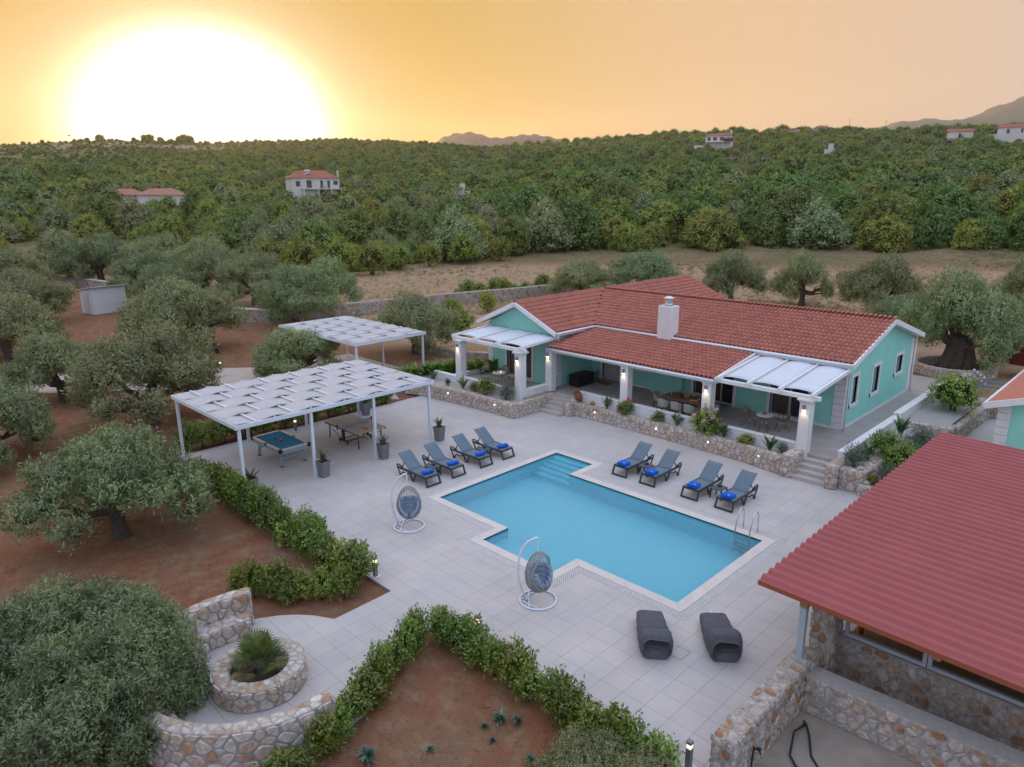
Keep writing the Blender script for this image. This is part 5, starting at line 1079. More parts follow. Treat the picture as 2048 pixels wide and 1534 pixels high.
tag(MB().lathe([(0.13, 0), (0.15, 0.012), (0.14, 0.014)], 16).obj('plate', marble, loc=(-12.95, 28.6, HZ + 0.751)), 'flat serving plate of fruit on the bistro table', 'plate')
for k in range(6): tag(MB().ball((0, 0, 0), 0.035, 8, 6).obj('fruit', mat('fruit_red', (0.5, 0.03, 0.02), rough=0.4), smooth=True, loc=(-12.95 + 0.07 * math.cos(k * 1.05), 28.6 + 0.07 * math.sin(k * 1.05), HZ + 0.80)), 'red fruit piled on the round white table', 'fruit', 'red fruit on the plate')
tag(MB().lathe([(0.03, 0), (0.03, 0.09), (0.012, 0.13), (0.012, 0.18)], 10).obj('bottle', mat('dark_bottle', (0.06, 0.012, 0.012), rough=0.2), smooth=True, loc=(-26.85, 25.85, HZ + 0.751)), 'small dark bottle on the small terrace table', 'bottle')
tag(MB().lathe([(0.035, 0), (0.04, 0.06), (0.03, 0.07)], 10).obj('candle', mat('candle_glow', (0.9, 0.7, 0.35), emit=(1, 0.65, 0.25), estr=1.2), smooth=True, loc=(-26.65, 26.0, HZ + 0.751)), 'lit yellow candle on the small terrace table', 'candle')
# storage box, little table with plant, door mat
sb = empty('storage_box', (-23.68, 29.25, HZ), 0, 'black deck storage box against the mint side wall', 'storage box'); MB().cbox(-0.32, 0.32, -0.68, 0.68, 0, 0.55, 0.02).obj('box_body', blackm, sb); MB().cbox(-0.345, 0.345, -0.705, 0.705, 0.552, 0.63, 0.03).obj('lid', blackm, sb); MB().cbox(0.321, 0.345, -0.12, 0.12, 0.36, 0.44, 0.006).obj('handle', mat('dark_grip', (0.03, 0.03, 0.03), rough=0.4), sb)
r = empty('stool_table', (-23.75, 30.45, HZ), 0, 'small round table on curved dark legs beside the black box', 'table'); MB().lathe([(0.27, 0.47), (0.28, 0.49), (0.27, 0.5)], 18).obj('table_top', ratw, r)
for k in range(3): a = 2 * PI * k / 3 + 0.4; MB().tube([(0.2 * math.cos(a), 0.2 * math.sin(a), 0.47), (0.1 * math.cos(a), 0.1 * math.sin(a), 0.25), (0.24 * math.cos(a), 0.24 * math.sin(a), 0)], 0.025, 6).obj('leg', fr_, r, True)
tag(MB().lathe([(0.05, 0), (0.07, 0.11), (0.06, 0.11)], 12).obj('flower_pot', marble, loc=(-23.75, 30.45, HZ + 0.501)), 'little white flower pot on the small round porch table', 'pot')
tag(MB().cbox(-0.5, 0.5, -0.28, 0.28, 0.001, 0.02, 0.006).obj('door_mat', mat('coir', (0.30, 0.15, 0.05), (0.22, 0.11, 0.04), rough=1, scale=30), loc=(-23.0, 30.3, HZ)), 'brown coir mat in front of the grey door', 'mat')
# dining table and chairs
teak = mat('teak', (0.235, 0.13, 0.082), (0.165, 0.09, 0.058), rough=0.6, scale=5); shell = mat('woven_shell', (0.30, 0.285, 0.265), (0.36, 0.34, 0.315), rough=0.9, scale=40, bump=0.3, bscale=120)
dt = empty('dining_table', (-16.8, 28.5, HZ), 0, 'long wooden dining table laid for a meal on the porch', 'table')
for k in range(6): MB().cbox(-1.08, 1.08, -0.56 + k * 0.187, -0.56 + k * 0.187 + 0.183, 0.71, 0.75, 0.004).obj('plank', teak, dt)
for sx in (-1, 1):
    for sy in (-1, 1): MB().cbox(*sorted((sx * 0.93, sx * 1.03)), *sorted((sy * 0.42, sy * 0.52)), 0, 0.71, 0.006).obj('leg', teak, dt)
def tub_chair(loc, rz, lab):
    r = empty('tub_chair', loc, rz, lab, 'chair', 'woven chairs around the dining table')
    rows = []
    for i, z in enumerate((0.36, 0.45, 0.60, 0.74, 0.80)):
        row = []
        for j in range(15):
            a = math.radians(-200 + 220 * j / 14 + 0) ; back = max(0, -math.sin(a)); k = 1 + 0.10 * i / 4
            hz = z if z < 0.5 else 0.5 + (z - 0.5) * (0.45 + 0.55 * back); row.append((0.27 * k * math.cos(a), -0.27 * k * math.sin(a) * -1 if False else 0.27 * k * back * 1.0 if back > 0 else -0.20 * abs(math.sin(a)) - 0.0, hz))
        rows.append(row)
    o = MB().sheet(rows).obj('shell', shell, r, True); o.modifiers.new('t', 'SOLIDIFY').thickness = 0.025
    MB().cbox(-0.25, 0.25, -0.24, 0.22, 0.36, 0.45, 0.02).obj('seat', shell, r)
    for sx in (-1, 1):
        for sy in (-1, 1): MB().beam((sx * 0.2, sy * 0.18, 0.37), (sx * 0.23, sy * 0.21, 0), 0.035, 0.035).obj('leg', fr_, r)
for k in range(3):
    tub_chair((-17.5 + k * 0.70, 27.78, HZ), PI, 'woven tub chair on the parapet side of the dining table, %s' % ('nearest the door', 'in the middle', 'nearest the fruit table')[k]); tub_chair((-17.5 + k * 0.70, 29.3, HZ), 0, 'woven tub chair on the wall side of the dining table, %s' % ('nearest the door', 'in the middle', 'nearest the fruit table')[k])
tub_chair((-18.2, 28.5, HZ), PI / 2, 'woven tub chair at the table end facing the sliding door'); tub_chair((-15.4, 28.5, HZ), -PI / 2, 'woven tub chair at the table end beside the fruit table')
TZ = HZ + 0.751
tag(MB().lathe([(0.04, 0), (0.04, 0.19), (0.014, 0.25), (0.014, 0.31)], 10).obj('wine_bottle', mat('red_wine', (0.05, 0.006, 0.008), rough=0.15), smooth=True, loc=(-17.0, 28.45, TZ)), 'dark wine bottle standing on the dining table', 'bottle')
bo = empty('fruit_bowl', (-16.7, 28.5, TZ), 0, 'bowl of green and yellow fruit on the dining table', 'fruit bowl'); MB().lathe([(0.08, 0), (0.16, 0.06), (0.17, 0.09), (0.15, 0.07), (0.07, 0.015)], 16).obj('bowl', mat('olive_bowl', (0.25, 0.19, 0.05), rough=0.5), bo, True)
for k in range(5): MB().ball((0.07 * math.cos(k * 1.26), 0.07 * math.sin(k * 1.26), 0.11 + 0.02 * (k % 2)), 0.055, 10, 7).obj('fruit', mat('fruit_' + 'gy'[k % 2], ((0.12, 0.22, 0.02), (0.5, 0.38, 0.03))[k % 2], rough=0.4), bo, True)
cb = empty('cheese_board', (-16.25, 28.32, TZ), 0.2, 'wooden board with cheese and fruit slices on the dining table', 'board'); MB().cbox(-0.22, 0.22, -0.13, 0.13, 0, 0.02, 0.004).obj('board', timber, cb)
for k in range(5): MB().cbox(-0.18 + k * 0.075, -0.12 + k * 0.075, -0.07, 0.05, 0.021, 0.05, 0.006).obj('slice', mat('cheese', (0.62, 0.42, 0.14), rough=0.6), cb)
gl_me = MB().lathe([(0.032, 0), (0.005, 0.01), (0.005, 0.09), (0.034, 0.13), (0.036, 0.17), (0.030, 0.20)], 10).mesh('wine_glass', True); gl_me.materials.append(mat('wine_glassware', (0.75, 0.8, 0.85), rough=0.05, trans=0.8))
for k, (x, y) in enumerate(((-17.55, 28.75), (-17.45, 28.3), (-17.2, 28.85), (-16.6, 28.85), (-16.0, 28.75), (-15.95, 28.25))): tag(link_mesh('wine_glass', gl_me, None, (x, y, TZ)), 'stemmed wine glass on the dining table', 'glass', 'wine glasses on the dining table')
# terracotta jar lying by the steps
jar = empty('terracotta_jar', (-21.72, 26.82, 0.72), 0, 'brown terracotta amphora leaning on the porch parapet by the steps', 'jar'); tm = mat('terracotta', (0.26, 0.10, 0.04), (0.19, 0.07, 0.03), rough=0.8, scale=8)
j_ = MB().lathe([(0.05, 0), (0.10, 0.05), (0.18, 0.22), (0.20, 0.34), (0.17, 0.46), (0.09, 0.54), (0.08, 0.60), (0.11, 0.63), (0.09, 0.63), (0.07, 0.56)], 16).tube([(0.09, 0, 0.58), (0.19, 0, 0.56), (0.19, 0, 0.44)], 0.018, 6).tube([(-0.09, 0, 0.58), (-0.19, 0, 0.56), (-0.19, 0, 0.44)], 0.018, 6).obj('jar_body', tm, jar, True); j_.rotation_euler = (0.35, -0.35, 0.3); j_.location = (0, 0, -0.02)
tag(MB().lathe([(0.02, 0), (0.11, 0.06), (0.12, 0.14), (0.08, 0.2), (0.02, 0.22)], 12).obj('terracotta_ball', mat('terracotta_light', (0.42, 0.22, 0.12), rough=0.85), smooth=True, loc=(-21.1, 26.92, 0.6)), 'small rounded terracotta ornament on the planter gravel', 'ornament')

# ================================================================= VEGETATION
def unit(v): return v / np.maximum(1e-9, np.linalg.norm(v, axis=-1, keepdims=True))
def leaves(P, N, T_, ln, wd):
    """one rhombic blade per point: P base, T_ direction, N facing"""
    T_ = unit(T_); B = unit(np.cross(N, T_)); n = len(P); ln = np.asarray(ln).reshape(-1, 1) * np.ones((n, 1)); wd = np.asarray(wd).reshape(-1, 1) * np.ones((n, 1)); Nn = np.cross(T_, B)
    V = np.stack([P, P + T_ * ln * 0.45 + B * wd * 0.5 - Nn * wd * 0.12, P + T_ * ln, P + T_ * ln * 0.45 - B * wd * 0.5 - Nn * wd * 0.12], 1).reshape(-1, 3)
    return V, np.arange(4 * n).reshape(-1, 4)
def blob(c, r, n=9, m=6):
    V, F = _ball((0, 0, 0), 1.0, n, m, 1.0); V = np.array(V) * np.asarray(r) + np.asarray(c); return V, np.array(F)
def crown_mesh(name, lobes, n, ln, wd, mats, rng, up=0.35, fill=0.72, jitter=0.18, low=-0.75, outw=0.6, per=11, rc=None, nn=0.42, tn=0.5):
    """foliage: sprays of blades set through the outer shell of many overlapping lobes, gaps between them, dim core"""
    C = np.array([l[0] for l in lobes], float); R = np.array([l[1] for l in lobes], float)
    w = (R[:, 0] * R[:, 1] + R[:, 0] * R[:, 2]); w = w / w.sum(); nc = n // per; m = int(nc * 2.2); k = rng.choice(len(lobes), m, p=w)
    D = unit(rng.normal(size=(m, 3))); fr = 1.0 - np.abs(rng.normal(0, jitter, m)) + rng.uniform(0, 0.22, m) ** 2 * 3
    P = C[k] + R[k] * D * fr[:, None]; ok = D[:, 2] > low - rng.uniform(0, 0.2, m)
    for j in range(len(lobes)):
        q = np.linalg.norm((P - C[j]) / R[j], axis=1); ok &= ~((q < 0.78) & (k != j))
    P, D, k = P[ok][:nc], D[ok][:nc], k[ok][:nc]; m = len(P); rc = rc or ln * 1.25
    out = unit(D / R[k]); ax = unit(out * outw + rng.normal(0, 0.32, (m, 3)) + np.array([0, 0, up])); al = rng.uniform(0, 1, (m, per, 1)) ** 0.8
    Q = P[:, None, :] + ax[:, None, :] * (al - 0.4) * rc * 2.4 + rng.normal(0, rc * 0.42, (m, per, 3)) * (1.1 - 0.6 * al)
    T_ = ax[:, None, :] * 0.8 + rng.normal(0, tn, (m, per, 3)); N = out[:, None, :] + rng.normal(0, nn, (m, per, 3)) + np.array([0, 0, 0.35]); N = unit(N); T_ = T_ - 0.75 * N * (T_ * N).sum(-1, keepdims=True); Q, T_, N = Q.reshape(-1, 3), unit(T_.reshape(-1, 3)), unit(N.reshape(-1, 3)); mm = len(Q)
    V, F = leaves(Q, N, T_, ln * rng.uniform(0.6, 1.35, mm), wd * rng.uniform(0.7, 1.3, mm)); mi = np.zeros(len(F), int)
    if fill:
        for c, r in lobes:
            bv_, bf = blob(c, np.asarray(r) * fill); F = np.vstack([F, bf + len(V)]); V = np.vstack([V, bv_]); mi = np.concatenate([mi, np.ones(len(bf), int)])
    return npmesh(name, V, F, mats, mi)
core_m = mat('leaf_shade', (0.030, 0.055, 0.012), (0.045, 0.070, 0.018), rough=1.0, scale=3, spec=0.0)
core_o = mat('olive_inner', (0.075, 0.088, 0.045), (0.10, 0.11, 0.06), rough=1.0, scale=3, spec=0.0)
olive_l = leafmat('olive_leaf', (0.150, 0.205, 0.062), (0.225, 0.285, 0.105), (0.335, 0.375, 0.185), 0.3)
oak_l = leafmat('oak_leaf', (0.075, 0.160, 0.024), (0.120, 0.220, 0.032), (0.185, 0.280, 0.046), 0.3)
lent_l = leafmat('mastic_leaf', (0.150, 0.215, 0.022), (0.220, 0.285, 0.030), (0.310, 0.355, 0.045), 0.32)
hedge_l = leafmat('hedge_leaf', (0.095, 0.165, 0.020), (0.160, 0.245, 0.030), (0.270, 0.345, 0.052), 0.32)
gloss_l = leafmat('canna_leaf', (0.070, 0.190, 0.022), (0.120, 0.270, 0.030), (0.230, 0.380, 0.050), 0.4)
bird_l = leafmat('strelitzia_leaf', (0.045, 0.115, 0.045), (0.070, 0.155, 0.055), (0.12, 0.20, 0.06), 0.2)
lav_l = leafmat('lavender_leaf', (0.075, 0.115, 0.065), (0.11, 0.15, 0.095), (0.17, 0.20, 0.17), 0.2)
bark = mat('olive_bark', (0.115, 0.088, 0.068), (0.060, 0.045, 0.036), rough=1.0, scale=7, bump=1.0, bscale=16)
def lobes_for(rng, rx, ry, rz, k, z0, flat=0.6, dome=True, smin=0.20, smax=0.46):
    """uneven heap of leafy lobes: sizes differ, some stick out at the sides and the top"""
    L_ = []
    for i in range(k):
        a = i * 2.39996 + rng.uniform(-.7, .7); q = min(1.08, math.sqrt((i + 0.5) / k) * rng.uniform(0.75, 1.2)); h = math.sqrt(max(0.0, 1 - min(1, q) ** 2)) if dome else 0.6
        s = rng.uniform(smin, smax) * (1.12 - 0.35 * q); L_.append(((rx * 0.80 * q * math.cos(a), ry * 0.80 * q * math.sin(a), z0 + rz * (0.20 + 0.72 * h * rng.uniform(0.55, 1.2)) - rz * 0.25 * q + rz * rng.uniform(-.12, .12)), (rx * s, ry * s, rz * s * flat * 2 * rng.uniform(0.8, 1.2))))
    return L_
def trunk_mesh(name, h, r, limbs, rng, n=8):
    mb = MB(); lean = (rng.uniform(-.15, .15), rng.uniform(-.15, .15)); z1 = h * 0.42
    mb.tube([(0, 0, -0.15), (0, 0, 0.05), (lean[0] * 0.4, lean[1] * 0.4, z1 * 0.5), (lean[0], lean[1], z1)], [r * 1.7, r * 1.35, r, r * 1.1], n)
    for (dx, dy, dz) in limbs:
        b_ = Vector((lean[0], lean[1], z1 * 0.85)); e = Vector((dx, dy, dz)); m_ = b_.lerp(e, 0.45) + Vector((rng.uniform(-.12, .12), rng.uniform(-.12, .12), -0.12)) * h * 0.35
        mb.tube([b_, b_.lerp(m_, 0.55), m_, e], [r * 0.72, r * 0.58, r * 0.42, r * 0.14], max(5, n - 2))
        for q in range(2):
            e2_ = e + Vector((rng.uniform(-.5, .5), rng.uniform(-.5, .5), rng.uniform(0.1, .5))) * h * 0.22; mb.tube([m_, m_.lerp(e2_, 0.5) + Vector((0, 0, 0.05 * h)), e2_], [r * 0.34, r * 0.22, r * 0.06], 5)
    me = mb.mesh(name, True); me.materials.append(bark); return me
def olive_variant(seed, n=26000, k=17, rx=3.0, ry=2.8, rz=1.6, ln=0.155, wd=0.045, fill=0.46, smin=0.17, smax=0.42):
    rng = np.random.default_rng(seed); L_ = lobes_for(rng, rx, ry, rz, k, 1.45, 0.62, smin=smin, smax=smax)
    for i in range(4):          # drooping side skirts
        a = i * 1.6 + rng.uniform(-.6, .6); q = rng.uniform(0.62, 0.95); L_.append(((rx * q * math.cos(a), ry * q * math.sin(a), 1.1 + rng.uniform(-.35, .3)), (rx * 0.20, ry * 0.20, rz * rng.uniform(0.3, 0.5))))
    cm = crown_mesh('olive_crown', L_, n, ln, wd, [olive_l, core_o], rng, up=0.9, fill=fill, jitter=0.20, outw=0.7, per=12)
    limbs = [(l[0][0] * 0.8, l[0][1] * 0.8, l[0][2] - 0.1) for l in L_[3:k:3]]
    return cm, trunk_mesh('olive_trunk', 2.9, 0.23, limbs, rng)
OLV = [olive_variant(s, 30000) for s in (11, 12, 13, 14)]
def near_olive():
    """the dense close tree: one broad mound with many leafy bosses"""
    rng = np.random.default_rng(18); L_ = [((0, 0, 1.75), (2.15, 2.1, 1.25)), ((0.7, 0.5, 2.2), (1.3, 1.3, 1.0)), ((-0.6, 0.3, 2.3), (1.2, 1.2, 1.0))]
    for i in range(46):
        a = i * 2.4 + rng.uniform(-.3, .3); h = rng.uniform(-0.75, 1.0); q = math.sqrt(max(0.02, 1 - h * h)); s = rng.uniform(0.42, 0.78); L_.append(((2.15 * q * math.cos(a), 2.1 * q * math.sin(a), 1.8 + 1.35 * h), (s, s, s * rng.uniform(0.8, 1.3))))
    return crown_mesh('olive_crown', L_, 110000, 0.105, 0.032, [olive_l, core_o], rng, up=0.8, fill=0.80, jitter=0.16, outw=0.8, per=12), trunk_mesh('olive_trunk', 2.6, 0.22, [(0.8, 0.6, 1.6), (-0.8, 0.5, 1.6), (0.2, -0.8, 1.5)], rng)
OLV_BIG = near_olive()
def place_tree(name, loc, var, s, rz, lab, group, cat='olive tree', sz=None):
    r = empty(name, loc, rz, lab, cat, group); r.scale = (s, s, sz or s)
    link_mesh('crown', var[0], r); link_mesh('trunk', var[1], r); return r
OG = 'olive trees of the grove'
def olive(x, y, v, s, rz, lab, z=None, sz=None): return place_tree('olive_tree', (x, y, float(tz(x, y)) if z is None else z), OLV[v], s, rz, lab, OG, sz=sz)
olive(-24.2, 6.1, 0, 0.98, 0.3, 'broad olive tree with forked trunk on red soil beside the long hedge')
olive(-36.0, 11.2, 1, 1.22, 1.2, 'olive tree with thick dark trunk just behind the game pergola')
olive(-43.8, 9.3, 2, 0.98, 2.0, 'olive tree with a v-shaped trunk at the driveway edge')
olive(-52.6, 19.2, 0, 1.42, 3.4, 'large olive tree with drooping skirts beside the blue wheelbarrow')
olive(-38.6, 20.6, 1, 0.92, 4.0, 'olive tree standing in front of the carport', sz=0.85)
olive(-39.5, 30.2, 2, 1.05, 0.8, 'olive tree with a gnarled trunk behind the carport', sz=1.1)
olive(-57.0, 30.5, 1, 1.35, 5.0, 'olive tree against the dry-stone wall beyond the carport')
olive(-36.0, 4.5, 2, 0.95, 2.2, 'olive tree at the edge of the grove behind the broad forked one')
olive(-33.5, 3.0, 0, 0.62, 1.0, 'young low olive beside the broad forked one')
olive(-57.5, 9.5, 0, 1.25, 0.2, 'olive tree with pruned branches heaped at its foot by the driveway')
olive(-74.0, 14.2, 2, 1.25, 0.9, 'olive tree in front of the brush pile'); olive(-66.0, 9.8, 1, 1.2, 2.5, 'olive tree between the driveway and the brush pile')
olive(-84.0, 27.5, 1, 1.3, 0.5, 'olive tree behind the metal shed'); olive(-72.0, 25.5, 0, 1.25, 1.9, 'olive tree overhanging the metal shed roof'); olive(-106.0, 25.5, 2, 1.75, 2.7, 'twin-crowned olive beyond the dry-stone wall'); olive(-101.0, 27.8, 0, 1.7, 0.4, 'rounded olive beside the twin-crowned one')
olive(-97.0, 33.5, 1, 1.6, 1.0, 'pale olive on the slope behind the wall bend'); olive(-88.0, 35.5, 2, 1.6, 4.2, 'pale olive next to the bright mastic scrub'); olive(-98.0, 17.0, 0, 1.6, 3.0, 'olive above the brush pile at the wall'); olive(-80.0, 34.0, 0, 1.5, 2.1, 'low pale olive behind the cement-topped wall'); olive(-70.0, 33.2, 1, 1.35, 0.4, 'olive outside the wall next to the dry field')
olive(-62.5, 36.5, 2, 1.3, 5.1, 'grey olive at the near corner of the dry field')
olive(-32.7, 62.6, 0, 0.98, 0.1, 'round olive behind the villa ridge, nearest the chimney', sz=1.35); olive(-26.8, 64.8, 1, 0.95, 2.0, 'round olive behind the villa, middle of the three in the field', sz=1.3); olive(-19.8, 63.4, 2, 1.15, 3.3, 'wide olive in the field behind the gable end', sz=1.35)
olive(-47.5, 58.8, 1, 1.35, 1.5, 'olive on the field side of the villa, beside the stone wall', sz=1.1); olive(-45.5, 66.5, 0, 1.55, 4.4, 'dense olive with a double crown above the villa roof', sz=1.3)
olive(-9.9, 46.6, 2, 1.12, 0.6, 'ancient olive with huge hollow trunk in a round stone bed', sz=1.5); olive(-6.5, 54.5, 1, 1.25, 2.6, 'olive behind the ancient hollow one', sz=1.05); olive(-9.3, 68.0, 0, 1.25, 1.1, 'tall olive beside the field near the red trailer', sz=1.5); olive(-15.5, 55.5, 1, 0.8, 0.7, 'low grey olive between the field and the stone bed')
place_tree('olive_tree', (-15.2, 2.45, -0.75), OLV_BIG, 0.95, 0.5, 'dense close olive overlapping the curved stone bench', OG); place_tree('olive_tree', (-6.05, 8.35, -1.15), (OLV_BIG[0], OLV[0][1]), 0.62, 2.0, 'pale olive top poking up at the corner of the red soil bed', OG)
# gnarled base of the ancient olive
ob = MB(); rng_ = random.Random(4)
for k in range(9): a = k * 0.7; ob.tube([(0.85 * math.cos(a), 0.85 * math.sin(a), -0.1), (0.62 * math.cos(a + 0.2), 0.62 * math.sin(a + 0.2), 0.6), (0.45 * math.cos(a + 0.4), 0.45 * math.sin(a + 0.4), 1.3), (0.5 * math.cos(a + 0.3), 0.5 * math.sin(a + 0.3), 2.1)], [0.42, 0.34, 0.30, 0.2], 7)
anc = [o for o in bpy.data.objects if o.get('label', '').startswith('ancient olive')][0]; bo_ = ob.obj('root_flare', bark, anc, True); bo_.scale = (1 / 1.12, 1 / 1.12, 1 / 1.5)

# forest crowns (shared shapes)
def forest_variant(seed, rx, rz, k, leafm, n=9000, ln=0.34, wd=0.22, up=0.3):
    rng = np.random.default_rng(seed); L_ = lobes_for(rng, rx, rx * rng.uniform(0.85, 1.1), rz, k, rz * 0.42, 0.62, smin=0.22, smax=0.46)
    for i in range(7):
        a = i * 0.9 + rng.uniform(-.4, .4); q = rng.uniform(0.5, 0.85); L_.append(((rx * q * math.cos(a), rx * q * math.sin(a), rz * rng.uniform(0.15, 0.45)), (rx * rng.uniform(0.24, 0.4), rx * rng.uniform(0.24, 0.4), rz * rng.uniform(0.22, 0.36))))
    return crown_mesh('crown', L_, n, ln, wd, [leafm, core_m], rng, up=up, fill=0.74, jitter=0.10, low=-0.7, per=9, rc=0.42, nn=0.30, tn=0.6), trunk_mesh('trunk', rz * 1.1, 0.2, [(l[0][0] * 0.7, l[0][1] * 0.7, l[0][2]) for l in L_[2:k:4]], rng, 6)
FV = [forest_variant(31, 3.8, 4.3, 17, oak_l), forest_variant(32, 4.4, 4.0, 19, oak_l), forest_variant(33, 3.6, 3.5, 15, lent_l), forest_variant(34, 4.2, 3.2, 17, lent_l), forest_variant(35, 3.9, 3.8, 16, olive_l, ln=0.38, wd=0.2)]
FLAB = ['dark green holm oak crown in the wood beyond the dry field', 'broad dark oak crown in the wood beyond the dry field', 'yellow green rounded tree in the wood beyond the dry field', 'low yellow green bushy tree in the wood beyond the dry field', 'grey green wild olive crown in the wood beyond the dry field']
def wood_edge(u):
    """nearest row (photo pixels) at which the wood begins, by column"""
    return np.interp(u, [-200, 0, 120, 260, 420, 520, 600, 700, 820, 960, 1050, 1150, 1250, 1400, 1450, 1600, 1800, 1990, 2048, 2300], [520, 500, 490, 490, 505, 540, 552, 550, 535, 522, 515, 510, 508, 500, 495, 500, 505, 512, 512, 512])
rng = np.random.default_rng(5); cand = []; HOUSES = [(584, 692, 386, 235), (216, 374, 391, 221), (1386, 1470, 293, 405), (1888, 1944, 277, 470), (1994, 2060, 279, 430), (1650, 1672, 303, 360), (918, 932, 387, 215), (1486, 1498, 340, 255)]
def hides_house(x, y, z, s, rr, u, hgt=5.6):
    vt = visible_px(x, y, z + hgt * s)[1]; w = 3.6 * s * FPX / rr
    return any(rr < h[3] and h[0] - w < u < h[1] + w and vt < h[2] - 1 for h in HOUSES)
for r_ in np.arange(72, 262, 5.6):
    for a in np.arange(-0.78, 0.78, 6.6 / r_):
        rr = r_ + rng.uniform(-3.2, 3.2); aa = YAW + a + rng.uniform(-3.2, 3.2) / r_; x, y = rr * math.cos(aa), rr * math.sin(aa); z = float(tz(x, y)); u, v = visible_px(x, y, z)
        if v < wood_edge(u) - 1 - 5 * math.sin(u * 0.02) ** 2: cand.append((rr, x, y, z, u, v))
cand.sort(); forest_pts = []; k = 0
for rr, x, y, z, u, v in cand:
    s = (0.62 + 0.75 * rng.uniform() ** 1.5) * (0.62 if u < 560 and rr < 130 else 0.8 if u < 900 else 1.0) * (1.08 if u > 1150 and rr < 170 else 1.0); right = u > 900
    if hides_house(x, y, z, s, rr, u):
        s *= 0.45
        if hides_house(x, y, z, s, rr, u): continue
    vi = int(rng.choice([0, 1, 2, 3, 4], p=[0.24, 0.2, 0.22, 0.18, 0.16] if right else [0.14, 0.12, 0.22, 0.22, 0.30]))
    if -80 < u < 2130 and k < 285:
        place_tree('wild_olive' if vi == 4 else 'woodland_tree', (x, y, z - 0.25), FV[vi], s, rng.uniform(0, 6.28), FLAB[vi], 'trees of the wood beyond the dry field', 'tree', sz=s * rng.uniform(0.8, 1.2)); k += 1
    else: forest_pts.append((x, y, z - 0.3, s, vi))
used = {}
for _ in range(30000):
    rr = math.sqrt(rng.uniform(255 ** 2, 645 ** 2)); a = rng.uniform(-0.73, 0.73); aa = YAW + a; x, y = rr * math.cos(aa), rr * math.sin(aa)
    left = float(sstep(-0.05, 0.35, a)) * float(sstep(300, 520, rr)); s = (0.34 + 0.70 * rng.uniform() ** 1.6) * (1 - 0.58 * left); gap = 4.6 * s; key = (int(x / 4), int(y / 4))
    if any((x - q[0]) ** 2 + (y - q[1]) ** 2 < ((gap + q[2]) * 0.5) ** 2 for i in (-1, 0, 1) for j in (-1, 0, 1) for q in used.get((key[0] + i, key[1] + j), ())): continue
    z = float(tz(x, y)); u, v = visible_px(x, y, z); patchy = math.sin(x * 0.031 + 1.3 * math.sin(y * 0.017)) * math.sin(y * 0.037)
    hold = 0.06 + 0.42 * (patchy > 0.45) + 0.40 * left
    if 1290 < u < 1560 and 305 < v < 352: hold = 0.72
    if u < 260 and v < 312: hold = 0.65
    if rng.uniform() < hold or hides_house(x, y, z, s, rr, u, 5.0): continue
    used.setdefault(key, []).append((x, y, gap)); forest_pts.append((x, y, z - 0.3, s, int(rng.choice([0, 1, 2, 3, 4], p=[0.22, 0.18, 0.24, 0.22, 0.14]))))
for u0, v0, s in ((46, 286, .4), (58, 284, .3), (85, 283, .45), (148, 281, .4), (175, 280, .5), (200, 279, .8), (218, 279, .35), (268, 279, .5), (290, 279, .8), (300, 279, .85), (320, 279, .6), (358, 280, .8), (368, 280, 1.0), (380, 280, .9), (640, 280, .5), (670, 280, .35), (1390, 273, .9), (1480, 270, 1.0), (1565, 268, 1.1), (1600, 268, .9), (1690, 268, .9), (1720, 268, .8), (1850, 266, .9)):
    x, y, _ = pxr(u0, v0, 636 if u0 < 900 else 512); forest_pts.append((x, y, float(tz(x, y)), s, 0))
def scatter(name, pts, variants, label, cat, group=None):
    """one object: crowns set on points by geometry nodes"""
    cl = bpy.data.collections.new(name + '_shapes')
    for i, me in enumerate(variants): cl.objects.link(bpy.data.objects.new('crown_shape', me))
    P = np.array([p[:3] for p in pts], np.float32); me = bpy.data.meshes.new(name); me.vertices.add(len(P)); me.vertices.foreach_set('co', P.ravel())
    at = me.attributes.new('size', 'FLOAT', 'POINT'); at.data.foreach_set('value', np.array([p[3] for p in pts], np.float32)); ai = me.attributes.new('kindno', 'INT', 'POINT'); ai.data.foreach_set('value', np.array([p[4] for p in pts], np.int32))
    o = link_mesh(name, me); g = bpy.data.node_groups.new(name, 'GeometryNodeTree'); g.interface.new_socket('Geometry', in_out='INPUT', socket_type='NodeSocketGeometry'); g.interface.new_socket('Geometry', in_out='OUTPUT', socket_type='NodeSocketGeometry')
    N = g.nodes.new; L = g.links.new; gi = N('NodeGroupInput'); go = N('NodeGroupOutput'); ip = N('GeometryNodeInstanceOnPoints'); ci = N('GeometryNodeCollectionInfo'); ci.inputs['Collection'].default_value = cl; ci.inputs['Separate Children'].default_value = True; ci.inputs['Reset Children'].default_value = True
    na = N('GeometryNodeInputNamedAttribute'); na.data_type = 'FLOAT'; na.inputs['Name'].default_value = 'size'; nk = N('GeometryNodeInputNamedAttribute'); nk.data_type = 'INT'; nk.inputs['Name'].default_value = 'kindno'
    rv = N('FunctionNodeRandomValue'); rv.data_type = 'FLOAT_VECTOR'; rv.inputs[0].default_value = (0, 0, 0); rv.inputs[1].default_value = (0.1, 0.1, 6.283)
    L(gi.outputs[0], ip.inputs['Points']); L(ci.outputs[0], ip.inputs['Instance']); ip.inputs['Pick Instance'].default_value = True; L(nk.outputs['Attribute'], ip.inputs['Instance Index']); L(na.outputs['Attribute'], ip.inputs['Scale']); L(rv.outputs[0], ip.inputs['Rotation']); L(ip.outputs[0], go.inputs[0])
    md = o.modifiers.new('scatter', 'NODES'); md.node_group = g
    return tag(o, label, cat, group, 'stuff')
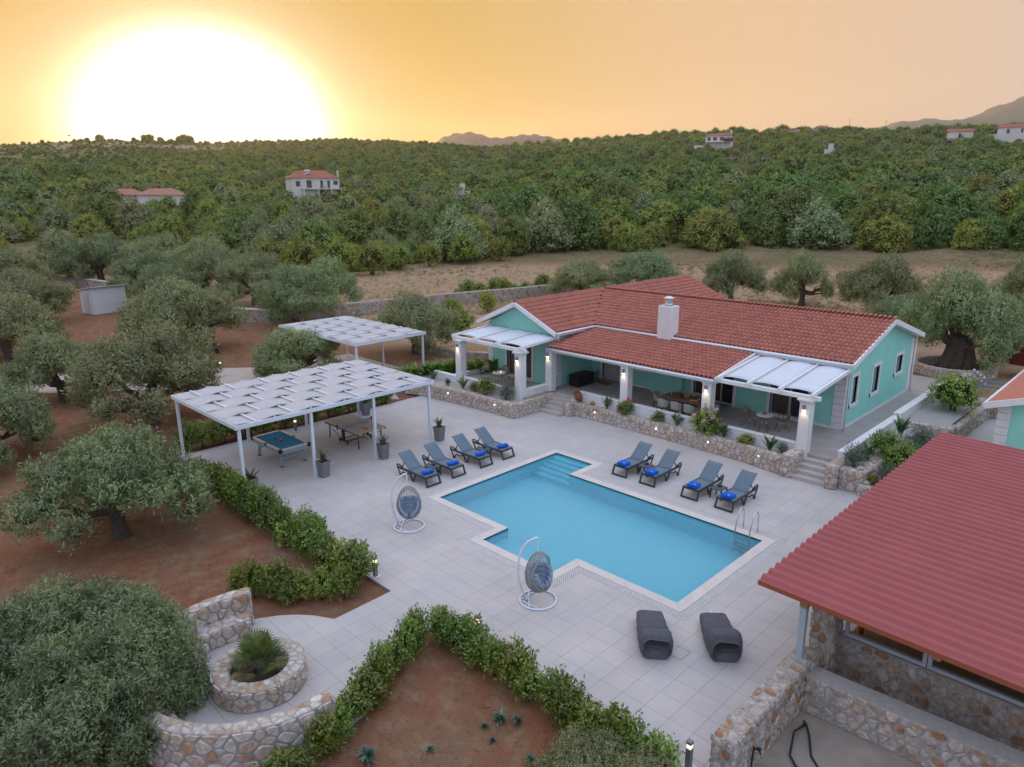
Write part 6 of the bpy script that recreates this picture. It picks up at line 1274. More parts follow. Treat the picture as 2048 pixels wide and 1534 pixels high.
def lean_variant(seed, rx, rz, k, leafm, n, ln, wd):
    rng = np.random.default_rng(seed); L_ = lobes_for(rng, rx, rx, rz, k, rz * 0.3, 0.62); L_ += [((rx * 0.55 * math.cos(a), rx * 0.55 * math.sin(a), rz * 0.2), (rx * 0.45, rx * 0.45, rz * 0.34)) for a in (0.3, 1.6, 2.8, 4.1, 5.2)]
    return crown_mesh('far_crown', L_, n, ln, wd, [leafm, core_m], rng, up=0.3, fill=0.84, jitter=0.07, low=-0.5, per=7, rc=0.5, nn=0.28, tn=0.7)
FAR = [lean_variant(41, 3.8, 3.9, 13, oak_l, 2600, 0.55, 0.40), lean_variant(42, 4.2, 3.6, 14, oak_l, 2600, 0.55, 0.40), lean_variant(43, 3.7, 3.2, 12, lent_l, 2600, 0.55, 0.40), lean_variant(44, 4.2, 2.9, 13, lent_l, 2600, 0.55, 0.40), lean_variant(45, 3.8, 3.3, 13, olive_l, 2600, 0.5, 0.34)]
scatter('far_woodland', forest_pts, FAR, 'distant scrub woodland covering the slopes up to the skyline', 'woodland')

# ---- hedges: single shrubs, each with its own foliage and stems
def shrub_variant(seed, rx, h, leafm, n, ln, wd, k=9, corem=None, up=0.7):
    rng = np.random.default_rng(seed); L_ = []
    for i in range(k):
        a = i * 2.4 + rng.uniform(-.4, .4); q = math.sqrt((i + 0.3) / k); L_.append(((rx * 0.62 * q * math.cos(a), rx * 0.62 * q * math.sin(a), h * (0.38 + 0.36 * (1 - q * q) + rng.uniform(-.06, .12))), (rx * rng.uniform(0.34, 0.5), rx * rng.uniform(0.34, 0.5), h * rng.uniform(0.24, 0.36))))
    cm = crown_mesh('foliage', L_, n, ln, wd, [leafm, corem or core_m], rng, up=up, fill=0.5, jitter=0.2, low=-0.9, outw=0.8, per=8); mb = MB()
    for i in range(4): a = i * 1.6 + rng.uniform(-.3, .3); mb.tube([(0.03 * math.cos(a), 0.03 * math.sin(a), -0.08), (rx * 0.2 * math.cos(a), rx * 0.2 * math.sin(a), h * 0.35), (rx * 0.4 * math.cos(a), rx * 0.4 * math.sin(a), h * 0.7)], [0.022, 0.016, 0.006], 5)
    sm = mb.mesh('stem', True); sm.materials.append(bark); return cm, sm
HV = [shrub_variant(s, 0.54, 1.05, hedge_l, 1500, 0.125, 0.06) for s in (51, 52, 53, 54)]
def shrub(name, x, y, var, s, lab, group, cat='shrub', z=None, sz=None):
    r = empty(name, (x, y, float(tz(x, y)) if z is None else z), random.uniform(0, 6.28), lab, cat, group); r.scale = (s, s, sz or s * random.uniform(0.85, 1.15)); link_mesh('foliage', var[0], r); link_mesh('stem', var[1], r); return r
def hedge_row(p, q, n, s, lab, group, jit=0.08):
    for i in range(n):
        t = (i + 0.5) / n; shrub('hedge_shrub', p[0] + (q[0] - p[0]) * t + random.uniform(-jit, jit), p[1] + (q[1] - p[1]) * t + random.uniform(-jit, jit), HV[i % 4], s * random.uniform(0.66, 0.92), lab, group, sz=s * random.uniform(0.68, 1.08))
hedge_row((-27.2, 9.85), (-15.7, 9.8), 19, 1.05, 'leafy shrub of the dense hedge along the paving before the broad olive', 'dense hedge shrubs by the paving')
hedge_row((-15.5, 9.4), (-16.9, 7.7), 4, 0.92, 'rounded hedge shrub along the curved path to the palm planter', 'shrubs by the curved path'); hedge_row((-16.9, 8.2), (-18.0, 7.1), 4, 0.85, 'small round shrub beside the curved stone bench', 'shrubs by the stone bench')
hedge_row((-12.75, 9.85), (-5.6, 9.80), 13, 0.86, 'glossy shrub in the row between red soil and the bean bags', 'row of shrubs opposite the bean bags'); hedge_row((-12.55, 9.5), (-11.0, 5.5), 8, 0.86, 'glossy shrub in the row beside the path to the palm', 'row of shrubs beside the palm path'); hedge_row((-10.9, 5.2), (-10.6, 4.2), 3, 0.8, 'low glossy shrub outside the curved bench wall', 'shrubs outside the bench wall')
hedge_row((-30.95, 10.6), (-30.75, 21.6), 19, 1.08, 'shrub of the hedge closing the far side of the game pergola', 'far hedge shrubs behind the pergola')
# tall canna-like plants beside the carport
def blade_plant(seed, n, h, ln, wd, spread, leafm, stems=True, arch=0.35):
    """clump of long arching blades from one base"""
    rng = np.random.default_rng(seed); V = []; F = []
    for i in range(n):
        a = rng.uniform(0, 6.283); tilt = rng.uniform(0.05, spread); d = np.array([math.cos(a) * math.sin(tilt), math.sin(a) * math.sin(tilt), math.cos(tilt)]); b0 = np.array([math.cos(a), math.sin(a), 0]) * rng.uniform(0, 0.06) * h + np.array([0, 0, rng.uniform(0, 0.45) * h if stems else 0]); L_ = ln * rng.uniform(0.7, 1.2); side = unit(np.cross(d, [0, 0, 1.0]) + 1e-6); base = len(V); S = 6
        for k in range(S + 1):
            t = k / S; c = b0 + d * L_ * t + np.array([math.cos(a), math.sin(a), -0.8]) * arch * L_ * t * t; w = wd * math.sin(PI * min(0.98, 0.10 + 0.88 * t)) ** 0.8 * (1 if t < 1 else 0.1)
            V += [c - side * w / 2 + np.array([0, 0, 0.15 * w]), c, c + side * w / 2 + np.array([0, 0, 0.15 * w])]
        for k in range(S):
            for q in (0, 1): F.append((base + k * 3 + q, base + k * 3 + q + 1, base + k * 3 + q + 4, base + k * 3 + q + 3))
    return npmesh('leaves', np.array(V), np.array(F), [leafm], smooth=True)
CAN = [blade_plant(s, 46, 1.5, 0.75, 0.17, 0.8, gloss_l) for s in (61, 62, 63)]
def clump(name, x, y, z, me, s, lab, cat='plant', group=None, extra=None):
    r = empty(name, (x, y, z), random.uniform(0, 6.28), lab, cat, group); r.scale = (s, s, s); link_mesh('leaves', me, r)
    if extra: link_mesh('stem', extra, r)
    return r
for i in range(13): clump('ginger_plant', -32.6 + i * 0.32 + random.uniform(-.15, .15), 24.4 + i * 0.33 + random.uniform(-.2, .2), 0.1 + 0.04 * i, CAN[i % 3], random.uniform(0.9, 1.15), 'tall bright green ginger plant behind the bistro terrace', 'plant', 'ginger plants behind the bistro terrace')
for i in range(9): clump('ginger_plant', -36.2 + i * 0.42, 22.7 + i * 0.12 + random.uniform(-.2, .2), 0.0, CAN[i % 3], random.uniform(0.75, 1.0), 'bright green ginger plant beside the carport post', 'plant', 'ginger plants beside the carport')
BIRD = [blade_plant(s, 17, 0.5, 0.62, 0.13, 0.75, bird_l, True, 0.18) for s in (71, 72, 73)]
for i, (x, y, w) in enumerate(POTS): clump('pot_plant', x, y, 0.58, blade_plant(80 + i, 26, 0.2, 0.48, 0.07, 0.75, bird_l, True, 0.12), 1.0, 'spiky plant in the pot ' + w, 'plant', 'plants in the grey pots')
PB = [(-20.15, 26.9, 0.6, 'next to the terracotta jar'), (-16.2, 26.85, 0.6, 'in front of the tub chairs'), (-13.9, 26.85, 0.6, 'just past the large flowering bush'), (-11.75, 26.7, 0.6, 'nearest the wide steps'), (-28.05, 24.5, 0.62, 'between the bistro terrace columns'), (-30.5, 24.4, 0.62, 'beside the ginger plants')]
for i, (x, y, z, w) in enumerate(PB): clump('bird_of_paradise', x, y, z, BIRD[i % 3], 0.95, 'upright bird of paradise plant ' + w, 'plant', 'bird of paradise plants')
RB = [(-8.4, 27.9, 0.75, 1.1), (-8.4, 29.8, 0.75, 0.9), (-8.35, 31.6, 0.85, 1.15), (-8.3, 37.6, 1.0, 0.9), (-8.5, 38.6, 1.0, 0.8)]
for i, (x, y, z, s) in enumerate(RB): clump('bird_of_paradise', x, y, z, BIRD[(i + 1) % 3], s, 'bird of paradise plant in the rockery along the white parapet', 'plant', 'rockery bird of paradise plants')
rd = [shrub_variant(s, 0.5, 0.72, hedge_l, 1600, 0.07, 0.04, 11) for s in (91, 92)]; rg = [shrub_variant(s, 0.5, 0.75, lent_l, 1800, 0.06, 0.03, 11) for s in (93, 94)]; lv = shrub_variant(95, 0.42, 0.75, lav_l, 1500, 0.17, 0.018, 9, core_o, 1.6)
shrub('flowering_bush', -14.75, 26.85, rd[0], 1.35, 'large round bush with pink flowers before the porch column', None, 'bush', 0.58); shrub('geranium', -18.95, 26.8, rd[1], 0.85, 'geranium with red blooms below the porch column', None, 'plant', 0.58); shrub('round_bush', -17.2, 26.85, rg[0], 0.75, 'small upright green bush between geranium and dining table', None, 'bush', 0.58); shrub('round_bush', -12.85, 26.78, rg[1], 0.85, 'low spreading green bush before the right parapet', None, 'bush', 0.55, 0.6)
shrub('round_bush', -26.3, 24.55, rg[0], 1.15, 'round yellow green bush in the bistro planter', None, 'bush', 0.58); shrub('round_bush', -27.2, 24.6, rd[0], 0.6, 'small dark bush left of the round yellow green one', None, 'bush', 0.6); shrub('lavender', -24.85, 24.6, lv, 0.95, 'lavender clump at the corner of the bistro planter', None, 'plant', 0.6)
shrub('succulent', -18.15 - 1.2, 26.9, lv, 0.4, 'tiny grey succulent near the geranium', None, 'plant', 0.6); shrub('succulent', -11.25, 26.75, lv, 0.45, 'tiny succulent beside the wide-step pillar', None, 'plant', 0.62); shrub('succulent', -29.2, 24.4, lv, 0.38, 'tiny brown succulent under the left bistro column', None, 'plant', 0.62)
pet = MB()
for k in range(7): a = k * 0.9; pet.ball((0.035 * math.cos(a), 0.035 * math.sin(a), 0.02 * math.sin(k)), 0.026, 6, 4)
petm = {c: pet.mesh('bloom', True) for c in ('red', 'pink')}; petm['red'].materials.append(mat('red_petal', (0.55, 0.01, 0.015), rough=0.6)); petm['pink'].materials.append(mat('pink_petal', (0.48, 0.22, 0.38), rough=0.6))
for c, host, pts in (('red', 'geranium with', [(0.2, -0.1, 0.9), (0.28, -0.05, 0.85), (-0.25, -0.35, 0.55), (0.12, -0.02, 0.95)]), ('pink', 'large round bush', [(-0.3, -0.25, 0.62), (0.1, -0.35, 0.55), (0.3, -0.15, 0.65), (-0.1, 0.1, 0.82), (0.28, 0.1, 0.85), (-0.38, -0.1, 0.6)])):
    h_ = [o for o in bpy.data.objects if o.get('label', '').startswith(host)][0]; h_.rotation_euler = (0, 0, 0)
    for p in pts: link_mesh('bloom', petm[c], h_, p, None, (1.3, 1.3, 1.3))

# fan palm
pl = empty('fan_palm', (PC[0], PC[1], 0.32), 0.4, 'young fan palm growing in the round stone planter', 'palm'); palm_l = leafmat('palm_leaf', (0.085, 0.15, 0.03), (0.13, 0.20, 0.045), (0.20, 0.25, 0.07), 0.3); palm_d = leafmat('palm_dry', (0.17, 0.15, 0.06), (0.22, 0.19, 0.08), (0.26, 0.22, 0.10), 0.3)
pl.scale = (0.8, 0.8, 0.8); MB().lathe([(0.17, -0.05), (0.16, 0.12), (0.13, 0.28), (0.05, 0.34)], 10).obj('trunk', bark, pl, True); rng = np.random.default_rng(8)
for i in range(17):
    a = i * 2.4; tilt = 0.15 + 1.35 * (i / 16); d = Vector((math.cos(a) * math.sin(tilt), math.sin(a) * math.sin(tilt), math.cos(tilt))); L_ = rng.uniform(0.42, 0.6); tip = Vector((0, 0, 0.25)) + d * L_ - Vector((0, 0, 0.12 * (i / 16) ** 2)); side = d.cross(Vector((0, 0, 1))); side.normalize(); nrm_ = side.cross(d)
    fr = MB().tube([(0, 0, 0.22), tip], 0.01, 5); F_ = []
    for k in range(25):
        b_ = math.radians(-125 + 250 * k / 24); ld_ = d * math.cos(b_) + side * math.sin(b_) + nrm_ * (0.12 - 0.2 * abs(math.sin(b_))); l = 0.52 * (0.75 + 0.25 * math.cos(b_)); w = (-d * math.sin(b_) + side * math.cos(b_)) * 0.022; m_ = tip + ld_ * l * 0.6
        fr.add([tip, m_ - w, tip + ld_ * l - Vector((0, 0, 0.10 * l)), m_ + w], [(0, 1, 2, 3)])
    fr.obj('frond', palm_d if i > 13 else palm_l, pl)

# small fruit trees, bright bushes behind the villa corner
fv = shrub_variant(97, 0.9, 1.9, lent_l, 1800, 0.17, 0.09, 12)
for i, (u, v, s, w) in enumerate(((905, 640, 1.0, 'by the stone wall beyond the carport olive'), (925, 668, 0.95, 'right behind the bistro terrace ginger'), (975, 622, 0.9, 'between the stone wall and the villa wing'), (880, 655, 0.6, 'smallest of those behind the carport'), (1085, 578, 1.0, 'by the wall beyond the villa wing'))): x, y = px(u, v); shrub('lemon_tree', x, y, fv, s, 'young leafy lemon tree ' + w, 'young lemon trees', 'tree')
for i in range(16):
    u = 900 + i * 22 + random.uniform(-8, 8); x, y = px(u, 598 - 0.11 * (u - 900) + random.uniform(-4, 4)); shrub('wild_shrub', x, y + 1.5, HV[i % 4], random.uniform(0.9, 1.7), 'dark wild shrub along the outer side of the long stone wall', 'shrubs outside the long wall')
for i, (u, v, s) in enumerate(((540, 548, 5.2), (610, 556, 5.6), (680, 552, 5.4), (745, 548, 4.8), (800, 540, 4.0), (860, 532, 3.8), (925, 528, 5.0), (1000, 522, 4.0))): x, y = px(u, v); shrub('mastic_bush', x, y, rg[i % 2], s, 'dense bright green mastic bush at the far edge of the dry field', 'mastic bushes at the field edge', 'bush', sz=s * 1.15)

# ---- ground litter: tufts of dry grass and weeds (nobody could count them)
def tufts(name, pts, ln, wd, m, blades, label, spread=0.9):
    rng = np.random.default_rng(len(pts)); P = np.repeat(np.array(pts), blades, 0); n = len(P); P = P + np.c_[rng.normal(0, 0.05, (n, 2)), np.zeros(n)]; T_ = unit(np.c_[rng.normal(0, spread, (n, 2)), rng.uniform(0.35, 1, n)]); V, F = leaves(P, unit(rng.normal(size=(n, 3))), T_, ln * rng.uniform(0.5, 1.4, n), wd * rng.uniform(0.6, 1.3, n))
    return tag(link_mesh(name, npmesh(name, V, F, [m])), label, 'grass', None, 'stuff')
straw = leafmat('straw', (0.22, 0.15, 0.085), (0.30, 0.215, 0.125), (0.40, 0.30, 0.19), 0.2); weed = leafmat('weed', (0.10, 0.12, 0.04), (0.16, 0.17, 0.06), (0.26, 0.23, 0.10), 0.2); blueweed = leafmat('blue_weed', (0.07, 0.12, 0.08), (0.10, 0.16, 0.11), (0.14, 0.20, 0.14), 0.2)
rng = np.random.default_rng(77); pts = []
while len(pts) < 5200:
    x, y = rng.uniform(-60, -4), rng.uniform(-6, 22)
    if (x > -30.5 and y > 9.2) or math.hypot(x - PC[0], y - PC[1]) < 2.9 or (-16.9 < x < -11 and 5 < y < 10.3) or x > -0.48 * 0 - 3: continue
    if math.sin(x * 1.1 + 2 * math.sin(y * .7)) + math.sin(y * 1.3) < rng.uniform(-1.6, 1.6): continue
    if -56 < x < -38 and abs((y - 8) - (x + 50) * 1.25) < 4.2 and x < -30: continue
    pts.append((x, y, float(tz(x, y))))
tufts('dry_grass', pts, 0.13, 0.012, straw, 9, 'dry straw and twigs scattered over the red soil of the olive grove')
pts = []
while len(pts) < 5200:
    u, v = rng.uniform(560, 2048), rng.uniform(505, 640); x, y = px(u, v); r_ = math.hypot(x, y)
    if v < wood_edge(u) or y < 34 or (x > -31 and y < 47): continue
    pts.append((x, y, float(tz(x, y))))
tufts('field_grass', pts, 0.42, 0.045, straw, 8, 'dry stubble of the field behind the villa'); tufts('field_weeds', [p for p in pts if math.sin(p[0] * .21) + math.sin(p[1] * .17 + p[0] * .05) > 0.7], 0.55, 0.06, weed, 8, 'yellow green weeds growing in patches over the dry field')
WEED = [blade_plant(s, 60, 0.5, 0.34, 0.07, 1.35, blueweed, True, 0.2) for s in (201, 202)]
for i, (u, v, s) in enumerate(((1000, 1435, 0.42), (1035, 1440, 0.3), (970, 1448, 0.22), (1130, 1500, 0.45), (985, 1475, 0.2), (1120, 1475, 0.25), (1060, 1515, 0.25), (735, 1515, 0.5), (860, 1495, 0.25), (640, 1165, 0.45), (560, 1175, 0.3), (60, 1300, 0.5))): x, y = px(u, v); clump('wild_weed', x, y, float(tz(x, y)), WEED[i % 2], s * 1.3, 'blue green weed growing from the bare red soil', 'weed', 'weeds on the red soil')

# ================================================================= ROCKERY, COURT, OLIVE BED
stone_wall('rockery_wall', 'stone retaining wall of the upper rockery bed beside the wide steps', [(-8.82, 26.45), (-8.1, 26.45), (-8.1, 28.9)], 0.82, th=0.3, s=0.21, ends=False, seed=111)
stone_wall('rockery_wall', 'low stone edging of the lower rockery bed next to the red roof', [(-8.1, 26.3), (-6.3, 26.15)], 0.38, th=0.3, s=0.2, ends=False, seed=113)
stone_wall('rockery_wall', 'middle stone wall stepping up behind the big round bush', [(-8.1, 29.6), (-8.0, 32.0)], 0.72, th=0.3, s=0.2, ends='start', seed=117)
stone_wall('rockery_wall', 'short cement-capped stone wall across the rockery', [(-8.05, 32.1), (-6.95, 32.1)], 0.62, th=0.32, s=0.2, ends='end', seed=119)
stone_wall('rockery_wall', 'squared stone wall under the dark bush of the highest bed', [(-8.9, 33.6), (-7.1, 33.6), (-7.1, 34.4)], 0.98, th=0.3, s=0.22, ends=False, seed=121)
stone_wall('rockery_wall', 'orange stone retaining wall along the paved court', [(-7.1, 34.4), (-7.0, 40.3)], 0.8, th=0.3, s=0.2, ends=False, seed=123)
stone_wall('court_wall', 'stone wall closing the paved court below the boat trailer', [(-7.0, 40.45), (-3.0, 40.6)], 1.05, th=0.34, s=0.22, ends=False, seed=127)
gravel_bed([(-8.95, 26.5), (-8.15, 26.5), (-8.15, 29.6), (-8.0, 33.5), (-8.95, 33.5)], 0.76); gravel_bed([(-8.2, 26.3), (-6.2, 26.2), (-6.2, 32.1), (-8.1, 32.1)], 0.33); gravel_bed([(-8.95, 33.6), (-7.2, 33.6), (-7.1, 40.35), (-8.95, 40.35)], 0.93)
structure(MB().box(-7.0, 1.5, 26.62, 40.5, -0.2, 0.004).obj('court', stone_tile)); structure(MB().box(-8.75, -6.95, 26.62, 40.5, -0.3, -0.01).obj('bed_soil', grout))
tag(MB().cbox(-8.98, -8.55, 40.3, 44.2, 0.2, 1.28, 0.02).obj('cement_wall', mat('cement', (0.42, 0.39, 0.36), (0.49, 0.46, 0.43), rough=0.9, scale=3, coord='Position', bump=0.2)), 'flat-topped pale cement wall between gravel drive and boat trailer', 'wall')
structure(MB().add([(x, y, 0.745) for x, y in ((-11.3, 40.1), (-8.9, 40.1), (-8.9, 43.8), (-11.8, 43.9), (-14.5, 48), (-16.5, 50), (-18.5, 49), (-14, 43), (-11.5, 41.5))], [tuple(range(9))]).obj('gravel_drive', mat('pale_gravel', (0.46, 0.41, 0.37), (0.36, 0.31, 0.27), rough=1, scale=30, coord='Position', bump=0.8, bscale=60)))
stone_wall('olive_bed', 'round dry stone bed around the ancient olive trunk', arc((-10.1, 46.5), 2.0, 0, 345, 30), 0.52, th=0.4, s=0.2, z0=0.68, closed=True, sides=(1, -1), limit=220, cat='planter', seed=131)
stone_wall('garden_wall', 'short stone wall with white cement coping behind the gable', [(-15.5, 49.5), (-13.2, 49.2)], 0.6, th=0.4, s=0.2, z0=0.68, limit=120, seed=137, m=stone_g)
shrub('round_bush', -7.35, 28.6, rg[1], 1.75, 'big round dark green bush spilling over the rockery', None, 'bush', 0.25); shrub('round_bush', -7.75, 37.0, rg[0], 2.3, 'large dense bush on the highest rockery bed', None, 'bush', 0.85); shrub('round_bush', -8.05, 38.6, rg[1], 1.5, 'bush behind the large dense one by the white parapet', None, 'bush', 0.9)
shrub('round_bush', -8.2, 29.0, rd[1], 1.2, 'bush with small pink flowers beside the white parapet', None, 'bush', 0.7); shrub('rosemary', -7.5, 31.3, lv, 1.2, 'blue green rosemary in front of the cement-capped wall', None, 'plant', 0.33); shrub('rosemary', -7.35, 26.9, lv, 0.85, 'feathery green plant behind the low rockery edging', None, 'plant', 0.33); shrub('lavender', -8.55, 26.95, lv, 0.95, 'lavender clump where the white parapet ends', None, 'plant', 0.75); shrub('rosemary', -7.3, 30.6, lv, 0.8, 'silver clump next to the rosemary', None, 'plant', 0.33)
fl_ = shrub('red_flower', -7.75, 26.75, rd[0], 0.42, 'small red flowering clump behind the low rockery edging', None, 'plant', 0.33)
for p in ((0.2, -0.2, 0.6), (-0.2, -0.3, 0.55), (0.0, -0.1, 0.75), (0.3, 0.1, 0.6)): link_mesh('bloom', petm['red'], fl_, p, None, (2, 2, 2))
rk = MB().ball((0, 0, 0), 0.22, 9, 6, 0.6).mesh('boulder', True); rk.materials.append(stone_w)
for x, y, z, s, w in ((-8.2, 26.62, 0.86, 0.7, 'on top of the upper rockery wall'), (-7.9, 26.5, 0.40, 0.8, 'behind the low rockery edging')): tag(link_mesh('boulder', rk, None, (x, y, z), (0.1, 0.2, 1.0), (s, s * 0.7, s)), 'pale boulder ' + w, 'boulder')

# ================================================================= DRIVEWAY, BOUNDARY WALLS, SHED, BARROW
drv = [(-60, -8), (-56.5, 1), (-52.5, 8.6), (-44.9, 18.6), (-42.7, 21.3), (-42.7, 26.7), (-33.1, 26.7), (-33.1, 23.3), (-30.7, 22.2), (-31.6, 21.2), (-38.6, 18.3), (-46, 9.4), (-48.5, 7.0), (-52, -2), (-54, -9)]
structure(MB().prism(drv, -0.2, -0.005).obj('driveway', mat('imprinted_concrete', (0.40, 0.33, 0.275), (0.46, 0.39, 0.335), rough=0.85, scale=1.2, coord='Position', bump=0.2, bscale=6)))
cem = MATS['cement']
w1 = stone_wall('boundary_wall', 'rubble boundary wall with whitewashed coping bending past the shed', [(-112, 20), (-101, 25), (-86, 27.6), (-73, 29.6), (-68, 27.2), (-64.5, 26.2), (-58.7, 29.2)], 1.25, th=0.55, z0=-0.2, s=0.3, m=stone_g, sides=(1,), top=False, ends=False, limit=0, seed=141)
cp = MB(); pts_ = smooth_path([(-112, 20), (-101, 25), (-86, 27.6), (-73, 29.6), (-68, 27.2), (-64.5, 26.2), (-58.7, 29.2)], 1.0)
for a, b in zip(pts_, pts_[1:]): cp.beam((*a, 1.08), (*b, 1.08), 0.66, 0.07)
o = cp.obj('coping', cem, w1); o.location = [-c for c in w1.location]
stone_wall('boundary_wall', 'grey dry-stone wall between the villa garden and the dry field', [(-58.5, 29.4), (-57, 37), (-55.7, 45.8), (-53.2, 56), (-52.6, 62), (-54.5, 72.7)], 1.2, th=0.6, z0=-0.1, s=0.3, m=stone_g, sides=(1,), limit=0, ends=False, seed=149)
stone_wall('boundary_wall', 'low edging wall with cement top behind the ginger plants', [(-40.5, 30.8), (-36.0, 31.6), (-32.5, 33.5)], 0.5, th=0.4, z0=-0.1, s=0.25, m=stone_g, limit=0, ends=False, seed=151)
shd = empty('metal_shed', (-76.6, 21.0, -0.05), math.radians(12), 'small white corrugated metal shed under the olive trees', 'shed'); shm = mat('shed_sheet', (0.60, 0.62, 0.62), (0.66, 0.68, 0.68), rough=0.5, scale=2); b_ = MB()
for face in range(4):
    rows = [[], []]
    for i in range(25):
        t = i / 24; d_ = 0.02 * (i % 2); 
        p = [(-1.1 + 2.2 * t, -1.6 - d_), (1.1 + d_, -1.6 + 3.2 * t), (1.1 - 2.2 * t, 1.6 + d_), (-1.1 - d_, 1.6 - 3.2 * t)][face]
        for q, z in ((0, 0), (1, 2.2 + 0.3 * (p[0] + 1.1) / 2.2)): rows[q].append((p[0], p[1], z))
    b_.sheet(rows)
b_.obj('wall', shm, shd); MB().beam((-1.5, 0, 2.22), (1.45, 0, 2.62), 3.6, 0.05).obj('roof', mat('shed_roof', (0.66, 0.68, 0.68), rough=0.4), shd); MB().box(-0.5, 0.35, -1.66, -1.63, 0.05, 2.0).obj('door', mat('shed_door', (0.5, 0.53, 0.55), rough=0.5), shd)
br = MB(); rr_ = random.Random(3)
for k in range(150):
    a = rr_.uniform(0, 6.28); c = Vector((rr_.uniform(-3.4, 3.4), rr_.uniform(-1.0, 1.0), 0)); c.z = rr_.uniform(0.0, 1.3) * (1 - (c.x / 3.6) ** 2); d_ = Vector((math.cos(a), 0.5 * math.sin(a), rr_.uniform(-.25, .35))) * rr_.uniform(0.5, 1.3); br.tube([c - d_, c + Vector((0, 0, rr_.uniform(-.1, .2))), c + d_], [0.035, 0.028, 0.008], 4)
tag(br.obj('brush_pile', mat('dry_branch', (0.22, 0.17, 0.15), (0.15, 0.11, 0.09), rough=1, scale=4), loc=(-83.5, 16.5, 0.25), rot=(0, 0, 0.9)), 'grey tangle of pruned branches heaped by the boundary wall', 'brush pile')
wb = empty('wheelbarrow', (-50.4, 20.0, -0.05), math.radians(30), 'blue wheelbarrow parked under the large drooping olive', 'wheelbarrow'); blu = mat('barrow_blue', (0.02, 0.07, 0.25), rough=0.5)
V = [(-0.45, -0.25, 0.35), (0.3, -0.2, 0.35), (0.3, 0.2, 0.35), (-0.45, 0.25, 0.35), (-0.6, -0.36, 0.68), (0.62, -0.3, 0.66), (0.62, 0.3, 0.66), (-0.6, 0.36, 0.68)]
MB().add(V, [(3, 2, 1, 0), (0, 1, 5, 4), (1, 2, 6, 5), (2, 3, 7, 6), (3, 0, 4, 7)]).obj('tray', blu, wb).modifiers.new('t', 'SOLIDIFY').thickness = 0.01
for s in (-1, 1): MB().tube([(0.75, s * 0.05, 0.2), (-0.3, s * 0.25, 0.33), (-1.15, s * 0.32, 0.6)], 0.02, 6).obj('handle', res, wb); MB().tube([(-0.4, s * 0.25, 0.33), (-0.5, s * 0.28, 0.0)], 0.018, 6).obj('leg', res, wb)
MB().add(*_cyl_x(0, 0, 0, 0.19, 0.09)).obj('wheel', res, wb, loc=(0.78, 0, 0.19), rot=(0, 0, PI / 2))
tag(MB().cbox(-0.25, 0.25, -0.2, 0.2, 0, 0.34, 0.02).cbox(-0.27, 0.27, -0.22, 0.22, 0.34, 0.38, 0.01).obj('crate', mat('dark_crate', (0.035, 0.03, 0.03), rough=0.7), loc=(-51.6, 19.6, 0.0)), 'dark crate standing beside the blue wheelbarrow', 'crate')

# ================================================================= TRAILERS
rt = empty('farm_trailer', (-5.6, 47.6, 0.70), math.radians(-8), 'rusty red farm trailer with ribbed sides behind the annex', 'trailer'); rr2 = mat('rust_red', (0.17, 0.028, 0.024), (0.13, 0.022, 0.02), rough=0.6, scale=5)
for y0, y1 in ((-0.95, -0.9), (0.9, 0.95)):
    s_ = MB().box(-1.9, 1.9, y0, y1, 0.85, 1.5).obj('side_board', rr2, rt)
    for k in range(16): MB().box(-1.85 + k * 0.24, -1.77 + k * 0.24, y0 - 0.03, y0 - 0.001, 0.87, 1.48).obj('rib', rr2, s_)
MB().box(-1.95, 1.95, -0.9, 0.9, 0.78, 0.85).obj('bed', rr2, rt); MB().box(-1.95, -1.9, -0.9, 0.9, 0.86, 1.4).obj('tail_board', rr2, rt); MB().box(1.9, 1.95, -0.9, 0.9, 0.86, 1.5).obj('head_board', rr2, rt)
for y in (-0.85, 0.85):
    w = MB().lathe([(0.30, -0.11), (0.40, -0.09), (0.42, 0), (0.40, 0.09), (0.30, 0.11)], 20).obj('wheel', blackm, rt, True, (0.1, y, 0.42), (PI / 2, 0, 0)); MB().lathe([(0.25, -0.07), (0.25, 0.12), (0.1, 0.13)], 14).obj('rim', mat('rim_grey', (0.3, 0.3, 0.3), rough=0.5, metal=0.5), w, True)
MB().beam((1.95, 0, 0.7), (3.3, 0, 0.5), 0.1, 0.1).obj('drawbar', rr2, rt)
bt = empty('boat_trailer', (-6.3, 42.3, 0.70), math.radians(4), 'blue grey boat trailer with rows of white rollers beside the court wall', 'trailer'); btm = mat('trailer_blue', (0.22, 0.31, 0.36), rough=0.45, metal=0.2); rol = mat('roller', (0.62, 0.58, 0.56), rough=0.6)
